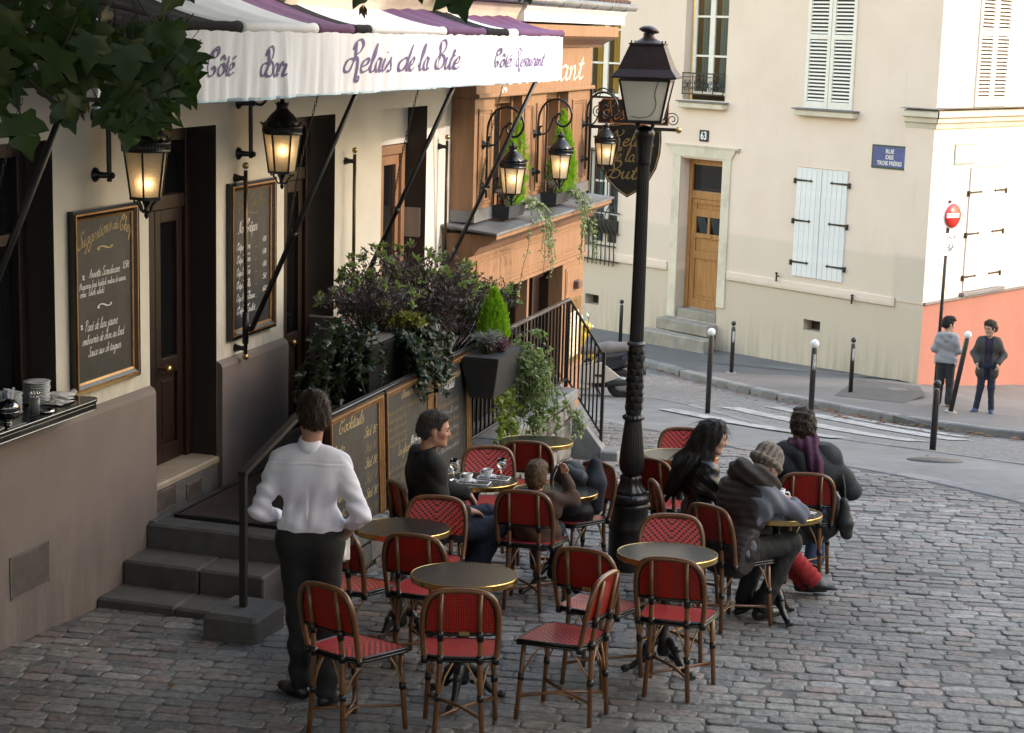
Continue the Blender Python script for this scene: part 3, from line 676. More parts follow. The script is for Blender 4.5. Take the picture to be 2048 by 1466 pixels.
# front door, its surround and steps
mb = MB(); mb.box(-6.36, -6.15, -.03, .0, -1.95, 1.36); mb.box(-5.0, -4.79, -.03, .0, -1.6, 1.36)
mb.hexa([(-6.56, -.05, 1.56), (-4.60, -.05, 1.56), (-4.60, .0, 1.56), (-6.56, .0, 1.56), (-6.60, -.06, 1.60), (-4.56, -.06, 1.60), (-4.56, .0, 1.60), (-6.60, 0, 1.60)])
mb.hexa([(-6.36, -.03, 1.362), (-4.79, -.03, 1.362), (-4.79, .0, 1.362), (-6.36, .0, 1.362), (-6.50, -.045, 1.558), (-4.66, -.045, 1.558), (-4.66, .0, 1.558), (-6.50, 0, 1.558)])
hp(mb, 'door_surround', SOFTST)
mb = MB(); yD = .30
mb.box(-6.14, -6.05, yD - .06, yD + .03, -1.76, 1.30); mb.box(-5.09, -5.01, yD - .06, yD + .03, -1.76, 1.30); mb.box(-6.05, -5.09, yD - .06, yD + .03, 1.20, 1.30); mb.box(-6.05, -5.09, yD - .05, yD + .03, .50, .66)
hp(mb, 'door_frame', WOODH, bevel=.008)
mb = MB(); mb.box(-6.045, -5.095, yD - .01, yD + .03, .665, 1.195); mb.box(-6.0, -5.14, yD - .03, yD - .012, .67, .71); mb.box(-6.0, -5.14, yD - .03, yD - .012, 1.15, 1.19)
hp(mb, 'transom_light', DKGLASS)
mb = MB()
for z0, z1 in ((-1.74, -1.56), (-.72, -.56), (-.30, -.20), (.14, .30), (.40, .495)): mb.box(-6.04, -5.10, yD - .035, yD + .01, z0, z1)
for x0, x1 in ((-6.04, -5.92), (-5.22, -5.10)): mb.box(x0, x1, yD - .034, yD + .01, -1.56, .40)
mb.box(-5.60, -5.54, yD - .034, yD + .01, -.20, .14)
for z0, z1 in ((-1.56, -.72), (-.56, -.30), (.30, .40)): mb.box(-5.92, -5.22, yD - .008, yD + .01, z0, z1)
mb.box(-5.86, -5.28, yD - .02, yD - .008, -1.48, -.80)
dr = hp(mb, 'door', WOODH, bevel=.006)
mb = MB(); mb.box(-5.92, -5.22, yD, yD + .012, -.2, .14)
for i in range(9):
 for x0 in (-5.91, -5.53):
  a = x0 + .3 * i / 9; mb.tube([(a, yD - .01, -.2), (min(a + .12, x0 + .31), yD - .01, .14)], .006, 4, sm=False); mb.tube([(min(a + .12, x0 + .31), yD - .013, -.2), (a, yD - .013, .14)], .006, 4, sm=False)
hp(mb, 'door_glass', DKGLASS, 0, dr)
mb = MB(); mb.cbox(-5.66, -5.46, yD - .06, yD - .036, -.27, -.235, .008); hp(mb, 'letter_slot', BRASS, 0, dr)
mb = MB(); mb.cbox(-6.40, -4.96, -.30, .33, -2.2, -1.96, .02); mb.cbox(-6.12, -5.03, .02, .34, -1.955, -1.765, .015); hp(mb, 'doorstep', STEP63)
mb = MB(); mb.cbox(-6.62, -4.74, -.62, -.302, -3.2, -2.20, .025); hp(mb, 'doorstep', STEP63)
# number plate and bits of wall iron
NAVY = mat('enamel_navy', (.008, .012, .035), .35, col2=(.012, .018, .05), scale=4); ENW = mat('enamel_white', (.78, .78, .76), .35); GRN = mat('enamel_green', (.03, .06, .045), .4)
ENBL = mat('enamel_blue', (.05, .07, .20), .35, col2=(.08, .10, .27), scale=5); ENBLF = mat('faded_enamel_blue', (.32, .38, .50), .4, col2=(.42, .47, .56), scale=6, amt=.9)
SIGNW = mat('enamel_cream', (.68, .64, .58), .4); GRNF = mat('faded_enamel_green', (.22, .30, .27), .4)
q = thing('house_number', 'small dark blue enamel plate reading 63 above the honey wood door', 'house number', (0, 0, 0)); q.rotation_euler[2] = RF
q.location = Vector((7.4, 32.6, 0)) + Matrix.Rotation(RF, 3, 'Z') @ Vector((-5.55, 0, 1.80))
mb = MB(); mb.cbox(-.125, .125, -.02, 0, -.115, .115, .008); mb.obj('plate', NAVY, q)
block_text('lettering', '63', .22, ENW, q, (0, -.0225, -.003), sx=.78, bold=.004)
def house_thing(name, label, cat, side, x, z):
 q = thing(name, label, cat, Vector((7.4, 32.6, 0)) + Matrix.Rotation((RF, RB)[side], 3, 'Z') @ Vector((x, 0, z)), (RF, RB)[side]); return q
q = house_thing('street_name_plate', 'dark blue enamel street plate reading RUE DES TROIS FRÈRES on the shaded wall', 'street sign', 0, -.94, 1.695)
mb = MB(); mb.cbox(-.41, .41, -.018, 0, -.215, .215, .006); mb.obj('border', GRN, q)
mb = MB(); mb.box(-.375, .375, -.021, -.0185, -.18, .18); mb.obj('plate', ENBL, q)
for s_, z_, w_ in (('RUE', .10, 1.0), ('DES', -.005, 1.0), ('TROIS FRÈRES', -.115, .86)): block_text('lettering', s_, .105, SIGNW, q, (0, -.0235, z_), sx=w_, bold=.003)
q = house_thing('street_name_plate', 'sun faded pale blue street plate reading RUE RAVIGNAN on the sunlit wall', 'street sign', 1, 1.10, 1.785)
mb = MB(); mb.cbox(-.37, .37, -.018, 0, -.19, .19, .006); mb.obj('border', GRNF, q)
mb = MB(); mb.box(-.335, .335, -.021, -.0185, -.155, .155); mb.obj('plate', ENBLF, q)
for s_, z_, w_ in (('RUE', .06, 1.0), ('RAVIGNAN', -.07, .9)): block_text('lettering', s_, .115, ENW, q, (0, -.0235, z_), sx=w_, bold=.004)
mb = MB(); mb.lathe([(.05, 0), (.05, .015), (.03, .02)], 14); mb.xf(Matrix.Translation((-4.62, 0, 1.56)) @ Matrix.Rotation(R(90), 4, 'X')); hp(mb, 'wall_plate', mat('dull_plate', (.45, .40, .34), .6))
mb = MB()
for x, z in ((-3.42, -.78), (-1.56, -.98)):
 mb.tube([(x, 0, z), (x, -.07, z)], .012, 6); mb.bar((x, -.07, z - .10), (x, -.07, z + .08), .02, .03); mb.bar((x - .03, -.07, z + .06), (x + .03, -.07, z + .06), .02, .02)
hp(mb, 'shutter_catch', BLK)
# upper window with blue curtains and iron balconet
CURT = mat('blue_green_curtain', (.20, .31, .33), .8, col2=(.13, .21, .23), scale=3, stretch=(14, 14, .25)); CURTY = mat('yellow_curtain', (.72, .50, .12), .8, col2=(.58, .37, .07), scale=3, stretch=(14, 14, .25))
def pane_mat():
 m = bpy.data.materials.new('window_pane'); m.use_nodes = True; t = m.node_tree; L = t.links.new; t.nodes.remove(t.nodes['Principled BSDF'])
 a = t.nodes.new('ShaderNodeBsdfTransparent'); a.inputs[0].default_value = (.86, .9, .92, 1); g = t.nodes.new('ShaderNodeBsdfGlossy'); g.inputs['Roughness'].default_value = .03; fr = nd(t, 'ShaderNodeFresnel', IOR=1.6); mx = t.nodes.new('ShaderNodeMixShader')
 L(fr.outputs[0], mx.inputs[0]); L(a.outputs[0], mx.inputs[1]); L(g.outputs[0], mx.inputs[2]); L(mx.outputs[0], t.nodes['Material Output'].inputs['Surface']); return m
PANE = pane_mat()
def window(x0, x1, z0, z1, y, rows, curt, side=0, fr=LOUV):
 mb = MB(); cx = (x0 + x1) / 2
 mb.box(x0, x0 + .07, y - .03, y + .03, z0, z1); mb.box(x1 - .07, x1, y - .03, y + .03, z0, z1); mb.box(cx - .065, cx + .065, y - .035, y + .03, z0 + .07, z1 - .07)
 mb.box(x0 + .07, x1 - .07, y - .03, y + .03, z0, z0 + .069); mb.box(x0 + .07, x1 - .07, y - .03, y + .03, z1 - .069, z1)
 for k in range(1, rows):
  z = z0 + (z1 - z0) * k / rows; mb.box(x0 + .07, cx - .066, y - .02, y + .02, z - .02, z + .02); mb.box(cx + .066, x1 - .07, y - .02, y + .02, z - .02, z + .02)
 w_ = hp(mb, 'window', fr, side)
 for a, b in ((x0 + .07, cx - .065), (cx + .065, x1 - .07)):
  mb = MB(); mb.add([(a, y, z0 + .06), (b, y, z0 + .06), (b, y, z1 - .06), (a, y, z1 - .06)], [(0, 1, 2, 3)]); hp(mb, 'pane', PANE, side, w_)
  mb = MB(); n = 60; V = []; F = []
  for i in range(n + 1):
   xx = a + (b - a) * i / n; yy = y + .05 + .012 * math.sin(i * 1.1) + .012 * math.sin(i * .43 + 1)
   V += [(xx, yy, z0), (xx, yy, z1)]
  for i in range(n): F.append((2 * i, 2 * i + 2, 2 * i + 3, 2 * i + 1))
  # curtains are drawn to the outer two thirds, a dark gap stays
  mb.add(V, F[int(n * .30):] if a < cx - .1 else F[int(n * .22):], 0, True); hp(mb, 'curtain', curt, side, w_)
 return w_
window(-6.12, -5.12, 2.60, 4.93, .20, 3, CURT)
window(-9.12, -8.10, 2.45, 4.55, .17, 3, CURTY)
def scroll(c, r, turns=1.6, d=1, n=22, ph=0):
 return [(c[0] + d * r * (1 - .8 * i / n) * math.cos(ph + turns * 2 * math.pi * i / n), c[1], c[2] + r * (1 - .8 * i / n) * math.sin(ph + turns * 2 * math.pi * i / n)) for i in range(n + 1)]
mb = MB(); yb = -.04
for z in (2.62, 3.03): mb.box(-6.19, -5.06, yb - .015, yb + .015, z - .013, z + .013)
mb.box(-6.19, -5.06, yb - .01, yb + .01, 2.95, 2.965)
for i in range(5):
 x = -6.18 + i * .278; mb.bar((x, yb, 2.63), (x, yb, 3.02), .014, .014)
for i in range(4):
 x = -6.04 + i * .278
 for s_ in (-1, 1):
  mb.tube(scroll((x + s_ * .06, yb, 2.72), .055, 1.5, s_), .008, 5); mb.tube(scroll((x + s_ * .06, yb, 2.85), .055, 1.5, s_, ph=math.pi), .008, 5)
 mb.sphere((x, yb, 2.79), .028, 8, 6, sc=(1, .5, 1.5))
hp(mb, 'balcony_rail', BLK)
# louvred shutters: every slat a piece of its own
sl_me = {}
def louvre_leaf(x0, x1, z0, z1, side, y=-.012):
 mb = MB(); w_ = .075
 mb.box(x0, x0 + w_, y - .02, y + .02, z0, z1); mb.box(x1 - w_, x1, y - .02, y + .02, z0, z1)
 rails = [(z0, z0 + .13), (z0 + 1.28, z0 + 1.37), (z1 - .10, z1)]
 for a, b in rails: mb.box(x0 + w_, x1 - w_, y - .02, y + .02, a, b)
 leaf = hp(mb, 'shutter', LOUV, side, bevel=.004)
 key = round(x1 - x0, 2)
 if key not in sl_me:
  s_ = MB(); L = (x1 - x0) / 2 - w_ - .001; s_.hexa([(-L, -.016, -.017), (L, -.016, -.017), (L, -.006, -.021), (-L, -.006, -.021), (-L, .002, .016), (L, .002, .016), (L, .012, .012), (-L, .012, .012)]); sl_me[key] = s_.mesh('slat', LOUV)
 for a, b in ((rails[0][1], rails[1][0]), (rails[1][1], rails[2][0])):
  n = int((b - a) / .066)
  for i in range(n): nobj('slat', sl_me[key], leaf, ((x0 + x1) / 2, y, a + (i + .5) * (b - a) / n))
 mb = MB(); mb.box(x0 + w_, x1 - w_, y + .024, y + .028, z0 + .1, z1 - .05); hp(mb, 'shutter_back', DKBROWN, side, leaf)
for x0, x1 in ((-3.02, -2.452), (-2.438, -1.87)): louvre_leaf(x0, x1, 2.49, 4.93, 0)
for x0, x1 in ((1.31, 1.893), (1.907, 2.49)): louvre_leaf(x0, x1, 2.64, 4.93, 1)
# boarded shutters with arrow-ended strap hinges
def plank_leaf(x0, x1, z0, z1, side, hinge_left):
 y = -.02; n = 5; w_ = (x1 - x0) / n
 mb = MB(); mb.box(x0 + .002, x1 - .002, y + .0125, y + .022, z0 + .004, z1 - .004); leaf = hp(mb, 'shutter', WHITE, side)
 me = MB(); me.cbox(-w_ / 2 + .0025, w_ / 2 - .0025, -.012, .012, 0, z1 - z0, .004); me = me.mesh('plank', WHITE)
 for i in range(n): nobj('plank', me, leaf, (x0 + (i + .5) * w_, y, z0))
 L = (x1 - x0) * .66
 s_ = 1 if hinge_left else -1; xe = x0 if hinge_left else x1
 for z in (z0 + .27, z0 + 1.07, z0 + 1.84):
  mb = MB(); P = [(-.05, -.022), (L - .05, -.014), (L - .06, -.035), (L + .01, 0), (L - .06, .035), (L - .05, .014), (-.05, .022)]
  mb.prism([(xe + s_ * a, z + b) for a, b in P], y - .022, y - .0145); mb.box(min(xe - s_ * .06, xe - s_ * .02), max(xe - s_ * .06, xe - s_ * .02), y - .03, y + .02, z - .07, z + .03)
  hp(mb, 'hinge', BLK, side, leaf)
for a, b, c_, d_, s_ in ((-3.08, -1.86, -.72, 1.36, 0), (1.37, 2.69, -.77, 1.51, 1)):
 m_ = (a + b) / 2; plank_leaf(a, m_ - .006, c_, d_, s_, True); plank_leaf(m_ + .006, b, c_, d_, s_, False)
# barred ground floor window at the far left
mb = MB(); y = -.06
for z in (1.30, .02, -.42, -1.02): mb.box(-9.1, -7.83, y - .012, y + .012, z - .014, z + .014)
for i in range(9):
 x = -9.0 + i * .13
 pts = [(x, y, 1.34), (x, y, .30), (x + .01, y - .02, .22), (x - .05, y - .10, .02), (x - .02, y - .16, -.16), (x + .03, y - .12, -.30), (x, y - .02, -.42), (x, y, -.5), (x, y, -1.12)]
 mb.tube(crom(pts, 4), .012, 5)
hp(mb, 'window_bars', BLK)
mb = MB(); mb.box(-9.05, -7.9, -.05, .1, -.40, -.14); hp(mb, 'window_box', BLK)
window(-8.95, -7.98, -.72, 1.33, .2, 3, CURT)
# ------------------------------------------------------------ cafe building (local x along the wall, -y out to the street)
cafe = thing('cafe_building', 'cream and taupe cafe building with deep dark doorways under the striped awning', 'building', FO, FA)
def cp(mb, name, m, parent=None, **k): return mb.obj(name, m, parent or cafe, **k)
OPN = [(-7, .53, 1.40, 3.05, .30), (1.745, 2.77, .54, 3.05, .30), (3.97, 5.01, .33, 3.05, .30), (6.09, 7.28, -.2, 3.05, .30)]
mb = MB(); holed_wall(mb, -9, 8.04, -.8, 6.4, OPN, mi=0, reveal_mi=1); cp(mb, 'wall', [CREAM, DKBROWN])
mb = MB(); holed_wall(mb, 12.5, 13.0, -2.2, 4.06, []); mb.add([(13.0, 0, -2.5), (13.0, 9, -2.5), (13.0, 9, 4.06), (13.0, 4.5, 6.3), (13.0, 0, 4.06)], [(0, 1, 2, 3, 4)]); mb.add([(8.04, 0, 3.5), (12.5, 0, 3.5), (12.5, 0, 4.06), (8.04, 0, 4.06)], [(0, 1, 2, 3)]); mb.add([(8.04, 0, 4.06), (8.04, 0, 6.4), (8.04, 9, 6.4), (8.04, 9, 4.06)], [(0, 1, 2, 3)]); mb.add([(-9, 0, -.8), (-9, 0, 6.4), (-9, 9, 6.4), (-9, 9, -.8)], [(0, 1, 2, 3)]); cp(mb, 'wall', CREAM)
mb = MB(); mb.hexa([(-9.2, -.3, 6.40), (8.2, -.3, 6.40), (8.2, 9, 6.40), (-9.2, 9, 6.40), (-9.2, 4, 8.0), (8.2, 4, 8.0), (8.2, 5, 8.0), (-9.2, 5, 8.0)]); cp(mb, 'roof', ZINC)
TIL = mat('brown_roof_tile', (.11, .06, .04), .85, col2=(.07, .04, .03), scale=9, bump=.4)
mb = MB(); mb.add([(8.05, -.52, 4.12), (13.2, -.52, 4.12), (13.2, 4.5, 6.4), (8.05, 4.5, 6.4), (13.2, 9, 4.1), (8.05, 9, 4.1)], [(0, 1, 2, 3), (3, 2, 4, 5)])
for i in range(26):
 x = 8.1 + i * .2; mb.tube([(x, -.53, 4.135), (x, 1.6, 5.1)], .05, 6)
cp(mb, 'tiled_roof', TIL)
# plinths with a sloped top
def plinth(x0, x1, z0, side_l=False):
 mb = MB(); P = [(-.002, z0), (-.048, z0), (-.048, 1.235), (-.036, 1.262), (-.002, 1.285)]
 mb.prism(P, x0, x1, 'x'); cp(mb, 'plinth', TAUPE)
plinth(-9, 1.742, -.6); plinth(2.772, 3.968, -.3); plinth(5.03, 6.085, -.6); plinth(7.285, 8.035, -.8)
mb = MB(); mb.cbox(4.955, 5.028, -.047, .29, .34, 1.31, .012); cp(mb, 'plinth', TAUPE)
mb = MB(); mb.cbox(7.235, 7.283, -.047, .29, .0, 1.31, .012); cp(mb, 'plinth', TAUPE)
# doors and windows set back in the openings
def wood_door(x0, x1, z0, z1, y, glass_from, m=WOODD, trans=None, name='door'):
 mb = MB(); f_ = .09
 mb.box(x0, x0 + f_, y - .07, y + .02, z0, z1); mb.box(x1 - f_, x1, y - .07, y + .02, z0, z1); mb.box(x0 + f_, x1 - f_, y - .07, y + .02, z1 - f_, z1)
 if trans: mb.box(x0 + f_, x1 - f_, y - .06, y + .02, trans, trans + .10)
 cx = (x0 + x1) / 2
 zt = trans or z1 - f_
 for a, b in ((x0 + f_ + .003, cx - .004), (cx + .004, x1 - f_ - .003)):
  mb.box(a, a + .08, y - .04, y + .015, z0 + .005, zt - .005); mb.box(b - .08, b, y - .04, y + .015, z0 + .005, zt - .005)
  for c0, c1 in ((z0 + .005, z0 + .14), (glass_from - .12, glass_from), (zt - .10, zt - .005)): mb.box(a + .08, b - .08, y - .04, y + .015, c0, c1)
  mb.box(a + .08, b - .08, y - .012, y + .01, z0 + .14, glass_from - .12); mb.box(a + .12, b - .12, y - .026, y - .012, z0 + .19, glass_from - .17)
 d = cp(mb, name, m, bevel=.006)
 mb = MB()
 for a, b in ((x0 + f_ + .085, cx - .085), (cx + .085, x1 - f_ - .085)): mb.box(a, b, y - .008, y, glass_from + .001, zt - .101)
 if trans: mb.box(x0 + f_ + .002, x1 - f_ - .002, y - .008, y, trans + .102, z1 - f_ - .002)
 g = cp(mb, 'glass', DKGLASS, d)
 mb = MB(); mb.lathe([(.012, 0), (.014, .05), (.03, .06), (.032, .08), (.02, .095)], 12); mb.xf(Matrix.Translation((cx + .05, y - .04, glass_from - .06)) @ Matrix.Rotation(R(90), 4, 'X')); cp(mb, 'handle', BRASS, d)
 return d
wood_door(1.75, 2.765, .56, 3.03, .27, 1.35, trans=2.45)
wood_door(3.975, 4.95, .34, 3.03, .27, 1.2, trans=2.5)
wood_door(6.095, 7.23, .0, 2.68, .27, .95, m=WOODO)
mb = MB(); mb.box(6.092, 7.278, .20, .31, 2.69, 3.05); cp(mb, 'door_lintel', CREAM)
mb = MB()
for x in (-6.9, -5.2, -3.5, -1.8, -.12, .42): mb.box(x, x + .09, .18, .28, 1.41, 3.03)
mb.box(-6.9, .51, .181, .279, 2.94, 3.04); mb.box(-6.81, .42, .19, .27, 2.40, 2.47)
wn = cp(mb, 'window', WOODD, bevel=.006)
mb = MB(); mb.box(-6.85, .5, .235, .245, 1.41, 2.95); cp(mb, 'pane', DKGLASS, wn)
# raised thresholds
mb = MB(); mb.cbox(1.70, 2.80, -.02, .30, .50, .555, .012); mb.box(1.76, 2.765, .0, .3, .3, .5); th_ = cp(mb, 'threshold', TILE)
mb = MB(); mb.box(1.765, 2.765, .02, .26, .556, .559); cp(mb, 'tile', TILE, th_)
mb = MB(); mb.box(1.75, 2.768, -.012, .0, .2, .50); cp(mb, 'threshold_riser', STONE)
def vent(x0, x1, z0, z1, y, n):
 mb = MB(); mb.box(x0, x1, y - .006, y, z0, z1)
 for i in range(n):
  z = z0 + .012 + (z1 - z0 - .024) * (i + .5) / n; h = (z1 - z0) / n * .30
  mb.add([(x0 + .015, y - .0062, z - h), (x1 - .015, y - .0062, z - h), (x1 - .015, y - .014, z + h), (x0 + .015, y - .014, z + h)], [(0, 1, 2, 3)])
 for sx in (x0 + .015, x1 - .015):
  for sz in (z0 + .012, z1 - .012): mb.sphere((sx, y - .008, sz), .008, 6, 4)
 return cp(mb, 'vent_grille', GRILLE)
vent(-.12, .325, .275, .55, -.049, 22); vent(1.77, 2.09, .345, .50, -.013, 12); vent(2.25, 2.50, .33, .455, -.013, 10)
mb = MB(); mb.cbox(7.10, 7.28, -.004, .0, 1.78, 2.06, .003); mb.xf(Matrix.Translation((7.278, .14, 0)) @ Matrix.Rotation(R(-90), 4, 'Z') @ Matrix.Translation((-7.19, 0, 0)))
ic = cp(mb, 'intercom', mat('aluminium_plate', (.42, .36, .31), .4, .4))
mb = MB(); mb.cbox(7.272, 7.276, .06, .22, 1.77, 2.06, .002); mb.lathe([(.022, 0), (.022, .008), (.012, .012)], 12, c=(0, 0, 0)); cp(mb, 'push_plate', ic.data.materials[0], ic)
# service shelf below the bar window
SHELF = mat('black_bar_top', (.008, .008, .009), .22, col2=(.012, .012, .013), scale=6, bump=.05, coat=.3)
mb = MB(); P = [(-4, -.26), (.57, -.26), (.61, -.245), (.635, -.21), (.635, -.15), (.60, -.05), (.60, -.05), (.52, -.052)]
P = [(-4, -.26), (.56, -.26), (.60, -.25), (.63, -.225), (.64, -.19), (.60, -.051), (.527, -.051), (.527, .17), (-4, .17)]
mb.prism([(a, b) for a, b in P], 1.402, 1.425, 'z'); mb.prism([(a - .004, b + .006 if b < -.06 else b) for a, b in P], 1.36, 1.398, 'z')
cp(mb, 'service_shelf', SHELF, bevel=.004)
mb = MB(); mb.tube([(-4, -.262, 1.422), (.56, -.262, 1.422), (.60, -.252, 1.422), (.633, -.225, 1.422), (.643, -.19, 1.422), (.605, -.053, 1.422)], .0035, 6); mb.tube([(-4, -.258, 1.362), (.55, -.258, 1.362), (.60, -.246, 1.362), (.635, -.19, 1.362)], .003, 6)
cp(mb, 'shelf_trim', mat('steel_trim', (.5, .5, .5), .25, 1.0))
# ------------------------------------------------------------ steps, mat, stone block and rails at the bar door
steps = thing('entrance_steps', 'three worn grey stone steps rising along the taupe wall to the bar door', 'steps', fw(1.2, .5, -.05), FA)
def lstone(mb, name, m, parent, org, **k): mb.xf(Matrix.Translation(-Vector(org))); return mb.obj(name, m, parent, **k)
so = (1.2, -.5, -.05)
for x0, x1, z0, z1, w_ in ((.90, 1.27, -.35, .0, 1.10), (1.245, 1.60, -.2, .165, 1.10)):
 for a, b in ((-.05, -.62), (-.628, -w_)):
  mb = MB(); mb.cbox(x0 + rng.uniform(0, .006), x1 - .002 - (0.02 if x0 < 1 else .012), b, a, z0, z1 - rng.uniform(0, .006), .016); lstone(mb, 'step', STEPST, steps, so)
mb = MB(); mb.cbox(1.585, 1.80, -1.12, -.05, -.1, .335, .016); lstone(mb, 'step', STEPST, steps, so)
mb = MB(); mb.cbox(1.803, 8.28, -1.12, -.05, -.8, .325, .01); lstone(mb, 'landing', STEPST, steps, so)
# the step tread stones run a little below the pavement edge; a low curb follows the wall
mb = MB(); mb.cbox(1.62, 1.85, -.10, -.052, .336, .345, .004); lstone(mb, 'wall_fillet', STONE, steps, so)
CARP = mat('brown_coir', (.062, .034, .024), .95, col2=(.045, .026, .019), scale=5, bump=.8, bscale=220, dist=.006, col3=(.035, .024, .02), scale3=1.6)
dm = thing('doormat', 'large dark brown coir mat on the landing at the top of the steps', 'doormat', fw(2.5, .6, .336), FA)
mb = MB(); mb.cbox(-.66, .85, -.40, .44, 0, .016, .006); mb.obj('mat', CARP, dm)
mb = MB(); mb.box(-.69, -.662, -.41, .45, 0, .02); mb.box(-.69, .86, .441, .455, 0, .019); mb.obj('edging', BLK, dm)
sb = thing('handrail_block', 'squat grey stone block with a black iron handrail post behind the waiter', 'handrail', fw(.72, 1.22, .03), FA)
mb = MB(); mb.cbox(-.24, .20, -.19, .18, -.33, .11, .03); mb.obj('stone_block', STEPST, sb)
mb = MB(); mb.bar((-.02, -.0, .11), (-.02, -.0, .98), .04, .04); mb.obj('post', BLK, sb)
mb = MB(); mb.bar((-.04, -.0, .98), (.85, .0, 1.20), .05, .03); mb.obj('rail', BLK, sb)
# ------------------------------------------------------------ railing round the landing, coping and rubble wall
RUB = mat('rubble_stone', (.20, .185, .165), .9, col2=(.11, .10, .09), scale=6, bump=.7, bscale=22, dist=.02, rnd=.25, col3=(.30, .28, .25), scale3=2.5)
COPE = mat('cement_coping', (.20, .20, .195), .85, col2=(.15, .15, .145), scale=7, bump=.35, bscale=60, col3=(.11, .108, .105), scale3=1.8)
rw = thing('landing_wall', 'low rubble wall with a grey cement coping and a sloping end under the black railing', 'wall', fw(5, 1.2, -.3), FA)
ro = (5, -1.2, -.3)
mb = MB(); mb.box(1.62, 8.22, -1.30, -1.13, -.9, .10); lstone(mb, 'mortar_core', mat('old_mortar', (.15, .14, .125), .95, col2=(.10, .09, .08), scale=5, bump=.6, bscale=40), rw, ro)
k = 0
for z0 in (-.85, -.66, -.47, -.28, -.09):
 x = 1.64 + rng.uniform(-.1, 0)
 while x < 8.15:
  L = rng.uniform(.16, .38); x1 = min(8.2, x + L); h = .175
  if x1 - x > .07 and zg(*(fw((x + x1) / 2, 1.3).xy)) < z0 + h:
   mb = MB(); j = lambda a: a + rng.uniform(-.015, .015)
   mb.cbox(max(1.63, x + .008), x1 - .008, -1.335 + rng.uniform(-.012, .012), -1.301, j(z0 + .012), j(z0 + h - .008), .018); lstone(mb, 'stone', RUB, rw, ro)
  x += L
for a, b in ((1.63, 2.9), (2.91, 4.3), (4.31, 5.6), (5.61, 6.9), (6.91, 8.22)):
 mb = MB(); mb.cbox(a, b - .008, -1.36, -1.10, .10, .215, .016); lstone(mb, 'coping_stone', COPE, rw, ro)
# sloping cheek wall at the far end
mb = MB(); P = [(-1.12, .215), (-1.62, -.40), (-1.62, -.95), (-1.12, -.95)]
mb.prism([(a, b) for a, b in P], 8.225, 8.40, 'x'); lstone(mb, 'cheek_wall', COPE, rw, ro, bevel=.012)
mb = MB(); mb.cbox(8.20, 8.50, -1.80, -1.60, -1.0, -.42, .015); lstone(mb, 'end_stone', COPE, rw, ro)
mb = MB()
rl = thing('landing_railing', 'black iron railing with a worn top rail, turning down at its far end', 'railing', fw(5, 1.2, .215), FA)
rlo = (5, -1.2, .215)
WORN = mat('worn_handrail', (.05, .048, .046), .3, .4, col2=(.16, .15, .14), scale=5, stretch=(.5, 8, 8), ramp=(.45, .6))
mb = MB(); mb.cbox(1.70, 8.25, -1.245, -1.195, 1.105, 1.13, .005); lstone(mb, 'top_rail', WORN, rl, rlo)
mb = MB(); mb.cbox(1.70, 8.25, -1.24, -1.20, .29, .312, .004); lstone(mb, 'bottom_rail', BLK, rl, rlo)
bme = MB(); bme.box(-.009, .009, -.009, .009, .097, .890); bme = bme.mesh('baluster', BLK)
x = 1.80
while x < 8.2:
 nobj('baluster', bme, rl, (x - 5, -.02, 0)); x += .118
for x in (1.72, 3.4, 5.06, 6.65, 8.22):
 mb = MB(); mb.bar((x, -1.22, .215), (x, -1.22, 1.105), .035, .035); lstone(mb, 'post', BLK, rl, rlo)
mb = MB(); mb.bar((8.25, -1.22, 1.12), (8.36, -1.56, .56), .045, .022); lstone(mb, 'sloping_rail', BLK, rl, rlo)
mb = MB(); mb.bar((8.24, -1.22, .30), (8.36, -1.56, -.26), .035, .02); lstone(mb, 'sloping_rail', BLK, rl, rlo)
for i in range(1, 9):
 s_ = i / 9; a = (8.24 + .12 * s_, -1.22 - .34 * s_); mb = MB(); mb.bar((a[0], a[1], .30 - .56 * s_), (a[0], a[1], 1.11 - .56 * s_), .016, .016); lstone(mb, 'baluster', BLK, rl, rlo)
mb = MB(); mb.bar((8.365, -1.575, -.42), (8.365, -1.575, .58), .032, .032); lstone(mb, 'post', BLK, rl, rlo)
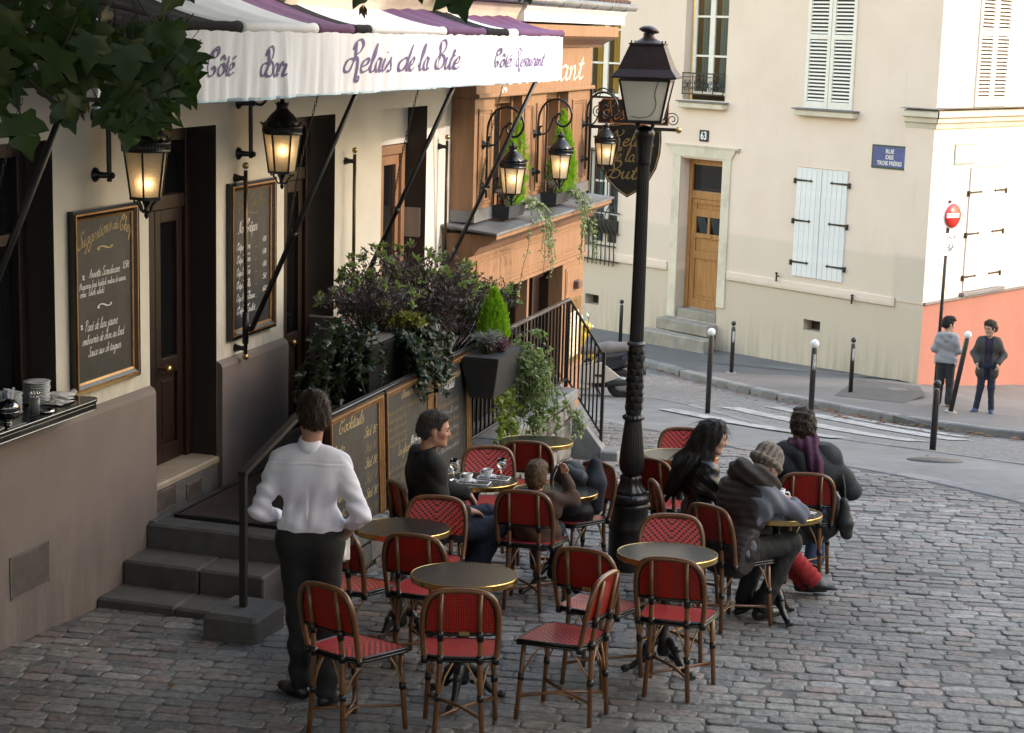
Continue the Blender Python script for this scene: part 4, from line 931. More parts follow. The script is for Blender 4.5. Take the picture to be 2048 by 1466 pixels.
# ------------------------------------------------------------ awning
PURP = mat('plum_canvas', (.105, .036, .105), .85, col2=(.09, .03, .09), scale=3, bump=.2, bscale=90, dist=.003)
CBLK = mat('black_canvas', (.008, .008, .011), .9, spec=.2, bump=.2, bscale=90, dist=.003); CWHT = mat('white_canvas', (.70, .69, .70), .8, col2=(.62, .61, .63), scale=3, bump=.2, bscale=90, dist=.003)
def canvas_mat():
 m = bpy.data.materials.new('stained_white_valance'); m.use_nodes = True; t = m.node_tree; L = t.links.new; b = t.nodes['Principled BSDF']
 tc = t.nodes.new('ShaderNodeTexCoord'); mp = t.nodes.new('ShaderNodeMapping'); mp.inputs['Scale'].default_value = (7, 7, .35); L(tc.outputs['Object'], mp.inputs['Vector'])
 n = nd(t, 'ShaderNodeTexNoise', Scale=2.2, Detail=8.0, Roughness=.7); L(mp.outputs[0], n.inputs['Vector'])
 mr = t.nodes.new('ShaderNodeMapRange'); mr.inputs['From Min'].default_value = .45; mr.inputs['From Max'].default_value = .75; L(n.outputs['Fac'], mr.inputs['Value'])
 c = nd(t, 'ShaderNodeMixRGB'); c.inputs[1].default_value = (.80, .80, .84, 1); c.inputs[2].default_value = (.62, .62, .645, 1); L(mr.outputs[0], c.inputs[0])
 sp = t.nodes.new('ShaderNodeSeparateXYZ'); L(tc.outputs['Object'], sp.inputs[0])
 hem = t.nodes.new('ShaderNodeMapRange'); hem.inputs['From Min'].default_value = 3.318; hem.inputs['From Max'].default_value = 3.330; hem.inputs['To Min'].default_value = 1; hem.inputs['To Max'].default_value = 0; L(sp.outputs['Z'], hem.inputs['Value'])
 c2 = nd(t, 'ShaderNodeMixRGB'); c2.inputs[2].default_value = (.50, .66, .75, 1); L(hem.outputs[0], c2.inputs[0]); L(c.outputs[0], c2.inputs[1])
 L(c2.outputs[0], b.inputs['Base Color']); b.inputs['Roughness'].default_value = .8
 return m
aw = thing('awning', 'plum, black and white striped awning with white valance lettered in violet script', 'awning', FO, FA)
AE = 1.0; A0, A1 = -.68, 8.38
STR = [(-.68, 1.07, CBLK), (1.07, 2.25, CWHT), (2.25, 2.89, PURP), (2.89, 3.23, CBLK), (3.23, 4.87, CWHT), (4.87, 5.90, PURP), (5.90, 6.55, CBLK), (6.55, 6.85, CWHT), (6.85, 8.38, PURP)]
mb = MB(); mats = [CBLK, CWHT, PURP]; N = 220; K = 10
def aw_z(t, s): # s 0 at the roller, 1 at the wall
 return 3.79 + .33 * (s ** 1.15) - .035 * math.sin(math.pi * s) * (1 + .5 * math.sin(t * 1.9)) + .006 * math.sin(t * 17 + 3 * s)
V = [(A0 + (A1 - A0) * i / N - .25 * (j / K) * 0, -(AE - .02) * (1 - j / K) - .02, aw_z(A0 + (A1 - A0) * i / N, j / K)) for i in range(N + 1) for j in range(K + 1)]
for i in range(N):
 t_ = A0 + (A1 - A0) * (i + .5) / N; mi = [mats.index(m) for a, b, m in STR if a <= t_ <= b][0]
 mb.f += [(i * (K + 1) + j, (i + 1) * (K + 1) + j, (i + 1) * (K + 1) + j + 1, i * (K + 1) + j + 1) for j in range(K)]; mb.mi += [mi] * K; mb.sm += [True] * K
mb.v = V; can = cp(mb, 'canopy', mats, aw)
for a, b, m in STR:
 mb = MB(); n = max(2, int((b - a) / .08)); pts = [(a + (b - a) * i / n, -AE, 3.765) for i in range(n + 1)]
 rr = [.036 + .002 * math.sin(p[0] * 31) + (.004 if i in (0, n) else 0) for i, p in enumerate(pts)]
 mb.tube(pts, rr, 12); cp(mb, 'roller_section', m, aw)
mb = MB(); mb.tube([(A0 - .05, -AE, 3.765), (A0, -AE, 3.765)], .045, 12); mb.tube([(A1, -AE, 3.765), (A1 + .04, -AE, 3.765)], .034, 12); cp(mb, 'roller_cap', BLK, aw)
mb = MB(); N = 700; K = 10
def val_y(t, s): # s 0 top, 1 bottom; soft vertical folds
 f_ = .010 * math.sin(t * 7.1 + .6 * math.sin(t * 2.3)) + .006 * math.sin(t * 19 + 2 * math.sin(t * 1.1)) + .004 * math.sin(t * 41 + s * 2) + .016 * math.exp(-((t - 1.62) / .045) ** 2) - .014 * math.exp(-((t - 1.72) / .03) ** 2) + .02 * math.exp(-((t - 5.1) / .05) ** 2)
 return -(AE + .025) + f_ * (.25 + .75 * s) * 1.3
mb.v = [(A0 + (A1 - A0) * i / N, val_y(A0 + (A1 - A0) * i / N, j / K), 3.745 - .435 * j / K - .004 * math.sin(i * .05) * j / K) for i in range(N + 1) for j in range(K + 1)]
for i in range(N):
 mb.f += [(i * (K + 1) + j, i * (K + 1) + j + 1, (i + 1) * (K + 1) + j + 1, (i + 1) * (K + 1) + j) for j in range(K)]; mb.mi += [0] * K; mb.sm += [True] * K
val = cp(mb, 'valance', canvas_mat(), aw)
VIOL = mat('violet_print', (.155, .11, .235), .8)
mb = MB()
# "Côté Bar", "Relais de la Bute", "Côté Restaurant"
script(mb, 'Côté', .56, 0, .075, slant=.22, pen=.25, contrast=.6, off=(0, 3.47), width=.42)
script(mb, 'Bar', 1.34, 0, .082, slant=.22, pen=.25, contrast=.6, off=(0, 3.455), width=.36)
script(mb, 'Relais', 2.74, 0, .10, slant=.28, pen=.24, contrast=.6, off=(0, 3.46), width=.92)
script(mb, 'de', 3.80, 0, .10, slant=.28, pen=.24, contrast=.6, off=(0, 3.46), width=.33)
script(mb, 'la', 4.20, 0, .10, slant=.28, pen=.24, contrast=.6, off=(0, 3.46), width=.27)
script(mb, 'Bute', 4.62, 0, .10, slant=.28, pen=.24, contrast=.6, off=(0, 3.46), width=.58)
script(mb, 'Côté', 6.16, 0, .072, slant=.2, pen=.26, contrast=.55, off=(0, 3.46), width=.50)
script(mb, 'Restaurant', 6.78, 0, .072, slant=.2, pen=.26, contrast=.55, off=(0, 3.46), width=.92)
mb.v = [(x, val_y(x, min(1, max(0, (3.745 - z) / .435))) - .004, z) for x, y, z in mb.v]
cp(mb, 'lettering', VIOL, val)
mb = MB(); mb.tube([(A0, -AE - .01, 3.318), (A1, -AE - .01, 3.318)], .012, 8); cp(mb, 'hem_bar', mat('hem_bar_blue', (.42, .52, .58), .5), aw)
mb = MB(); V = []
for j in range(9):
 s_ = j / 8; V += [(A0 - .002, -(AE) * (1 - s_) - .02 * s_, 3.77 + .3 * s_), (A0 - .002, -(AE) * (1 - s_) - .02 * s_, 3.32 + .6 * s_)]
mb.add(V, [(2 * i, 2 * i + 1, 2 * i + 3, 2 * i + 2) for i in range(8)], 0, True); cp(mb, 'side_flap', CWHT, aw)
# arms, wall rods, chains
ROD = mat('bronze_rod', (.05, .036, .022), .35, .7, col2=(.10, .07, .035), scale=6); CHN = mat('chain_iron', (.06, .05, .042), .45, .6)
for t0 in (-.95, 3.08, 5.23, 7.62):
 zt = 2.70
 mb = MB(); mb.tube([(t0, -.09, 1.30), (t0, -.09, zt)], .016, 8); rod = cp(mb, 'wall_rod', ROD, aw)
 mb = MB()
 for z in (1.34, zt - .06): mb.tube([(t0, 0, z), (t0, -.09, z)], .016, 6); mb.lathe([(.035, 0), (.035, .01), (.02, .02)], 10, c=(0, 0, 0))
 mb2 = MB()
 for z in (1.34, zt - .06):
  mb2.tube([(t0, -.002, z), (t0, -.05, z), (t0, -.088, z)], [.034, .018, .02], 8)
 mb2.tube([(t0, -.09, 1.38), (t0, -.09, 1.62)], .026, 8); mb2.tube([(t0, -.09, 1.50), (t0, -.14, 1.49)], .022, 8)
 cp(mb2, 'rod_bracket', BLK, rod)
 mb = MB(); mb.sphere((t0, -.09, zt + .035), .026, 10, 8); mb.sphere((t0, -.09, 1.275), .026, 10, 8); cp(mb, 'finial', BRASS, rod)
 mb = MB(); mb.tube([(t0, -.14, 1.49), (t0 - .03, -(AE - .01), 3.31)], .021, 8); mb.tube([(t0 - .012, -.48, 2.22), (t0 - .013, -.50, 2.262)], .026, 8); cp(mb, 'awning_arm', BLK, aw)
 # chain from under the canopy down to the arm
 a = Vector((t0 + .18, -.62, 3.36)); b = Vector((t0 - .0, -.42, 2.08)); n = 44
 mb = MB()
 for i in range(n):
  s_ = (i + .5) / n; p = a.lerp(b, s_) + Vector((-.10 * math.sin(math.pi * s_), 0, -.05 * math.sin(math.pi * s_))); d = (b - a).normalized()
  x = d.cross(Vector((0, 1, 0))).normalized() if i % 2 else d.cross(Vector((1, 0, 0))).normalized()
  L = (b - a).length / n * .78; r_l = .0085
  mb.tube([p + d * L * math.cos(q) + x * r_l * math.sin(q) for q in [k * math.pi / 3 for k in range(6)]], .0028, 4, closed=True)
 cp(mb, 'chain', CHN, aw)
# ------------------------------------------------------------ wooden restaurant front
sf = thing('restaurant_front', 'honey coloured wooden restaurant front with a zinc ledge, carved panels and a lettered fascia', 'shopfront', FO + FU * 8.0, FA)
def sp_(mb, name, m, parent=None, **k): mb.xf(Matrix.Translation((-8.0, 0, 0))); return mb.obj(name, m, parent or sf, **k)
FE = -.25
def panel_pilaster(x0, x1, z0, z1, y, cols):
 mb = MB(); mb.box(x0, x1, y, 0, z0, z1); W = (x1 - x0) / cols
 for c in range(cols):
  a, b = x0 + c * W + W * .16, x0 + (c + 1) * W - W * .16
  # moulding frame and raised field
  for q, (i, h) in enumerate(((0, .016), (.028, .008))):
   mb.box(a + i, b - i, y - h, y - .0005, z0 + .10 + i, z0 + .112 + i + .012); mb.box(a + i, b - i, y - h, y - .0005, z1 - .124 - i, z1 - .10 - i)
   mb.box(a + i, a + i + .022, y - h, y - .0005, z0 + .124 + i, z1 - .124 - i); mb.box(b - i - .022, b - i, y - h, y - .0005, z0 + .124 + i, z1 - .124 - i)
  mb.box(a + .065, b - .065, y - .006, y - .0005, z0 + .17, z1 - .17)
 sp_(mb, 'pilaster', WOODO, bevel=.004)
PZ0, PZ1 = 1.93, 3.10
panel_pilaster(7.98, 8.62, PZ0, PZ1, FE, 1); panel_pilaster(9.58, 10.50, PZ0, PZ1, FE, 2); panel_pilaster(11.42, 12.40, PZ0, PZ1, FE, 1)
for x0, x1 in ((7.975, 8.64), (9.56, 10.52), (11.40, 12.42)):
 mb = MB(); mb.box(x0, x1, FE - .02, .0, 1.862, 1.985); sp_(mb, 'zinc_upstand', ZINC)
WSH = WOODO
for x0, x1 in ((8.62, 9.58), (10.50, 11.42)):
 mb = MB(); mb.box(x0 + .001, x0 + .06, FE + .10, .05, 1.9, 3.10); mb.box(x1 - .06, x1 - .001, FE + .10, .05, 1.9, 3.10); mb.box(x0 + .06, x1 - .06, FE + .22, .05, 1.9, 3.10); mb.box(x0 + .06, x1 - .06, FE + .12, FE + .2, 3.02, 3.10)
 wv = sp_(mb, 'window', WSH, bevel=.004)
 mb = MB(); mb.box(x0 + .14, x1 - .14, FE + .205, FE + .217, 2.05, 2.95); sp_(mb, 'pane', DKGLASS, wv)
 mb = MB(); mb.box(x0 + .01, x1 - .01, FE + .0, FE + .02, 2.14, 2.165)
 n = 7
 for i in range(n):
  x = x0 + .06 + (x1 - x0 - .12) * i / (n - 1); mb.tube([(x, FE + .01, 1.9), (x, FE + .01, 2.24)], [.009, .009], 6); mb.sphere((x, FE + .01, 2.255), .017, 6, 5)
 sp_(mb, 'window_guard', BLK)
# fascia board, cove and projecting cornice
mb = MB(); mb.box(7.98, 12.40, FE - .01, 0, 3.105, 3.60); mb.cbox(7.96, 12.44, FE - .05, FE - .011, 3.105, 3.15, .008); fa = sp_(mb, 'fascia', WOODO)
CRW = mat('cream_letter_paint', (.80, .74, .58), .6)
mb = MB(); script(mb, 'Restaurant', 8.35, 0, .165, slant=.12, pen=.17, contrast=.75, nib=60, off=(0, 3.235), width=3.62); mb.v = [(x, FE - .013, z) for x, y, z in mb.v]; sp_(mb, 'lettering', CRW, fa)
mb = MB(); P = [(-.002, 3.605), (FE - .02, 3.605), (FE - .05, 3.64), (FE - .10, 3.67), (FE - .20, 3.71), (FE - .24, 3.74), (FE - .24, 3.86), (-.002, 3.86)]
mb.prism(P, 7.98, 12.75, 'x'); sp_(mb, 'cornice', WOODO)
mb = MB(); mb.prism([(-.002, 3.862), (-.5, 3.885), (-.5, 3.99), (-.53, 4.03), (-.53, 4.06), (-.002, 4.06)], 8.75, 13.0, 'x'); sp_(mb, 'white_cornice', WHITE)
mb = MB(); mb.prism([(-.002, 3.88), (-.42, 3.90), (-.45, 3.97), (-.5, 4.05), (-.002, 4.07)], 3.0, 8.74, 'x'); sp_(mb, 'stone_cornice', SOFTST)
mb = MB(); mb.tube([(6.0, -.55, 4.10), (13.3, -.55, 4.10)], .045, 10); mb.box(6.0, 13.2, -.54, .0, 4.075, 4.085)
for x in np.arange(6.4, 13.2, .7): mb.tube([(x, -.55, 4.10), (x + .03, -.55, 4.10)], .052, 10)
sp_(mb, 'gutter', ZINC)
# zinc ledge in separate sheets, with rolled front edge
xs = [7.72, 8.62, 9.30, 9.98, 10.70, 11.5, 12.42]
for i in range(6):
 a, b = xs[i] + (0 if i == 0 else .006), xs[i + 1] - .006
 mb = MB(); mb.hexa([(a, -.60, 1.775), (b, -.60, 1.775), (b, 0, 1.83), (a, 0, 1.83), (a, -.60, 1.80), (b, -.60, 1.80), (b, 0, 1.858), (a, 0, 1.858)]); sp_(mb, 'zinc_sheet', ZINC, bevel=.004)
# corbelled cornice under the ledge, frieze
mb = MB(); P = [(-.002, 1.772), (-.575, 1.768), (-.575, 1.73), (-.53, 1.70), (-.47, 1.665), (-.40, 1.64), (-.37, 1.60), (-.34, 1.56), (-.28, 1.53), (-.28, 1.50), (-.002, 1.50)]
mb.prism(P, 7.78, 12.40, 'x'); sp_(mb, 'ledge_cornice', WOODO)
mb = MB(); mb.box(7.98, 12.38, FE, 0, 1.06, 1.497)
mb.box(8.12, 12.24, FE - .016, FE - .0005, 1.44, 1.465); mb.box(8.12, 12.24, FE - .016, FE - .0005, 1.15, 1.175); mb.box(8.12, 8.145, FE - .016, FE - .0005, 1.175, 1.44); mb.box(12.215, 12.24, FE - .016, FE - .0005, 1.175, 1.44)
mb.box(8.18, 12.18, FE - .008, FE - .0005, 1.20, 1.415); mb.box(7.96, 12.42, FE - .03, FE - .0005, 1.06, 1.10)
sp_(mb, 'frieze', WOODO, bevel=.004)
# lower front: pilasters and dark folding doors
mb = MB(); mb.box(7.98, 8.75, FE, 0, -.9, 1.057); sp_(mb, 'pilaster', WOODO)
mb = MB(); mb.box(11.42, 12.38, FE, 0, -1.5, 1.057); mb.box(11.54, 12.26, FE - .012, FE - .0005, .62, .98); mb.box(11.58, 12.22, FE - .018, FE - .012, .66, .94); mb.box(11.54, 12.26, FE - .012, FE - .0005, -1.3, -.35); mb.box(11.6, 12.2, FE - .02, FE - .012, -1.2, -.42); mb.box(11.40, 12.40, FE - .02, FE - .0005, -.32, -.27)
sp_(mb, 'pilaster', WOODO, bevel=.004)
mb = MB(); mb.box(8.752, 11.418, .03, .06, -.9, 1.057)
for i in range(5):
 x = 8.76 + i * .66; mb.box(x, x + .05, -.08, .03, -.9, 1.055)
for z in (-.85, .05, .9): mb.box(8.752, 11.418, -.02, .029, z, z + .1)
sp_(mb, 'folding_door', WOODD)
mb = MB(); mb.box(10.1, 10.17, -.21, -.05, -.8, 1.055); sp_(mb, 'door_jamb', WOODO)
bp_ = MB(); bp_.cbox(11.62, 12.20, FE - .03, FE - .0005, -.22, .58, .006)
mc = sp_(bp_, 'menu_case', BRASS)
mb = MB(); mb.box(11.72, 12.10, FE - .034, FE - .0305, -.14, .42); sp_(mb, 'menu_card', mat('menu_card', (.62, .56, .40), .6, col2=(.30, .26, .18), scale=9, stretch=(1, 1, 8), ramp=(.5, .6)), mc)
mb = MB(); mb.cbox(11.86, 12.02, FE - .09, FE - .0005, .70, .80, .015); sp_(mb, 'bell_box', mat('brown_plastic', (.12, .07, .05), .5))
# ------------------------------------------------------------ cast iron street lamp
def gz(p): return zg(p[0], p[1])
IRON = mat('cast_iron_paint', (.0055, .005, .005), .4, col2=(.012, .0105, .010), scale=10, bump=.3, bscale=50, dist=.004)
PLUM = mat('plum_brown_roof_paint', (.035, .022, .024), .45, col2=(.05, .034, .036), scale=9, bump=.1)
def translucent_mat(name, col, rough=.25, bump=0.0, mixf=.45):
 m = bpy.data.materials.new(name); m.use_nodes = True; t = m.node_tree; L = t.links.new; b = t.nodes['Principled BSDF']; out = t.nodes['Material Output']
 b.inputs['Base Color'].default_value = (*col, 1); b.inputs['Roughness'].default_value = rough
 tr = t.nodes.new('ShaderNodeBsdfTranslucent'); tr.inputs['Color'].default_value = (min(1, col[0] * 1.25), min(1, col[1] * 1.25), min(1, col[2] * 1.25), 1)
 mx = t.nodes.new('ShaderNodeMixShader'); mx.inputs[0].default_value = mixf; L(b.outputs[0], mx.inputs[1]); L(tr.outputs[0], mx.inputs[2]); L(mx.outputs[0], out.inputs['Surface'])
 if bump:
  tc = t.nodes.new('ShaderNodeTexCoord'); n = nd(t, 'ShaderNodeTexNoise', Scale=95.0, Detail=2.0); L(tc.outputs['Object'], n.inputs['Vector'])
  bp = t.nodes.new('ShaderNodeBump'); bp.inputs['Strength'].default_value = bump; bp.inputs['Distance'].default_value = .006; L(n.outputs['Fac'], bp.inputs['Height']); L(bp.outputs[0], b.inputs['Normal']); L(bp.outputs[0], tr.inputs['Normal'])
 return m
FROST = translucent_mat('frosted_pane', (.84, .80, .74), .35, mixf=.42)
HAMM = translucent_mat('hammered_pane', (.62, .55, .42), .2, bump=1.0, mixf=.6)
LX, LY = .91, 13.2
LZ = -.2
sl_ = thing('street_lamp', 'tall black cast iron street lamp with a four sided lantern standing among the tables', 'street lamp', (LX, LY, LZ))
def lathe_f(mb, prof, n=48, flutes=0, fd=0.0, twist=0.0):
 v = []; m = len(prof)
 for j, (r, z) in enumerate(prof):
  for i in range(n):
   a = 2 * math.pi * i / n
   rr = r * (1 - fd * (.5 + .5 * math.cos(flutes * a + twist * z)) if flutes else 1); v.append((rr * math.cos(a), rr * math.sin(a), z - LZ))
 mb.add(v, [(j * n + i, j * n + (i + 1) % n, (j + 1) * n + (i + 1) % n, (j + 1) * n + i) for j in range(m - 1) for i in range(n)], 0, True)
 return mb
mb = lathe_f(MB(), [(.150, -.35), (.150, .10), (.148, .13), (.156, .15), (.152, .18), (.142, .20), (.140, .30), (.150, .32), (.150, .345), (.136, .355)]); mb.obj('pedestal', IRON, sl_)
mb = lathe_f(MB(), [(.136, .355), (.152, .365), (.158, .385), (.152, .41), (.125, .425)], 72, 26, .05, 60); mb.obj('rope_moulding', IRON, sl_)
mb = lathe_f(MB(), [(.125, .425), (.130, .44), (.116, .455), (.092, .48), (.082, .515), (.088, .54), (.078, .555), (.068, .56)], 64, 10, .07); mb.obj('leaf_collar', IRON, sl_)
mb = lathe_f(MB(), [(.060, .56), (.088, .60), (.094, .66), (.088, .74), (.076, .85), (.066, .94), (.062, .975)], 96, 24, .07); mb.obj('fluted_vase', IRON, sl_)
mb = lathe_f(MB(), [(.062, .975), (.080, .985), (.086, 1.00), (.070, 1.015), (.058, 1.02)], 64, 14, .10); mb.obj('crown_ring', IRON, sl_)
# trunk with applied leaves
mb = lathe_f(MB(), [(.058, 1.02), (.062, 1.10), (.060, 1.30), (.057, 1.50), (.055, 1.535)], 32)
for row in range(9):
 for c in range(7):
  a = 2 * math.pi * (c + .5 * (row % 2)) / 7; z = 1.06 + row * .052; r = .060
  d = Vector((math.cos(a), math.sin(a), 0)); s_ = Vector((-d.y, d.x, 0)); p = d * r + Vector((0, 0, z - LZ))
  mb.add([p - s_ * .022 + d * .002, p + s_ * .022 + d * .002, p + d * .016 + Vector((0, 0, .036)), p - Vector((0, 0, .024)) + d * .004], [(0, 1, 2), (1, 0, 3)], 0, False)
mb.obj('leafy_trunk', IRON, sl_)
mb = lathe_f(MB(), [(.055, 1.535), (.068, 1.54), (.070, 1.555), (.058, 1.565), (.052, 1.57)], 32); mb.obj('neck_ring', mat('worn_iron', (.05, .05, .05), .35, .3), sl_)
mb = lathe_f(MB(), [(.0525, 1.57), (.049, 2.1), (.046, 2.6), (.044, 2.86)], 96, 20, .10); mb.obj('fluted_shaft', IRON, sl_)
mb = lathe_f(MB(), [(.044, 2.86), (.052, 2.87), (.050, 2.89), (.058, 2.96), (.062, 3.03), (.066, 3.05), (.072, 3.07), (.074, 3.095), (.058, 3.12), (.03, 3.14), (.0, 3.142)], 48, 12, .03); mb.obj('capital', IRON, sl_)
LR = R(-10)
def sq(w, z): return [(-w, -w, z - LZ), (w, -w, z - LZ), (w, w, z - LZ), (-w, w, z - LZ)]
def frust(mb, levels, cap0=True, cap1=True):
 v = [p for w_, z in levels for p in sq(w_, z)]; f = []
 for j in range(len(levels) - 1):
  for i in range(4): f.append((j * 4 + i, j * 4 + (i + 1) % 4, j * 4 + 4 + (i + 1) % 4, j * 4 + 4 + i))
 if cap0: f.append((3, 2, 1, 0))
 if cap1: k = (len(levels) - 1) * 4; f.append((k, k + 1, k + 2, k + 3))
 return mb.add(v, f)
lan = MB(); frust(lan, [(.118, 3.165), (.128, 3.168), (.128, 3.183), (.118, 3.186)])
for sx, sy in ((-1, -1), (1, -1), (1, 1), (-1, 1)):
 lan.bar((sx * .121, sy * .121, 3.18 - LZ), (sx * .178, sy * .178, 3.475 - LZ), .014, .014)
 lan.tube([(sx * .03, sy * .03, 3.10 - LZ), (sx * .05, sy * .05, 3.13 - LZ), (sx * .06, sy * .06, 3.165 - LZ)], .010, 6)
for a, b in (((-1, -1), (1, -1)), ((1, -1), (1, 1)), ((1, 1), (-1, 1)), ((-1, 1), (-1, -1))): lan.bar((a[0] * .176, a[1] * .176, 3.468 - LZ), (b[0] * .176, b[1] * .176, 3.468 - LZ), .014, .014)
lan.tube([(.128, -.02, 3.19 - LZ), (.155, -.02, 3.215 - LZ), (.165, -.02, 3.19 - LZ), (.15, -.02, 3.18 - LZ)], .005, 5)
lan.obj('lantern_frame', IRON, sl_, rotz=LR)
mb = MB(); frust(mb, [(.178, 3.478), (.228, 3.482), (.232, 3.492), (.190, 3.545), (.121, 3.715), (.121, 3.722)]); mb.obj('lantern_roof', PLUM, sl_, rotz=LR, bevel=.003)
mb = MB(); frust(mb, [(.127, 3.717), (.127, 3.728)]);
for sx in (-1, 1):
 for sy in (-1, 1): mb.tube([(sx * .11, sy * .11, 3.72 - LZ), (sx * .11, sy * .11, 3.745 - LZ)], .006, 6)
mb.obj('roof_plate', PLUM, sl_, rotz=LR)
mb = lathe_f(MB(), [(.108, 3.728), (.100, 3.738), (.07, 3.75), (.045, 3.765), (.038, 3.785), (.040, 3.80)], 32); mb.obj('chimney_cowl', PLUM, sl_)
mb = MB(); mb.lathe([(.0, -.012), (.05, -.010), (.074, 0), (.070, .012), (.05, .026), (.02, .036), (.0, .038)], 28); mb.xf(Matrix.Translation((0, 0, 3.812 - LZ)) @ Matrix.Rotation(R(9), 4, 'Y') @ Matrix.Rotation(R(-6), 4, 'X')); mb.obj('chimney_cap', PLUM, sl_)
for k in range(4):
 mb = MB(); w0, w1 = .116, .170
 mb.add([(-w0, -.119, 3.186 - LZ), (w0, -.119, 3.186 - LZ), (w1, -.173, 3.462 - LZ), (-w1, -.173, 3.462 - LZ)], [(0, 1, 2, 3)]); mb.obj('pane', FROST, sl_, rotz=LR + k * math.pi / 2)
mb = MB(); mb.tube(crom([(-.09, -.1255, 3.212), (-.02, -.1235, 3.204), (.05, -.128, 3.225), (.085, -.142, 3.295), (.075, -.157, 3.37), (.088, -.169, 3.43), (.10, -.174, 3.458)], 5), .004, 6); mb.v = [(a, b, c - LZ) for a, b, c in mb.v]; mb.obj('pipe_silhouette', mat('pipe_silhouette_grey', (.22, .21, .20), .6), sl_, rotz=LR)  # grey tube outside the pane imitates the inner pipe's silhouette through frosted glass
# ------------------------------------------------------------ lit wall lanterns
BULB = bpy.data.materials.new('lit_bulb'); BULB.use_nodes = True; b_ = BULB.node_tree.nodes['Principled BSDF']
b_.inputs['Base Color'].default_value = (1, .8, .5, 1); b_.inputs['Emission Color'].default_value = (1, .68, .30, 1); b_.inputs['Emission Strength'].default_value = 5
LGI = mat('lantern_black', (.006, .006, .0065), .3, bump=.15, bscale=40)
lan_me = {}
def lantern_meshes():
 n = 6; z1 = .30; r0, r1 = .104, .146
 mb = MB()
 for k in range(n):
  a = 2 * math.pi * k / n; mb.bar((r0 * math.cos(a), r0 * math.sin(a), 0), (r1 * math.cos(a), r1 * math.sin(a), z1), .014, .012)
 for k in range(n):
  a, b = 2 * math.pi * k / n, 2 * math.pi * (k + 1) / n
  mb.bar((r0 * math.cos(a), r0 * math.sin(a), .0), (r0 * math.cos(b), r0 * math.sin(b), .0), .02, .02)
 lan_me['frame'] = mb.mesh('frame', LGI)
 mb = MB(); mb.lathe([(.150, .298), (.158, .300), (.158, .312), (.152, .318), (.152, .345), (.160, .352), (.162, .36), (.14, .366)], 36)
 for k in range(44):
  a = 2 * math.pi * k / 44; mb.bar((.153 * math.cos(a), .153 * math.sin(a), .318), (.153 * math.cos(a), .153 * math.sin(a), .346), .008, .008)
 lan_me['gallery'] = mb.mesh('gallery', LGI)
 mb = MB(); m = 18
 for k in range(m):   # leaf cresting
  a = 2 * math.pi * k / m
  for da, dr, dz in ((0, .026, .040),):
   p0 = Vector((.150 * math.cos(a - .15), .150 * math.sin(a - .15), .355)); p1 = Vector((.150 * math.cos(a + .15), .150 * math.sin(a + .15), .355))
   t_ = Vector(((.160 + dr) * math.cos(a), (.160 + dr) * math.sin(a), .36 + dz)); q0 = Vector((.172 * math.cos(a - .16), .172 * math.sin(a - .16), .378)); q1 = Vector((.172 * math.cos(a + .16), .172 * math.sin(a + .16), .378)); mid = Vector((.162 * math.cos(a), .162 * math.sin(a), .372))
   mb.add([p0, q0, mid, t_, q1, p1], [(0, 2, 1), (1, 2, 3), (2, 4, 3), (5, 4, 2), (0, 5, 2)])
 lan_me['cresting'] = mb.mesh('cresting', LGI)
 mb = MB(); mb.lathe([(.142, .36), (.136, .385), (.122, .415), (.10, .445), (.075, .47), (.055, .488), (.046, .505), (.045, .52), (.052, .528), (.050, .545), (.03, .55), (.018, .555), (.018, .585), (.0, .59)], 32)
 for k in range(9):
  a = 2 * math.pi * k / 9; p = Vector((math.cos(a), math.sin(a), 0)); s_ = Vector((-p.y, p.x, 0))
  mb.add([p * .046 - s_ * .014 + Vector((0, 0, .525)), p * .046 + s_ * .014 + Vector((0, 0, .525)), p * .072 + Vector((0, 0, .562))], [(0, 1, 2)])
 lan_me['dome'] = mb.mesh('dome', LGI)
 mb = MB(); mb.lathe([(.0, -.14), (.010, -.13), (.016, -.115), (.012, -.10), (.022, -.085), (.014, -.07), (.018, -.05), (.03, -.02), (.05, -.012), (.0, -.01)], 12)
 for k in range(4):
  a = math.pi / 4 + math.pi / 2 * k
  pts = [(.098, -.005), (.088, -.028), (.066, -.022), (.070, -.038), (.052, -.05), (.042, -.08), (.020, -.095)]
  mb.tube(crom([(r * math.cos(a), r * math.sin(a), z) for r, z in pts], 3), .007, 5)
 lan_me['drop_finial'] = mb.mesh('drop_finial', LGI)
 a, b = 0, 2 * math.pi / n; mb = MB()
 mb.add([(r0 * .985 * math.cos(a), r0 * .985 * math.sin(a), .004), (r0 * .985 * math.cos(b), r0 * .985 * math.sin(b), .004), (r1 * .985 * math.cos(b), r1 * .985 * math.sin(b), .298), (r1 * .985 * math.cos(a), r1 * .985 * math.sin(a), .298)], [(0, 1, 2, 3)])
 lan_me['pane'] = mb.mesh('pane', HAMM)
 mb = MB(); mb.sphere((0, 0, 0), .024, 12, 8); lan_me['bulb'] = mb.mesh('bulb', BULB)
lantern_meshes()
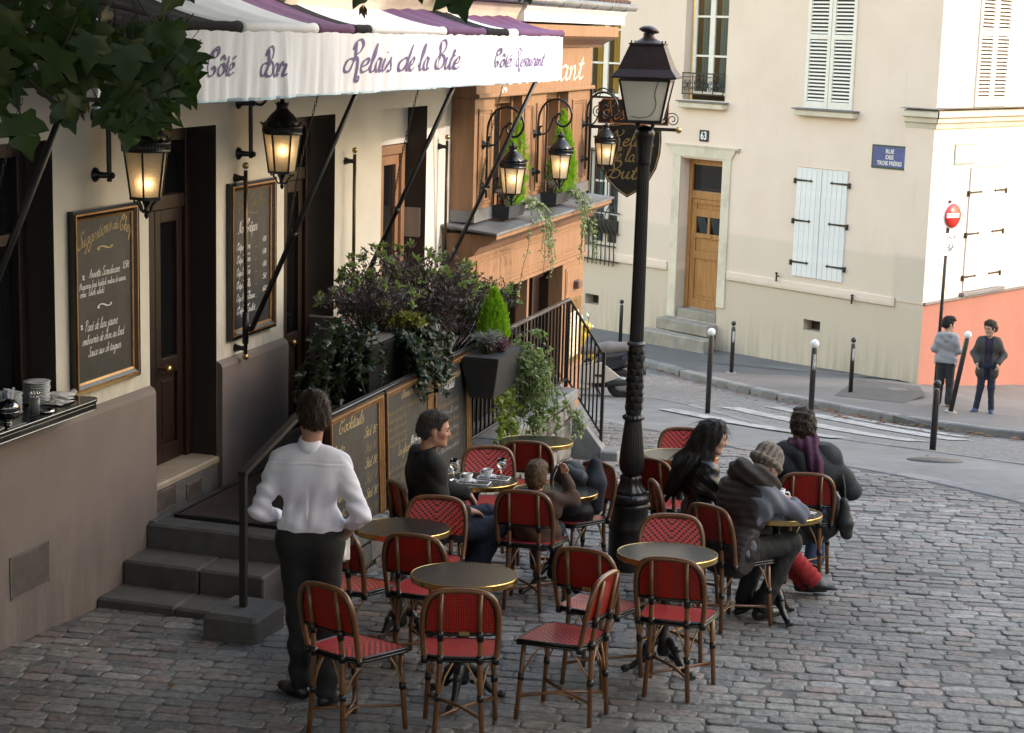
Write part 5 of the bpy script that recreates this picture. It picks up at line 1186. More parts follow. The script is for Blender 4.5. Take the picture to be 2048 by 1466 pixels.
def wall_lantern(label, t, e, zglass, sc, rot, bulb, arm_pts, plates, rod_r, wall_e, power):
 L = thing('wall_lantern', label, 'lantern', fw(t, e, zglass), FA, 'lit black wall lanterns along the facade')
 hold = []
 for k in ('frame', 'gallery', 'cresting', 'dome', 'drop_finial'):
  o = nobj(k, lan_me[k], L); o.scale = (sc,) * 3; o.rotation_euler[2] = rot
 for k in range(6): o = nobj('pane', lan_me['pane'], L); o.scale = (sc,) * 3; o.rotation_euler[2] = rot + k * math.pi / 3
 o = nobj('bulb', lan_me['bulb'], L, bulb)
 pl = bpy.data.lights.new('lantern_light', 'POINT'); po = bpy.data.objects.new('lantern_light', pl); COL.objects.link(po); po.parent = L; po.location = (bulb[0], bulb[1], bulb[2]); pl.energy = power * .045; pl.color = (1, .60, .24); pl.shadow_soft_size = .03
 o.visible_shadow = True
 mb = MB()
 for pts, r in arm_pts: mb.tube(crom([(a[2] if len(a) > 2 else 0, -(a[0] - e), a[1] - zglass) for a in pts], 6), r, 8)
 for (o_, z_, tt) in plates:
  mb.tube([(tt, -(wall_e - e) + .002, z_ - zglass), (tt, -(wall_e - e) - .012, z_ - zglass), (tt, -(wall_e - e) - .03, z_ - zglass), (tt, -(o_ - e), z_ - zglass)], [.05, .046, .022, .018], 12); mb.sphere((tt, -(o_ - e) - .02, z_ - zglass), .022, 8, 6)
 mb.obj('bracket', LGI, L)
 return L
def big_arm(z): return [([(.105, z + .10, -.09), (.105, z + .60, -.09), (.13, z + .72, -.07), (.21, z + .78, -.03), (.29, z + .74, 0), (.32, z + .66, 0), (.32, z + .58, 0)], .017), ([(.105, z + .52, -.09), (.17, z + .50, -.05), (.21, z + .56, -.03), (.17, z + .60, -.05), (.14, z + .56, -.06)], .011)]
wall_lantern('black wall lantern with a low glowing bulb, half covered by leaves', 1.13, .32, 2.66, 1.0, R(20), (-.072, -.039, .10), big_arm(2.66), [(.105, 2.80, -.09), (.105, 3.18, -.09)], .017, 0, 1.9)
wall_lantern('black wall lantern glowing under the awning beside the second wall chalkboard', 3.23, .32, 2.69, .95, R(52), (-.068, -.037, .17), big_arm(2.69), [(.105, 2.82, -.09), (.105, 3.20, -.09)], .017, 0, 1.9)
def scroll_arm(z, e):
 b = .25
 main = [(b + .05, z - .06), (b + .05, z + .30), (b + .05, z + .62), (b + .075, z + .74), (b + .14, z + .83), (b + .24, z + .87), (b + .35, z + .84), (b + .42, z + .75), (b + .425, z + .66), (b + .38, z + .59), (b + .32, z + .575), (b + .265, z + .61), (b + .25, z + .67), (b + .28, z + .71), (b + .31, z + .70)]
 S2 = [(b + .27, z + .69), (b + .22, z + .66), (b + .19, z + .58), (b + .15, z + .505), (b + .10, z + .48), (b + .065, z + .51), (b + .07, z + .56), (b + .095, z + .565)]
 return [(main, .013), (S2, .010)]
for (t, e, z, lab, rot) in ((8.25, .575, 2.155, 'black wall lantern on a scrolled arm nearest the awning, ivy trailing beside it', 40), (10.05, .565, 2.185, 'middle scroll-armed black lantern on the wooden restaurant front', 15), (12.09, .55, 2.21, 'small black wall lantern on a scrolled arm in front of the shield sign', 50)):
 wall_lantern(lab, t, e, z, .88, R(rot), (-.060, -.034, .16), scroll_arm(z, e), [(.30, z + .48, 0), (.30, z + .06, 0)], .013, .25, 1.7)
# ------------------------------------------------------------ wall chalkboards
SLATE = mat('chalkboard', (.018, .018, .02), .55, col2=(.032, .032, .034), scale=3, bump=.08, col3=(.04, .04, .042), scale3=1.5)
FRB = mat('dark_frame_wood', (.045, .022, .010), .3, col2=(.03, .014, .007), scale=5, bump=.1); FRG = mat('gilt_frame', (.42, .23, .09), .35, .5, col2=(.28, .14, .05), scale=8, bump=.15); FRK = mat('black_frame_lacquer', (.008, .008, .008), .15)
CHW = mat('white_chalk', (.70, .70, .70), .9); CHG = mat('gold_chalk', (.44, .34, .16), .9); CHD = mat('dim_gold_chalk', (.20, .15, .07), .9); CHDW = mat('dim_white_chalk', (.26, .25, .24), .9)
def frame_ring(mb, w, h, a, b, y0, y1, mi=0):
 """rectangular moulding between offsets a (outer) and b (inner), mitred"""
 o = [(-w / 2 + a, a), (w / 2 - a, a), (w / 2 - a, h - a), (-w / 2 + a, h - a)]; i = [(-w / 2 + b, b), (w / 2 - b, b), (w / 2 - b, h - b), (-w / 2 + b, h - b)]
 for k in range(4):
  p, q, r, s_ = o[k], o[(k + 1) % 4], i[(k + 1) % 4], i[k]
  mb.add([(p[0], y0, p[1]), (q[0], y0, q[1]), (r[0], y1, r[1]), (s_[0], y1, s_[1])], [(0, 1, 2, 3)], mi)
  mb.add([(p[0], 0, p[1]), (q[0], 0, q[1]), (q[0], y0, q[1]), (p[0], y0, p[1])], [(0, 1, 2, 3)], mi)
  mb.add([(s_[0], y1, s_[1]), (r[0], y1, r[1]), (r[0], 0, r[1]), (s_[0], 0, s_[1])], [(0, 1, 2, 3)], mi)
def chalkboard(name, label, loc, rot, w, h, texts, group, tilt=0.0, gilt=True):
 t = thing(name, label, 'chalkboard', loc, rot, group); t.rotation_euler[0] = tilt
 mb = MB(); frame_ring(mb, w, h, 0, .022, -.045, -.04, 0); frame_ring(mb, w, h, .0225, .034, -.048, -.048, 1); frame_ring(mb, w, h, .0345, .055, -.045, -.032, 2); frame_ring(mb, w, h, .0555, .07, -.030, -.024, 1)
 mb.obj('frame', [FRK, FRG, FRB] if gilt else [FRB, FRG, FRG], t)
 mb = MB(); mb.box(-w / 2 + .07, w / 2 - .07, -.015, -.002, .07, h - .07); sl = mb.obj('slate', SLATE, t)
 by = {}
 for (txt, x, z, hh, wd, m, sl_n, cv, pen) in texts:
  by.setdefault(m.name, (MB(), m)); script(by[m.name][0], txt, x, -.0165, hh, slant=sl_n, pen=pen, contrast=.4, off=(0, z), width=wd, curve=cv)
 for mb_, m in by.values(): mb_.obj('lettering', m, sl)
 return t
arc = lambda w, d: (lambda X: d * math.sin(math.pi * min(1, max(0, X / w))))
W1 = .84
T1 = [('Suggestions', -.33, .93, .048, .42, CHG, .35, lambda X: .10 * X / .42, .17), ('du', .11, 1.03, .036, .08, CHG, .35, None, .17), ('Chef', .20, 1.02, .05, .15, CHG, .3, lambda X: -.12 * X / .15 * .3, .17), ('~', -.09, .905, .03, .20, CHG, 0, None, .3),
      ('*', -.28, .72, .034, .035, CHW, 0, None, .22), ('Assiette Scandinave', -.20, .74, .028, .40, CHW, .25, None, .2), ('8,50€', .24, .755, .026, .085, CHW, .2, None, .2),
      ('(Maquereau fumé, haddock, rouleau de saumon,', -.32, .675, .022, .60, CHW, .2, None, .22), ("crème à l'aneth, salade)", -.31, .625, .022, .30, CHW, .2, None, .22), ('~', -.10, .52, .035, .19, CHW, 0, None, .2),
      ('*', -.31, .40, .034, .035, CHW, 0, None, .22), ('Pavé de lieu jaune', -.26, .395, .034, .42, CHW, .3, None, .17), ('embeurrée de chou au lard', -.29, .31, .030, .53, CHW, .3, None, .18), ('Sauce aux châtaignes', -.22, .225, .030, .42, CHW, .3, None, .18)]
chalkboard('wall_chalkboard', 'framed wall chalkboard headed Suggestions du Chef beside the service shelf', fw(1.11, .003, 1.40), FA, W1, 1.19, T1, 'framed chalkboards on the cafe wall')
T2 = [('Relais Côté Bar', -.26, .99, .042, .50, CHD, .3, None, .17), ('~', -.10, .925, .028, .20, CHD, 0, None, .25), ('.', -.27, .80, .03, .02, CHW, 0, None, .3), ('Nos Crêpes', -.23, .80, .045, .33, CHW, .25, None, .15)]
for k, (a, p) in enumerate((('Crêpe Sucre', '4,50€'), ('Crêpe Citron', '4,50€'), ('Crêpe Confiture', '4,50€'), ('Crêpe Nutella', '5€'), ('Crêpe Nutella Banane', '6€'), ('Crêpe Poulet', '6,50€'))):
 z = .67 - k * .098; T2 += [(a, -.26, z, .026, .24 if k < 4 else .32, CHW, .25, None, .2), ('...', .06, z, .02, .05, CHW, 0, None, .3), (p, .20, z + .03, .022, .07, CHW, .2, None, .22)]
 if k < 5: T2.append(('~', -.15, z - .05, .02, .12, CHW, 0, None, .25))
chalkboard('wall_chalkboard', 'framed wall chalkboard listing Nos Crêpes behind the awning rod', fw(3.33, .003, 1.415), FA, .80, 1.19, T2, 'framed chalkboards on the cafe wall')
# the three boards hung on the landing railing
T3 = [('Cocktails', -.30, .82, .050, .46, CHG, .3, None, .16)]
for k, (a, p) in enumerate((('Mojito', 'Std. 8€'), ('Cuba', 'Std. 8€'), ('Punch', 'Std. 8€'), ('Kir', 'Std. 7€'), ('Spritz', 'Std. 8€'), ('Bellini', 'Std. 8€'))):
 T3 += [(a, -.41, .68 - k * .115, .036, .20, CHG, .3, None, .17), (p, .17, .70 - k * .115, .034, .24, CHD if k % 2 else CHG, .3, None, .17)]
T4 = [('Desserts', -.13, .85, .036, .30, CHG, .3, None, .16)]
for k, a in enumerate(('Mousse au chocolat noir, crème fraîche', 'Salade de fruits frais', 'Tarte du jour maison', 'Fondant tiède au caramel', 'Crème brûlée vanille')): T4.append((a, -.42, .76 - k * .062, .022, .62 if k == 0 else .40, CHD, .3, None, .2))
T4 += [('Les glaces', -.22, .42, .036, .26, CHG, .3, None, .16), ('(la scoop', .06, .46, .028, .24, CHW, .3, None, .17), ('ice 2 boules)', .02, .40, .028, .26, CHDW, .3, None, .17)] + [(a, -.42, .32 - k * .062, .022, .5, CHD, .3, None, .2) for k, a in enumerate(('Vanille, chocolat, café, fraise', 'Sorbet citron, cassis, poire', 'Dame Blanche'))]
T5 = [('Salades Composées', -.33, .80, .042, .60, CHG, .3, None, .17), ('Mixed Salad', -.24, .73, .034, .33, CHW, .3, None, .17)]
for k, a in enumerate(('Salade nordique, saumon, aneth', 'Smoked salmon, dill, cream', 'Salade de chèvre chaud', 'Warm goat cheese, honey', 'Salade auvergnate', 'Ham, blue cheese, walnut')): T5.append((a, -.37, .60 - k * .075, .024, .56, CHD if k % 2 == 0 else CHDW, .3, None, .2))
GB = 'gilt framed menu boards along the railing'
for (tc, w_, lab, tx) in ((2.46, 1.03, 'gilt framed menu board headed Cocktails, nearest the waiter, hung on the railing', T3), (3.52, 1.04, 'gilt framed menu board headed Desserts, between two others on the railing', T4), (4.52, .92, 'gilt framed menu board headed Salades Composées, beside the planter on the railing', T5)):
 chalkboard('menu_board', lab, fw(tc, 1.265, .14), FA, w_, .985, tx, GB, tilt=R(-2), gilt=False)
# ------------------------------------------------------------ hanging restaurant signs on the far corner of the wooden front
hs_ = thing('hanging_sign', 'black wrought iron bracket sign with gold letters above the shield sign', 'sign', fw(12.42, .26, 2.55), FA)
SB = mat('sign_black_board', (.010, .009, .009), .4); SGO = mat('sign_gold', (.26, .165, .05), .5); SOR = mat('sign_orange_gold', (.34, .14, .045), .5)
def hs(mb, n, m, **k): return mb.obj(n, m, hs_, **k)
mb = MB(); mb.bar((0, 0, -.75), (0, 0, .62), .03, .03); mb.bar((0, 0, .10), (0, -1.08, .10), .05, .04)
for i in range(3):
 z = -.6 + i * .45; mb.bar((0, .02, z), (-.02, .0, z), .05, .05)
hs(mb, 'bracket', BLK)
mb = MB(); mb.sphere((0, -1.11, .10), .042, 12, 8); hs(mb, 'ball_end', BRASS)
mb = MB()
for i in range(6):
 y = -.09 - i * .165; mb.tube([(0, a, c) for a, b, c in scroll((y, 0, .50 + .02 * (i % 2)), .055, 1.4, 1 if i % 2 else -1, 16)], .007, 5)
mb.tube([(0, -.02, .50)] + [(0, -.02 - .044 * i, .50 + .07 * math.sin(i * .55)) for i in range(1, 22)], .008, 5); mb.tube([(0, a, c) for a, b, c in scroll((-.10, 0, .28), .09, 1.8, -1, 20)], .007, 5); mb.tube([(0, a, c) for a, b, c in scroll((-1.03, 0, .22), .09, 1.8, 1, 20)], .007, 5)
hs(mb, 'scrollwork', BLK)
mb = MB(); P = [(-.10, .15), (-.98, .15), (-.98, .40), (-.95, .41), (-.93, .44), (-.15, .44), (-.13, .41), (-.10, .40)]
mb.prism(P, -.012, .012, 'x'); hs(mb, 'name_board', SB)
mb = MB(); Pc = [(a * 1, b) for a, b in P]
for i in range(len(P)):
 a, b = P[i], P[(i + 1) % len(P)]; mb.tube([(-.014, a[0], a[1]), (-.014, b[0], b[1])], .006, 4, sm=False)
hs(mb, 'name_board_border', SOR)
mb = MB(); script(mb, 'Restaurant', 0, 0, .11, slant=.2, pen=.14, contrast=.7, nib=60, off=(0, .20), width=.78); mb.v = [(-.0145, -(.16 + x), z) for x, y, z in mb.v]; hs(mb, 'lettering', SOR)
sh = thing('shield_sign', 'black shield shaped hanging sign with gold border and gold brush lettering behind the lamp post', 'sign', fw(12.42, .76, 2.73), FA)
# shield outline: y = outward, z down
def shield(s):
 P = []
 for a, b in ((-.46, -.10), (-.30, -.05), (-.12, -.02), (0, -.015), (.12, -.02), (.30, -.05), (.46, -.10), (.47, -.22), (.46, -.38), (.41, -.56), (.31, -.72), (.17, -.84), (0, -.93), (-.17, -.84), (-.31, -.72), (-.41, -.56), (-.46, -.38), (-.47, -.22)): P.append((-a * s * .86, b if s == 1 else -.46 + (b + .46) * s))
 return P
mb = MB(); mb.prism(shield(1), -.014, .014, 'x'); mb.obj('board', SB, sh)
mb = MB(); P = shield(.955)
for i in range(len(P)):
 a, b = P[i], P[(i + 1) % len(P)]; mb.tube([(-.0145, a[0], a[1]), (-.0145, b[0], b[1])], .006, 4, sm=False)
mb.obj('border', SGO, sh)
mb = MB()
for y in (.3, -.3): mb.tube([(0, y, -.06), (0, y, .03)], .006, 5)
mb.obj('hanger', BLK, sh)
mb = MB()
for s_, x, z, h_, w_ in (('Relais', -.30, -.30, .088, .66), ('de la', -.27, -.49, .085, .36), ('Butte', -.34, -.70, .092, .66)): script(mb, s_, x, 0, h_, slant=.15, pen=.2, contrast=.6, nib=55, off=(0, z), width=w_)
mb.v = [(-.0148, -x * .86, z) for x, y, z in mb.v]; mb.obj('lettering', SGO, sh)
# ------------------------------------------------------------ bollards
BP = mat('bollard_brown', (.028, .024, .022), .4, col2=(.018, .016, .015), scale=6); BB = mat('bollard_ball_black', (.012, .012, .012), .35); STK = mat('torn_sticker', (.5, .5, .5), .6, col2=(.3, .3, .3), scale=14)
def bollard(lab, x, y, h, white, sticker=0, lean=(0, 0), r=.038, base=False):
 t = thing('bollard', lab, 'bollard', (x, y, gz((x, y)) - .03), 0, 'bollards along the pavements'); t.rotation_euler = (lean[0], lean[1], 0)
 mb = MB(); mb.lathe([(r, 0), (r, h - .10), (r * .8, h - .085), (r * .8, h - .075)], 16); mb.obj('post', BP, t)
 mb = MB(); R_ = .058 if white else .046; mb.sphere((0, 0, h - R_ + .03), R_, 16, 10); mb.obj('ball', WHITE if white else BB, t)
 if sticker:
  mb = MB(); a0 = -2.0; n = 6
  for i in range(n + 1):
   a = a0 + 1.0 * i / n
   for z in (h - .34 - (.04 * math.sin(i * 1.7)), h - .16): mb.v.append(((r + .002) * math.cos(a), (r + .002) * math.sin(a), z))
  for i in range(n): mb.f.append((2 * i, 2 * i + 2, 2 * i + 3, 2 * i + 1)); mb.mi.append(0); mb.sm.append(True)
  mb.obj('sticker', STK, t)
 if base:
  mb = MB(); mb.lathe([(.11, .025), (.10, .036), (.05, .038)], 9); mb.obj('cement_foot', STEP63, t)
bollard('white-balled bollard on the near kerb left of the crossing, beside the street lamp', 2.88, 26.08, 1.26, True)
bollard('white-balled bollard at the crossing, behind the head of the man in the plum scarf', 3.92, 23.3, 1.24, True, 1)
bollard('leaning white-balled bollard directly in front of the boy in the grey hoodie', 6.75, 27.4, 1.28, True, 0, (R(2), R(8)), base=True)
bollard('all black bollard with a pale sticker in front of the doorstep', 4.07, 33.2, .97, False, 1, base=True)
bollard('all black bollard with a pale sticker between the shuttered window and the corner', 5.75, 30.3, .95, False, 1)
bollard('black bollard at the near end of the crossing, nearest the boys', 4.95, 20.8, .83, False)
bollard('black bollard farthest left, partly hidden behind the parked scooter', 2.21, 36.9, .90, False)
# ------------------------------------------------------------ no entry sign
ns = thing('road_sign', 'round red no entry sign above a white SAUF bicycle plate on a dark pole', 'road sign', (7.32, 30.9, gz((7.32, 30.9))))
mb = MB(); mb.tube([(0, 0, -.1), (.03, .0, 3.35)], .03, 12); mb.obj('pole', BP, ns)
SR = R(-60)   # the plates face down the hill, to the left
RED = mat('sign_red', (.70, .035, .02), .35); SWH = mat('sign_white', (.80, .80, .80), .35); SGY = mat('sign_back', (.3, .3, .3), .5, .5)
def sg(mb, n, m, **k): return mb.obj(n, m, ns, (.04, 0, 0), rotz=SR_, **k)
SR_ = R(36)
mb = MB(); mb.lathe([(.0, 0), (.225, 0), (.228, .008), (.228, .016), (.0, .018)], 36); mb.xf(Matrix.Translation((0, -.05, 3.10)) @ Matrix.Rotation(R(90), 4, 'X')); sg(mb, 'disc_rim', SWH)
mb = MB(); mb.lathe([(.0, 0), (.205, 0), (.205, .002), (0, .003)], 36); mb.xf(Matrix.Translation((0, -.0685, 3.10)) @ Matrix.Rotation(R(90), 4, 'X')); sg(mb, 'no_entry_disc', RED)
mb = MB(); mb.box(-.155, .155, -.0745, -.0722, 3.065, 3.14); sg(mb, 'no_entry_bar', SWH)
mb = MB(); mb.cbox(-.20, .20, -.066, -.050, 2.42, 2.80, .006); sg(mb, 'plate', SWH)
mb = MB(); y = -.068
for cx in (-.075, .075): mb.tube([(cx + .052 * math.cos(a), y, 2.51 + .052 * math.sin(a)) for a in np.linspace(0, 2 * math.pi, 20)[:-1]], .005, 4, closed=True)
for a, b in (((-.075, 2.51), (-.04, 2.60)), ((-.04, 2.60), (.05, 2.60)), ((.05, 2.60), (.075, 2.51)), ((-.04, 2.60), (.0, 2.51)), ((.0, 2.51), (.05, 2.60)), ((-.06, 2.615), (-.025, 2.615)), ((.05, 2.60), (.055, 2.63)), ((.055, 2.63), (.03, 2.64)), ((.0, 2.51), (-.075, 2.51))): mb.tube([(a[0], y, a[1]), (b[0], y, b[1])], .005, 4)
sg(mb, 'bicycle_symbol', mat('sign_black', (.02, .02, .02), .5))
q = block_text('lettering', 'SAUF', .105, bpy.data.materials['sign_black'], ns, (0, 0, 0)); q.data.transform(Matrix.Translation((0, -.068, 2.725)) @ Matrix.Rotation(R(90), 4, 'X')); q.rotation_euler = (0, 0, SR_); q.location = (.04, 0, 0)
mb = MB(); mb.bar((-.03, -.05, 3.10), (.03, -.0, 3.10), .03, .05); sg(mb, 'clamp', BLK)
# ------------------------------------------------------------ rattan bistro chairs
RAT = mat('rattan_cane', (.165, .068, .022), .32, col2=(.08, .03, .010), scale=7, stretch=(1, 1, .6), bump=.15, bscale=50, coat=.25)
RATL = mat('pale_wicker', (.36, .21, .09), .42, col2=(.25, .13, .05), scale=9, bump=.15)
BWR = mat('black_binding', (.005, .005, .005), .3, bump=.3, bscale=120, dist=.002)
def weave_mat(name, kind):
 m = bpy.data.materials.new(name); m.use_nodes = True; t = m.node_tree; L = t.links.new; b = t.nodes['Principled BSDF']
 tc = t.nodes.new('ShaderNodeTexCoord'); sp = t.nodes.new('ShaderNodeSeparateXYZ'); L(tc.outputs['Object'], sp.inputs[0])
 def M(op, a, c=None):
  q = nd(t, 'ShaderNodeMath', operation=op)
  for i, s_ in enumerate((a, c)):
   if s_ is None: continue
   if isinstance(s_, (int, float)): q.inputs[i].default_value = s_
   else: L(s_, q.inputs[i])
  return q.outputs[0]
 ax = M('ABSOLUTE', sp.outputs['X']); v = sp.outputs['Y'] if kind == 'seat' else sp.outputs['Z']
 if kind == 'grid':
  f1 = M('FRACT', M('MULTIPLY', sp.outputs['X'], 1 / .013)); f2 = M('FRACT', M('MULTIPLY', v, 1 / .011))
  hole = M('MULTIPLY', M('LESS_THAN', f1, .30), 1.0); line = M('LESS_THAN', f2, .34); dark = M('MAXIMUM', M('MULTIPLY', hole, .8), M('MULTIPLY', line, .9))
 else:
  # chevron of woven strands: rows step sideways with height
  row = M('FLOOR', M('MULTIPLY', v, 1 / .0145)); fr = M('FRACT', M('MULTIPLY', v, 1 / .0145))
  s_ = M('FRACT', M('ADD', M('MULTIPLY', ax, 1 / .042), M('MULTIPLY', row, .34 if kind == 'seat' else -.34)))
  slot = M('LESS_THAN', s_, .36); edge = M('LESS_THAN', fr, .26); dark = M('MAXIMUM', M('MULTIPLY', slot, M('GREATER_THAN', fr, .12)), M('MULTIPLY', edge, .55))
 n = nd(t, 'ShaderNodeTexNoise', Scale=8.0, Detail=4.0); L(tc.outputs['Object'], n.inputs['Vector'])
 c0 = nd(t, 'ShaderNodeMixRGB'); L(n.outputs['Fac'], c0.inputs[0])
 c0.inputs[1].default_value = (.50, .03, .03, 1) if kind != 'grid' else (.62, .02, .010, 1); c0.inputs[2].default_value = (.62, .06, .06, 1) if kind != 'grid' else (.75, .04, .016, 1)
 c = nd(t, 'ShaderNodeMixRGB'); L(dark, c.inputs[0]); L(c0.outputs[0], c.inputs[1]); c.inputs[2].default_value = (.03, .006, .006, 1)
 L(c.outputs[0], b.inputs['Base Color']); b.inputs['Roughness'].default_value = .34; b.inputs['Coat Weight'].default_value = .15
 bp = t.nodes.new('ShaderNodeBump'); bp.inputs['Strength'].default_value = .7; bp.inputs['Distance'].default_value = .004; bp.invert = True; L(dark, bp.inputs['Height']); L(bp.outputs[0], b.inputs['Normal'])
 if kind == 'grid':   # daylight glows through the thin woven back
  out = t.nodes['Material Output']; tr = t.nodes.new('ShaderNodeBsdfTranslucent'); L(c.outputs[0], tr.inputs['Color']); mx = t.nodes.new('ShaderNodeMixShader'); mx.inputs[0].default_value = .35; L(b.outputs[0], mx.inputs[1]); L(tr.outputs[0], mx.inputs[2]); L(mx.outputs[0], out.inputs['Surface'])
 return m
WSEAT, WBACK, WGRID = weave_mat('red_seat_weave', 'seat'), weave_mat('red_chevron_weave', 'back'), weave_mat('red_grid_weave', 'grid')
GR = 'red rattan bistro chairs round the terrace tables'
def hoop(s=1.0, n=8):
 pts = [(-.188, -.165, .435), (-.195, -.185, .52), (-.200, -.205, .62), (-.197, -.222, .70), (-.180, -.235, .765), (-.145, -.243, .808), (-.085, -.247, .826), (0, -.248, .830)]
 pts = pts + [(-x, y, z) for x, y, z in pts[-2::-1]]
 return crom(pts, 3)
def back_y(z): return float(np.interp(z, [.43, .52, .62, .70, .765, .83], [-.165, -.185, -.205, -.222, -.235, -.248]))
def make_chair():
 t = thing('bistro_chair', '', 'chair', (0, 0, 0), 0, GR)
 # seat: rounded trapezoid, weave on top, black bound edge
 out = []
 for a, b in ((-.172, -.17), (-.195, -.12), (-.205, .0), (-.212, .15), (-.195, .195), (-.12, .207), (0, .21)): out.append((a, b))
 out = out + [(-a, b) for a, b in out[-2::-1]] + [(.10, -.195), (0, -.20), (-.10, -.195)]
 mb = MB(); n = len(out)
 v = [(x * .965, y * .965, .462 - (.012 * max(0, (y - .16) / .05))) for x, y in out] + [(x * .5, y * .5, .460) for x, y in out] + [(0, 0, .459)]
 mb.add(v, [(i, (i + 1) % n, n + (i + 1) % n, n + i) for i in range(n)] + [(n + i, n + (i + 1) % n, 2 * n) for i in range(n)], 0, True)
 mb.add([(x * .965, y * .965, .446) for x, y in out], [tuple(range(n - 1, -1, -1))])
 mb.obj('seat', WSEAT, t)
 mb = MB(); mb.tube([(x, y, .457 - (.012 * max(0, (y - .16) / .05))) for x, y in out], .0085, 6, closed=True); mb.tube([(x * 1.0, y * 1.0, .440 - (.012 * max(0, (y - .16) / .05))) for x, y in out], .0085, 6, closed=True)
 mb.obj('seat_edge', BWR, t)
 mb = MB(); mb.tube(hoop(), .0160, 8); mb.obj('back_hoop', RAT, t)
 # panel between z .60 and the hoop
 m_ = 14; zb = .595
 def half(z): return float(np.interp(z, [.55, .62, .70, .765, .808, .822, .828], [.182, .186, .183, .166, .130, .075, .0]))
 zs = [.595, .63, .67, .71, .74, .765, .785, .80, .810, .817]
 for nm, mt, off, flip in (('back_weave', WBACK, .005, 0), ('rear_weave', WGRID, -.005, 1)):
  mb = MB(); w_ = 10
  for z in zs:
   h = half(z)
   for i in range(w_ + 1): mb.v.append((h * (2 * i / w_ - 1), back_y(z) + off + .012 * ((2 * i / w_ - 1) ** 2) - .006, z))
  for j in range(len(zs) - 1):
   for i in range(w_):
    a = j * (w_ + 1) + i; f = (a, a + 1, a + w_ + 2, a + w_ + 1); mb.f.append(f[::-1] if not flip else f); mb.mi.append(0); mb.sm.append(True)
  mb.obj(nm, mt, t)
 mb = MB(); h = hoop(); inner = [(x * .925, y + .002, .435 + (z - .435) * .968) for x, y, z in h if z > .59]; mb.tube(inner, .008, 6)
 mb.tube([(-.19, back_y(.59), .592), (-.10, back_y(.59) - .010, .588), (0, back_y(.59) - .012, .587), (.10, back_y(.59) - .010, .588), (.19, back_y(.59), .592)], .010, 6); mb.obj('back_binding', BWR, t)
 for s in (-1, 1):
  mb = MB(); mb.tube([(s * .102, -.258, .815), (s * .103, -.232, .66), (s * .105, -.205, .46), (s * .110, -.205, .30), (s * .128, -.215, .0)], [.013, .013, .0145, .015, .014], 8); mb.obj('rear_leg', RAT, t)
  mb = MB(); mb.tube([(s * .172, .165, .445), (s * .180, .175, .25), (s * .192, .195, .0)], [.0145, .015, .014], 8); mb.obj('front_leg', RAT, t)
 mb = MB()
 for s in (-1, 1):
  for p, q in (((s * .104, -.216, .555), (s * .1035, -.226, .61)), ((s * .105, -.205, .43), (s * .105, -.206, .475)), ((s * .1135, -.206, .225), (s * .111, -.205, .262)), ((s * .1815, .177, .225), (s * .1795, .174, .262)), ((s * .188, -.166, .42), (s * .189, -.168, .46))):
   mb.tube([p, q], .019, 8)
 mb.obj('binding', BWR, t)
 mb = MB(); zz = .135
 for s in (-1, 1): mb.tube([(s * .119, -.209, zz), (0, -.02, zz + .004 * s), (-s * .186, .186, zz)], .009, 6)
 mb.obj('cross_stretcher', RAT, t)
 mb = MB()
 for s in (-1, 1):
  mb.tube(crom([(s * .125, -.222, zz - .012), (s * .06, -.10, zz - .006), (s * .03, -.02, zz - .004), (s * .06, .06, zz - .006), (s * .192, .196, zz - .012)], 4), .0045, 5)
  for lx, ly, dx in ((s * .111, -.205, 1), (s * .180, .175, 1)):
   for ex, ey in ((lx - s * .075, ly + (.0 if ly < 0 else .015)), (lx * 1.0 + s * (.05 if ly < 0 else .015), ly + (.12 if ly < 0 else -.12))):
    mb.tube([(lx, ly, .245), ((lx + ex) / 2 + .0, (ly + ey) / 2, .36), (ex, ey, .432)], .0055, 5)
 mb.obj('wicker_brace', RATL, t)
 return t
chair0 = make_chair()
def tilt_to_ground(o, x, y, head):
 nrm = gnormal(x, y); f = Vector((math.sin(R(head)), math.cos(R(head)), 0)); f = (f - nrm * f.dot(nrm)).normalized(); xx = f.cross(nrm)
 o.matrix_world = Matrix(((xx.x, f.x, nrm.x, x), (xx.y, f.y, nrm.y, y), (xx.z, f.z, nrm.z, zg(x, y) + .004), (0, 0, 0, 1)))
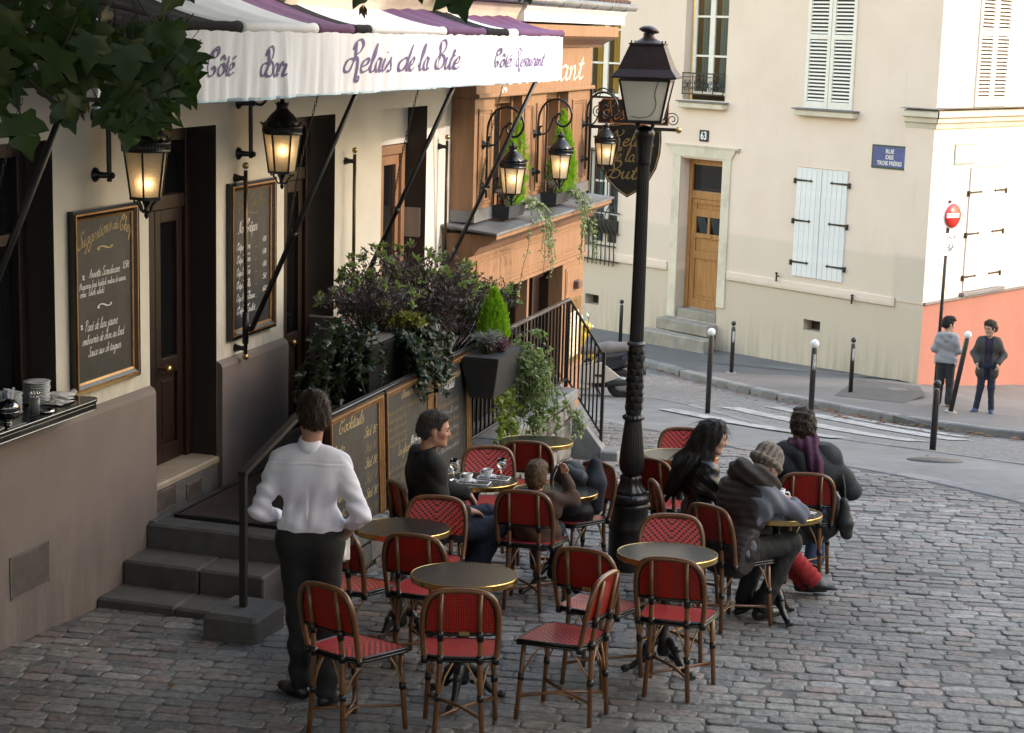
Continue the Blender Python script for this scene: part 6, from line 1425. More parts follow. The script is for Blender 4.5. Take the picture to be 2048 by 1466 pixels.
CH = [  # x, y, heading (degrees clockwise from straight away), plate, label
 (-.23, 9.27, 0, 1, 'red rattan chair with a small brass tag, back to the viewer, front centre'),
 (-.79, 9.24, 40, 0, 'red rattan chair turned to the right beside the waiter, front left'),
 (.33, 9.58, -66, 0, 'red rattan chair seen side-on facing left, front right'),
 (.56, 10.28, 28, 1, 'red rattan chair with a gold tag behind the side-on chair, left of the paired chairs'),
 (1.0, 10.12, 18, 0, 'red rattan chair back to the viewer, tucked at the table before the lamp post'),
 (-.47, 10.56, 20, 0, 'red rattan chair directly behind the front table, back to the viewer'),
 (-.92, 10.62, 30, 0, 'red rattan chair half hidden by the waiter, left of the second table'),
 (-.50, 11.30, 188, 0, 'red rattan chair facing the viewer, beside the knee of the man in black'),
 (.17, 12.06, 16, 0, 'red rattan chair the small child sits on'),
 (1.03, 10.90, 183, 0, 'red rattan chair facing the viewer behind the table at the lamp post'),
 (1.50, 11.66, 50, 0, 'red rattan chair under the person in the knitted hat'),
 (2.20, 13.05, 8, 0, 'red rattan chair under the man in the plum scarf'),
 (1.20, 13.45, 38, 0, 'empty red rattan chair just right of the lamp post, back to the viewer'),
 (1.43, 14.55, 184, 0, 'red rattan chair facing the viewer behind the small table right of the lamp'),
 (-.13, 13.36, 172, 0, 'red rattan chair facing the viewer behind the table with coffee cups'),
 (.17, 14.12, 8, 0, 'red rattan chair back to the viewer at the farthest empty table'),
 (-.55, 12.12, 66, 0, 'red rattan chair under the man in the black jacket'),
 (.48, 12.85, 229, 0, 'red rattan chair holding the dark backpack beside the lamp post'),
 (1.26, 12.36, 82, 0, 'red rattan chair under the long haired woman'),
]
chairs = []
PLATE = MB(); PLATE.cbox(-.028, .028, -.006, 0, -.012, .012, .002); PLATE = PLATE.mesh('name_tag', BRASS)
for i, (x, y, h, pl, lab) in enumerate(CH):
 c = chair0 if i == 0 else copy_tree(chair0)
 chairs.append(c)
for c, (x, y, h, pl, lab) in zip(chairs, CH):
 tilt_to_ground(c, x, y, h); c['label'] = lab
 if pl: nobj('name_tag', PLATE, c, (.02, -.236, .60))
# ------------------------------------------------------------ round tables
TOP = mat('black_table_top', (.016, .016, .015), .24, col2=(.019, .018, .017), scale=3, spec=.5)
RIM = mat('brass_table_rim', (.58, .40, .15), .25, 1.0, col2=(.46, .29, .10), scale=5)
def make_table():
 t = thing('bistro_table', '', 'table', (0, 0, 0), 0, 'round brass-rimmed bistro tables')
 mb = MB(); mb.lathe([(.0, .700), (.292, .700), (.2945, .704), (.2945, .7275), (.2925, .7295), (0, .7295)], 64, sm=False); mb.obj('table_top', TOP, t)
 mb = MB(); mb.lathe([(.297, .698), (.303, .697), (.304, .70), (.304, .728), (.302, .7315), (.297, .7315), (.2955, .7300)], 96, cap=False, sm=False); mb.obj('rim', RIM, t)
 mb = MB(); mb.lathe([(.0, .10), (.035, .10), (.045, .13), (.038, .16), (.05, .19), (.046, .22), (.028, .25), (.026, .30), (.034, .36), (.032, .45), (.024, .55), (.024, .62), (.04, .64), (.05, .66), (.10, .675), (.10, .699), (0, .699)], 20); mb.obj('column', IRON, t)
 for k in range(3):
  a = R(30 + 120 * k); d = (math.cos(a), math.sin(a))
  pts = [(.02, .20), (.06, .19), (.10, .15), (.13, .10), (.165, .06), (.20, .035), (.225, .03)]
  mb = MB(); mb.tube(crom([(r * d[0], r * d[1], z) for r, z in pts], 3), [.028, .028, .028, .03, .03, .03, .028, .026, .024, .022, .02, .02, .02, .02, .019, .019, .019, .02, .021][:19], 8)
  mb.sphere((.235 * d[0], .235 * d[1], .026), .027, 8, 6, sc=(1.1, 1.1, .9)); mb.sphere((.11 * d[0], .11 * d[1], .155), .026, 8, 6); mb.tube([(r * d[0], r * d[1], z) for r, z in ((.05, .11), (.10, .09), (.13, .06))], .012, 6)
  for q in (-1, 1): mb.sphere((.245 * d[0] - q * .016 * d[1], .245 * d[1] + q * .016 * d[0], .016), .013, 6, 5)
  mb.obj('foot', IRON, t)
 return t
tab0 = make_table()
TB = [(-.235, 9.80, 'empty round table nearest the viewer, among the front chairs'), (.965, 10.50, 'empty round table in front of the lamp post'), (-.66, 11.02, 'empty round table beside the waiter'),
      (-.24, 12.74, 'round table with two coffee cups and water glasses'), (.33, 12.42, 'round table the small child sits at'), (.215, 14.55, 'empty round table farthest back by the railing end'),
      (1.36, 14.08, 'small empty round table to the right of the lamp post, behind the woman'), (1.815, 11.86, 'round table with a mug, glasses and an orange, beside the person in the knitted hat')]
tables = []
for i in range(len(TB)): tables.append(tab0 if i == 0 else copy_tree(tab0))
for o, (x, y, lab), hd in zip(tables, TB, (12, 80, 40, 0, 65, 20, 100, -20)):
 tilt_to_ground(o, x, y, hd); o['label'] = lab
def on_table(k, dx, dy): 
 x, y = TB[k][:2]; n = gnormal(x, y); return Vector((x + dx, y + dy, zg(x, y) + .004 + .7300 - (n.x * dx + n.y * dy) / n.z)) + Vector((n.x, n.y, 0)) * .73
# ------------------------------------------------------------ things on the tables
CHINA = mat('white_china', (.74, .75, .77), .12, coat=.4); COFF = mat('black_coffee', (.03, .014, .006), .15); STEEL = mat('steel', (.55, .55, .55), .2, 1.0); GLS = mat('clear_glass', (1, 1, 1), .01, trans=1.0); WATER = mat('still_water', (.98, .99, 1), .01, trans=1.0)
TRAY = mat('dark_tray', (.03, .03, .034), .3); ORG = mat('orange_peel', (.72, .16, .015), .45, bump=.5, bscale=120, dist=.002); PAPER = mat('white_paper', (.74, .73, .72), .8, bump=.2)
def cup(parent, loc, rz=0.0, s=1.0):
 mb = MB(); mb.lathe([(.0, .004), (.020, .004), (.022, .0), (.026, .004), (.032, .03), (.037, .058), (.035, .058), (.030, .03), (.02, .010), (0, .009)], 20)
 mb.tube(crom([(.034, 0, .048), (.050, 0, .05), (.054, 0, .035), (.044, 0, .02), (.031, 0, .02)], 4), .0035, 6); o = mb.obj('cup', CHINA, parent, loc, rotz=rz)
 mb = MB(); mb.lathe([(0, 0), (.033, 0), (.033, .001), (0, .001)], 16, c=(0, 0, .046)); mb.obj('coffee', COFF, o)
def coffee_set(label, k, dx, dy, rz):
 t = thing('coffee_tray', label, 'coffee tray', on_table(k, dx, dy), rz, 'espresso sets on the table')
 def rr(w, h, c, n=4):
  P = []
  for sx, sy, a0 in ((1, -1, -90), (1, 1, 0), (-1, 1, 90), (-1, -1, 180)):
   for i in range(n + 1): a = R(a0 + 90 * i / n); P.append((sx * (w - c) + c * math.cos(a), sy * (h - c) + c * math.sin(a)))
  return P
 mb = MB(); mb.prism(rr(.115, .062, .02), .0, .004, 'z'); mb.obj('tray', TRAY, t)
 mb = MB(); mb.tube([(x, y, .007) for x, y in rr(.115, .062, .02)], .0045, 6, closed=True); mb.obj('tray_rim', CHINA, t)
 mb = MB(); mb.lathe([(0, .006), (.03, .006), (.055, .014), (.062, .020), (.060, .021), (.03, .011), (0, .010)], 24, c=(-.045, 0, 0)); mb.obj('saucer', CHINA, t)
 cup(t, (-.045, 0, .010), R(200))
 mb = MB(); mb.tube([(-.02, -.045, .022), (.035, -.04, .019)], [.0025, .002], 5); mb.sphere((-.028, -.045, .021), .008, 8, 5, sc=(1.4, .8, .4)); mb.obj('spoon', STEEL, t)
def goblet(label, k, dx, dy, grp='stemmed water glasses'):
 t = thing('water_glass', label, 'glass', on_table(k, dx, dy), 0, grp)
 mb = MB(); mb.lathe([(.0, .0), (.032, .0), (.030, .004), (.006, .010), (.0045, .03), (.0045, .06), (.010, .068), (.028, .085), (.036, .105), (.036, .125), (.030, .155), (.0285, .155), (.0342, .125), (.034, .106), (.026, .088), (.008, .072), (0, .071)], 24); mb.obj('glass', GLS, t)
 mb = MB(); mb.lathe([(0, .0735), (.008, .0745), (.0255, .0895), (.0333, .107), (.0335, .118), (0, .118)], 20); mb.obj('water', WATER, t)
coffee_set('espresso cup on a small dark tray, nearer the table edge', 3, -.01, -.13, R(-12)); coffee_set('espresso cup on a small dark tray, farther from the viewer', 3, .13, .07, R(-14))
goblet('stemmed water glass beside the sleeve of the man in black', 3, -.155, -.03); goblet('stemmed water glass on the tray right of the coffee cups', 3, .185, .055)
# lunch table
mk = thing('chocolate_mug', 'tall white handled mug on a saucer on the lunch table', 'mug', on_table(7, .02, .06))
mb = MB(); mb.lathe([(0, .010), (.036, .010), (.037, .03), (.036, .135), (.038, .15), (.035, .15), (.033, .13), (.033, .03), (0, .02)], 24); mb.obj('mug', CHINA, mk)
mb = MB(); mb.tube(crom([(.036, 0, .125), (.062, 0, .125), (.070, 0, .09), (.060, 0, .05), (.037, 0, .04)], 4), .006, 8); mb.obj('handle', CHINA, mk)
mb = MB(); mb.lathe([(0, .0), (.035, .0), (.06, .006), (.075, .012), (.073, .013), (.04, .007), (0, .006)], 28); mb.obj('saucer', CHINA, mk)
tg = thing('tumbler', 'clear straight glass next to the white mug', 'glass', on_table(7, -.075, .045))
mb = MB(); mb.lathe([(0, 0), (.030, 0), (.036, .105), (.0345, .105), (.029, .006), (0, .005)], 20); mb.obj('glass', GLS, tg)
tg = thing('tumbler', 'tall clear glass half hidden behind the grey sleeve', 'glass', on_table(7, -.135, .15))
mb = MB(); mb.lathe([(0, 0), (.028, 0), (.036, .13), (.0345, .13), (.027, .006), (0, .005)], 20); mb.obj('glass', GLS, tg)
og = thing('orange', 'single bright orange lying near the table edge', 'orange', on_table(7, .13, -.08)); mb = MB(); mb.sphere((0, 0, .036), .037, 20, 14); mb.obj('fruit', ORG, og)
nk = thing('napkin', 'crumpled white paper napkin beside the orange', 'napkin', on_table(7, .075, -.12)); mb = MB(); r_n = random.Random(5)
V = [(-.05 + .10 * i / 6, -.035 + .07 * j / 5, .004 + .028 * r_n.random() * math.sin(math.pi * i / 6) + .012 * r_n.random()) for j in range(6) for i in range(7)]
mb.add(V, [(j * 7 + i, j * 7 + i + 1, j * 7 + 8 + i, j * 7 + 7 + i) for j in range(5) for i in range(6)], 0, True); mb.obj('paper', PAPER, nk)
ct = thing('cutlery', 'two white handled spoons lying to the right of the orange', 'spoon', on_table(7, .20, -.02), R(-25)); mb = MB()
for q in (-.016, .016): mb.tube([(-.07, q * .6, .008), (0, q, .010), (.06, q * 1.3, .008)], [.012, .008, .006], 6, flat=.4)
mb.obj('spoons', CHINA, ct); st = thing('long_spoon', 'thin steel spoon leaning in front of the white mug', 'spoon', on_table(7, -.005, -.03)); mb = MB(); mb.tube([(-.01, -.02, .004), (.015, .0, .14)], .0028, 5); mb.obj('stem', STEEL, st)
# ------------------------------------------------------------ on the service shelf
def on_shelf(t, e): return fw(t, e, 1.4255)
def plates(label, t, e, n, r=.085):
 p = thing('plate_stack', label, 'plates', on_shelf(t, e), 0, 'stacked saucers on the service shelf')
 me = MB(); me.lathe([(0, 0), (r * .55, 0), (r * .6, .003), (r, .012), (r * .99, .014), (r * .58, .005), (0, .004)], 28); me = me.mesh('saucer', CHINA)
 for i in range(n): nobj('saucer', me, p, (rng.uniform(-.003, .003), rng.uniform(-.003, .003), i * .0145))
plates('stack of white saucers behind the glass of sugar sticks', -.03, .01, 9); plates('stack of white saucers against the pier, right of the first stack', .30, .0, 10); plates('stack of white saucers cut by the left edge of the picture', -.62, .08, 6)
sg_ = thing('sugar_glass', 'glass packed with white and blue sugar sticks on the service shelf', 'glass', on_shelf(-.19, .10))
mb = MB(); mb.lathe([(0, 0), (.032, 0), (.040, .10), (.0385, .10), (.031, .006), (0, .005)], 20); mb.obj('glass', GLS, sg_)
WSTK, BSTK = mat('white_sugar_stick', (.72, .72, .74), .6), mat('blue_sugar_stick', (.18, .22, .42), .6)
sm_ = MB(); sm_.hexa([(-.006, -.003, 0), (.006, -.003, 0), (.006, .003, 0), (-.006, .003, 0), (-.007, -.002, .17), (.007, -.002, .17), (.007, .002, .17), (-.007, .002, .17)]); sme = sm_.mesh('sugar_stick', WSTK); sme2 = sme.copy(); sme2.materials[0] = BSTK
for i in range(26):
 a = rng.uniform(0, 6.28); r = rng.uniform(.005, .024); o = nobj('sugar_stick', sme2 if i % 5 == 0 else sme, sg_, (r * math.cos(a), r * math.sin(a), .01), (rng.uniform(-.05, .05) - .30 * r / .03 * math.sin(a), .30 * r / .03 * math.cos(a), a)); o.scale = (1, 1, rng.uniform(.95, 1.12))
DST = mat('dark_polished_steel', (.28, .27, .27), .12, 1.0)
bw = thing('sugar_bowl', 'round dark steel bowl with a domed lid on a tray at the shelf edge', 'bowl', on_shelf(-.27, .16))
mb = MB(); mb.lathe([(0, .006), (.03, .006), (.022, .014), (.024, .02), (.06, .04), (.072, .075), (.074, .082), (.070, .082), (.0, .05)], 28); mb.obj('bowl', DST, bw)
mb = MB(); mb.lathe([(.073, .083), (.066, .115), (.048, .138), (.02, .15), (0, .152)], 28); mb.obj('lid', DST, bw)
mb = MB(); mb.cbox(-.13, .07, -.08, .08, 0, .005, .002); mb.obj('tray', DST, bw, rotz=FA)
tb = thing('tumbler', 'plain glass tumbler full of small steel spoons on the shelf', 'glass', on_shelf(.02, .16)); mb = MB(); mb.lathe([(0, 0), (.030, 0), (.036, .11), (.0345, .11), (.029, .006), (0, .005)], 20); mb.obj('glass', mat('smoky_glass', (.45, .47, .48), .06, trans=.75), tb)
for i in range(9): mb = MB(); a = i * .7; mb.tube([(.012 * math.cos(a), .012 * math.sin(a), .01), (.026 * math.cos(a), .026 * math.sin(a), .125)], .0025, 5); mb.sphere((.027 * math.cos(a), .027 * math.sin(a), .13), .008, 6, 4, sc=(1, .6, 1.3)); mb.obj('spoon', STEEL, tb)
ash = thing('ashtray', 'low round chrome ashtray at the front of the shelf', 'ashtray', on_shelf(.10, .19)); mb = MB(); mb.lathe([(0, 0), (.048, 0), (.052, .008), (.050, .02), (.044, .022), (.04, .01), (0, .008)], 24); mb.obj('dish', STEEL, ash)
np_ = thing('napkin_pile', 'loose pile of white paper napkins near the end of the shelf', 'napkins', on_shelf(.37, .12), FA); r_n = random.Random(11)
for q in range(4):
 mb = MB(); V = [(-.085 + .17 * i / 7, -.06 + .12 * j / 6, .006 + q * .012 + .030 * r_n.random() * math.sin(math.pi * (i + .5) / 8) * math.sin(math.pi * (j + .5) / 7)) for j in range(7) for i in range(8)]
 mb.add(V, [(j * 8 + i, j * 8 + i + 1, j * 8 + 9 + i, j * 8 + 8 + i) for j in range(6) for i in range(7)], 0, True); mb.obj('napkin', PAPER, np_, (.02 * q, .012 * q, 0), rotz=q * .5)
mb = MB(); mb.tube([(-.05, .05, .02), (-.045, .055, .16)], .002, 5); mb.obj('skewer', STEEL, np_)
tw = thing('rolled_towel', 'rolled grey tea towel at the end of the shelf', 'towel', on_shelf(.50, .12), FA + R(15)); mb = MB()
sp2 = [(-.0, .028 + .026 * (1 - i / 26) * math.cos(i * .75), .026 * (1 - i / 26) * math.sin(i * .75)) for i in range(27)]
for x in (-.08, .08): mb.v += [(x, b, c + .03) for a, b, c in [(p[0], p[1] - .028, p[2]) for p in sp2]]
mb.f = [(i, i + 1, i + 28, i + 27) for i in range(26)]; mb.mi = [0] * 26; mb.sm = [True] * 26; mb.obj('towel', mat('grey_linen', (.30, .29, .28), .9, bump=.4, bscale=90), tw)
bt = thing('bill_tray', 'black bill tray with a pale metal rim at the left end of the shelf', 'tray', on_shelf(-.52, .19), FA + R(8)); mb = MB(); mb.cbox(-.16, .11, -.05, .055, 0, .008, .003); mb.obj('tray', SHELF, bt); mb = MB(); mb.tube([(-.16, -.05, .011), (.10, -.05, .011), (.112, -.035, .011), (.112, .04, .011), (.10, .055, .011), (-.16, .055, .011)], .006, 6); mb.obj('rim', mat('pale_rim', (.5, .5, .5), .35, .6), bt)
# ------------------------------------------------------------ backpack slung on the chair by the lamp
BKP = mat('black_nylon', (.012, .012, .014), .6, bump=.4, bscale=30); BKG = mat('slate_grey_nylon', (.035, .044, .05), .6, bump=.3, bscale=30); NVY = mat('navy_cloth', (.012, .016, .03), .8, bump=.3)
# ------------------------------------------------------------ plants
def leaf_mat(name, c1, c2, rough=.4, tr=.35):
 m = bpy.data.materials.new(name); m.use_nodes = True; t = m.node_tree; L = t.links.new; b = t.nodes['Principled BSDF']; out = t.nodes['Material Output']
 geo = t.nodes.new('ShaderNodeNewGeometry'); n = nd(t, 'ShaderNodeTexNoise', Scale=9.0, Detail=3.0); L(geo.outputs['Position'], n.inputs['Vector'])
 ri = nd(t, 'ShaderNodeMath', operation='ADD'); L(geo.outputs['Random Per Island'], ri.inputs[0]); L(n.outputs['Fac'], ri.inputs[1])
 hf = nd(t, 'ShaderNodeMath', operation='MULTIPLY'); hf.inputs[1].default_value = .5; L(ri.outputs[0], hf.inputs[0])
 c = nd(t, 'ShaderNodeMixRGB'); c.inputs[1].default_value = (*c1, 1); c.inputs[2].default_value = (*c2, 1); L(hf.outputs[0], c.inputs[0])
 L(c.outputs[0], b.inputs['Base Color']); b.inputs['Roughness'].default_value = rough
 tl = t.nodes.new('ShaderNodeBsdfTranslucent'); hs = t.nodes.new('ShaderNodeHueSaturation'); hs.inputs['Value'].default_value = 1.6; hs.inputs['Saturation'].default_value = 1.15; L(c.outputs[0], hs.inputs['Color']); L(hs.outputs[0], tl.inputs['Color'])
 mx = t.nodes.new('ShaderNodeMixShader'); mx.inputs[0].default_value = tr; L(b.outputs[0], mx.inputs[1]); L(tl.outputs[0], mx.inputs[2]); L(mx.outputs[0], out.inputs['Surface'])
 return m
LSYC = leaf_mat('sycamore_leaf', (.012, .031, .006), (.045, .082, .014), .36, .3); LPUR = leaf_mat('purple_grey_leaf', (.055, .038, .041), (.10, .085, .078), .45, .2); LGRY = leaf_mat('grey_green_leaf', (.022, .028, .018), (.065, .075, .048), .4, .25)
LBRI = leaf_mat('bright_tip_leaf', (.14, .20, .05), (.20, .26, .09), .45, .35); LLEM = leaf_mat('lemon_cypress_leaf', (.13, .27, .012), (.25, .42, .03), .5, .4); LIVY = leaf_mat('ivy_leaf', (.009, .019, .008), (.026, .045, .017), .4, .25)
LIVL = leaf_mat('pale_ivy_leaf', (.08, .14, .03), (.26, .32, .16), .45, .35); LSIL = leaf_mat('silver_leaf', (.17, .18, .155), (.26, .27, .24), .6, .2); LHEA = leaf_mat('heather_flower', (.10, .035, .06), (.20, .075, .12), .7, .2)
TWIG = mat('twig_bark', (.07, .05, .035), .8, col2=(.045, .032, .022), scale=12)
def card(mb, p, d, up, L, W, fold=.25):
 """one pointed leaf as two folded triangles pairs"""
 d = d.normalized(); s = d.cross(up)
 if s.length < 1e-4: s = d.orthogonal()
 s = s.normalized(); n = s.cross(d)
 a, b = p, p + d * L; m = p + d * L * .45
 mb.add([a, m + s * W * .5 + n * W * fold, b, m - s * W * .5 + n * W * fold, m], [(0, 1, 4), (1, 2, 4), (0, 4, 3), (4, 2, 3)], 0, False)
def ivy_leaf(mb, p, d, up, L):
 d = d.normalized(); s = d.cross(up); s = (s if s.length > 1e-4 else d.orthogonal()).normalized(); n = s.cross(d)
 P = [(0, 0), (-.38, -.06), (-.52, .25), (-.27, .38), (-.20, .62), (0, 1.0), (.20, .62), (.27, .38), (.52, .25), (.38, -.06)]
 v = [p + s * a * L + d * b * L - n * L * .12 * abs(a) * 2 for a, b in P] + [p + d * L * .35 + n * .03 * L]
 mb.add(v, [(i, (i + 1) % 10, 10) for i in range(10)], 0, False)
def rv(r): return Vector((r.gauss(0, 1), r.gauss(0, 1), r.gauss(0, 1))).normalized()
def bush(name, label, loc, rx, ry, h, stems, leaves, L, W, m, tipm=None, seed=1, cat='shrub', group=None, spread=1.0, z0=0.0):
 r = random.Random(seed); t = thing(name, label, cat, loc, 0, group)
 ms = MB(); ml = MB(); mt = MB()
 for k in range(stems):
  a = r.uniform(0, 6.28); q = math.sqrt(r.random()); tip = Vector((rx * q * math.cos(a) * spread, ry * q * math.sin(a) * spread, h * r.uniform(.62, 1.0) * (1 - .25 * q)))
  b0 = Vector((rx * .25 * q * math.cos(a), ry * .25 * q * math.sin(a), z0)); pts = [b0.lerp(tip, i / 5) + Vector((r.uniform(-.02, .02), r.uniform(-.02, .02), .0)) * (i > 0) + Vector((0, 0, .08 * math.sin(math.pi * i / 5))) for i in range(6)]
  ms.tube(pts, [.006, .005, .004, .0035, .0025, .0015], 4)
  for i in range(leaves):
   s_ = r.uniform(.22, 1.0); j = min(4, int(s_ * 5)); p = pts[j].lerp(pts[j + 1], s_ * 5 - j) + rv(r) * .03
   d = rv(r) + Vector((0, 0, .35)) + (tip - b0).normalized() * .4; card(ml, p, d, rv(r), L * r.uniform(.7, 1.25), W * r.uniform(.8, 1.2))
  if tipm and r.random() < .42:
   for i in range(9): card(mt, pts[-1] + rv(r) * .012, rv(r) + Vector((0, 0, .8)), rv(r), L * 1.15, W * 1.3)
 ms.obj('stems', TWIG, t); ml.obj('foliage', m, t)
 if tipm: mt.obj('new_leaves', tipm, t)
 return t
# black planter boxes behind the menu boards on the landing
PLB = mat('black_planter', (.004, .004, .004), .8, spec=.15, bump=.1)
for (ta, tb_, lab, ph) in ((3.15, 4.25, 'tall black planter box on the landing behind the menu boards, left one', 1.08), (4.3, 6.5, 'lower black planter box on the landing behind the menu boards, right one', .76)):
 p = thing('planter_box', lab, 'planter', fw((ta + tb_) / 2, .86, .326), FA, 'black planter boxes on the landing')
 w_ = (tb_ - ta) / 2; mb = MB(); mb.cbox(-w_, w_, -.22, .22, 0, ph, .012); mb.obj('box', PLB, p)
 mb = MB(); mb.box(-w_ + .03, w_ - .03, -.19, .19, ph + .001, ph + .012); mb.obj('soil', EARTH, p)
bush('grey_shrub', 'tall airy purple-grey shrub with pale new shoots, middle of the planter', fw(4.75, .80, 1.08), .62, .46, 1.06, 110, 44, .056, .021, LPUR, LBRI, 3)
bush('grey_shrub', 'tall purple-grey shrub at the left, in front of the cream pier', fw(3.9, .78, 1.40), .46, .40, .44, 56, 38, .054, .020, LPUR, LBRI, 13)
bush('green_shrub', 'fine leaved grey-green shrub to the right, before the wooden front', fw(5.85, .84, 1.08), .62, .46, .62, 110, 44, .040, .016, LGRY, LBRI, 5)
bush('heather', 'low dark heather filling the front of the planter', fw(5.2, .98, 1.08), .85, .12, .24, 60, 26, .022, .008, leaf_mat('dark_heather', (.05, .035, .04), (.09, .06, .07)), None, 6)
bush('yellow_green_plant', 'small yellowish leafy plant hanging at the front of the planter', fw(3.9, .99, 1.38), .30, .13, .16, 22, 14, .055, .04, leaf_mat('yellow_green_leaf', (.10, .13, .02), (.2, .2, .04)), None, 8)
def ivy(name, label, loc, strands, m, L, seed, out_dir, spread, length, cat='ivy', droop=1.0, den=46, parent_rot=0.0):
 r = random.Random(seed); t = thing(name, label, cat, loc); ms = MB(); ml = MB()
 for k in range(strands):
  ln = length * r.uniform(.45, 1.0); p = Vector((0, 0, 0)) + Vector(spread) * r.uniform(-1, 1); d = Vector(out_dir) + rv(r) * .35; pts = [p.copy()]
  n = 14
  for i in range(n):
   d = (d * .72 + Vector((0, 0, -droop)) * (.20 + .1 * i / n) + rv(r) * .16); d = d.normalized(); p = p + d * ln / n; pts.append(p.copy())
  ms.tube(pts, .0025, 4)
  for i in range(int(ln * den)):
   s_ = r.random() * n * .999; j = int(s_); q = pts[j].lerp(pts[j + 1], s_ - j) + rv(r) * .025
   ivy_leaf(ml, q, rv(r) + Vector((0, 0, -.5)) + Vector(out_dir) * .3, Vector(out_dir) + rv(r) * .6, L * r.uniform(.6, 1.25))
 ms.obj('vines', TWIG, t); ml.obj('leaves', m, t); return t
FNt = (FN.x, FN.y, 0); FUt = (FU.x, FU.y, 0)
ivy('ivy', 'dark ivy tumbling over the left end of the planter towards the taupe pier', fw(3.30, .90, 1.46), 26, LIVY, .055, 21, (-FU.x * .6, -FU.y * .6, .5), (FN.x * .16, FN.y * .16, .06), .85, den=60)
ivy('ivy', 'dark ivy mound spilling over the front of the black planter behind the boards', fw(4.0, 1.06, 1.42), 34, LIVY, .06, 22, (FN.x * .8, FN.y * .8, .5), (FU.x * .33, FU.y * .33, .04), .70, den=60)
# hooked planter on the railing with lemon cypress and trailing ivy
hpz = thing('railing_planter', 'tapered dark grey ribbed planter hooked on the railing, right of the menu boards', 'planter', fw(5.12, 1.42, .74), FA)
mb = MB(); a, b = .36, .17; c_, d_ = .28, .10
mb.hexa([(-c_, -d_, 0), (c_, -d_, 0), (c_, d_, 0), (-c_, d_, 0), (-a, -b, .36), (a, -b, .36), (a, b, .36), (-a, b, .36)])
PLG = mat('dark_grey_planter', (.028, .03, .034), .5); mb.obj('tub', PLG, hpz)
me = MB(); me.bar((0, 0, 0), (0, 0, .355), .012, .012); me = me.mesh('rib', PLG)
for i in range(22):
 z0 = i / 22
 mb = MB(); w0, w1 = .104 + .066 * z0, .104 + .066 * z0; xx = .282 + .08 * z0
 mb.box(-xx - .006, -xx + .001, -w0, w0, .01 + .34 * z0, .01 + .34 * z0 + .008); mb.box(-xx, xx, -w0 - .006, -w0 + .001, .01 + .34 * z0, .01 + .34 * z0 + .008); mb.box(xx - .001, xx + .006, -w0, w0, .01 + .34 * z0, .01 + .34 * z0 + .008); mb.obj('rib', PLG, hpz)
def cypress(label, loc, r0, h, n, seed, tops=3):
 r = random.Random(seed); t = thing('lemon_cypress', label, 'conifer', loc, 0, 'lemon cypresses in the planters'); ml = MB(); mt = MB(); mt.tube([(0, 0, -.03), (0, 0, h * .5)], [.012, .006], 6)
 for q in range(tops):
  cx, cy, hh, rr = (0, 0, h, r0) if q == 0 else (r.uniform(-.5, .5) * r0, r.uniform(-.5, .5) * r0, h * r.uniform(.55, .8), r0 * .7)
  for i in range(n // tops):
   z = (r.random() ** .8); a = r.uniform(0, 6.28); rad = rr * (math.sin(math.pi * min(1, .18 + .82 * z)) ** .8) * r.uniform(.45, 1.0) * (1 - .3 * z); p = Vector((cx + rad * math.cos(a), cy + rad * math.sin(a), z * hh * .9))
   d = Vector((math.cos(a) * .35, math.sin(a) * .35, 1.25)) + rv(r) * .18; 
   for w_ in range(2): card(ml, p + rv(r) * .006, d + rv(r) * .2, rv(r), .055 * r.uniform(.7, 1.3), .010)
 mt.obj('trunk', TWIG, t); ml.obj('foliage', LLEM, t)
cypress('bright lime green lemon cypress in the planter hooked on the railing', fw(5.26, 1.38, 1.07), .155, .58, 2600, 31)
bush('silver_plant', 'silvery grey leafed plant left of the lemon cypress in the railing planter', fw(4.98, 1.42, 1.08), .15, .12, .22, 34, 22, .030, .008, LSIL, None, 32)
bush('pink_heather', 'dull pink heather at the front of the railing planter', fw(5.12, 1.50, 1.07), .13, .07, .13, 34, 22, .018, .010, LHEA, None, 33)
ivy('variegated_ivy', 'pale variegated ivy trailing from the railing planter', fw(5.45, 1.46, 1.07), 38, LIVL, .050, 34, (FN.x * .5 + FU.x * .55, FN.y * .5 + FU.y * .55, .3), (FU.x * .12, FU.y * .12, .02), 1.15, droop=1.1, den=44)
ivy('variegated_ivy', 'yellow-green ivy strand crossing the balusters below the railing planter', fw(5.2, 1.46, .78), 14, leaf_mat('yellow_ivy_leaf', (.09, .15, .015), (.2, .25, .05)), .05, 35, (-FU.x * .5 + FN.x * .5, -FU.y * .5 + FN.y * .5, -.2), (FU.x * .22, FU.y * .22, .05), .8, den=50)
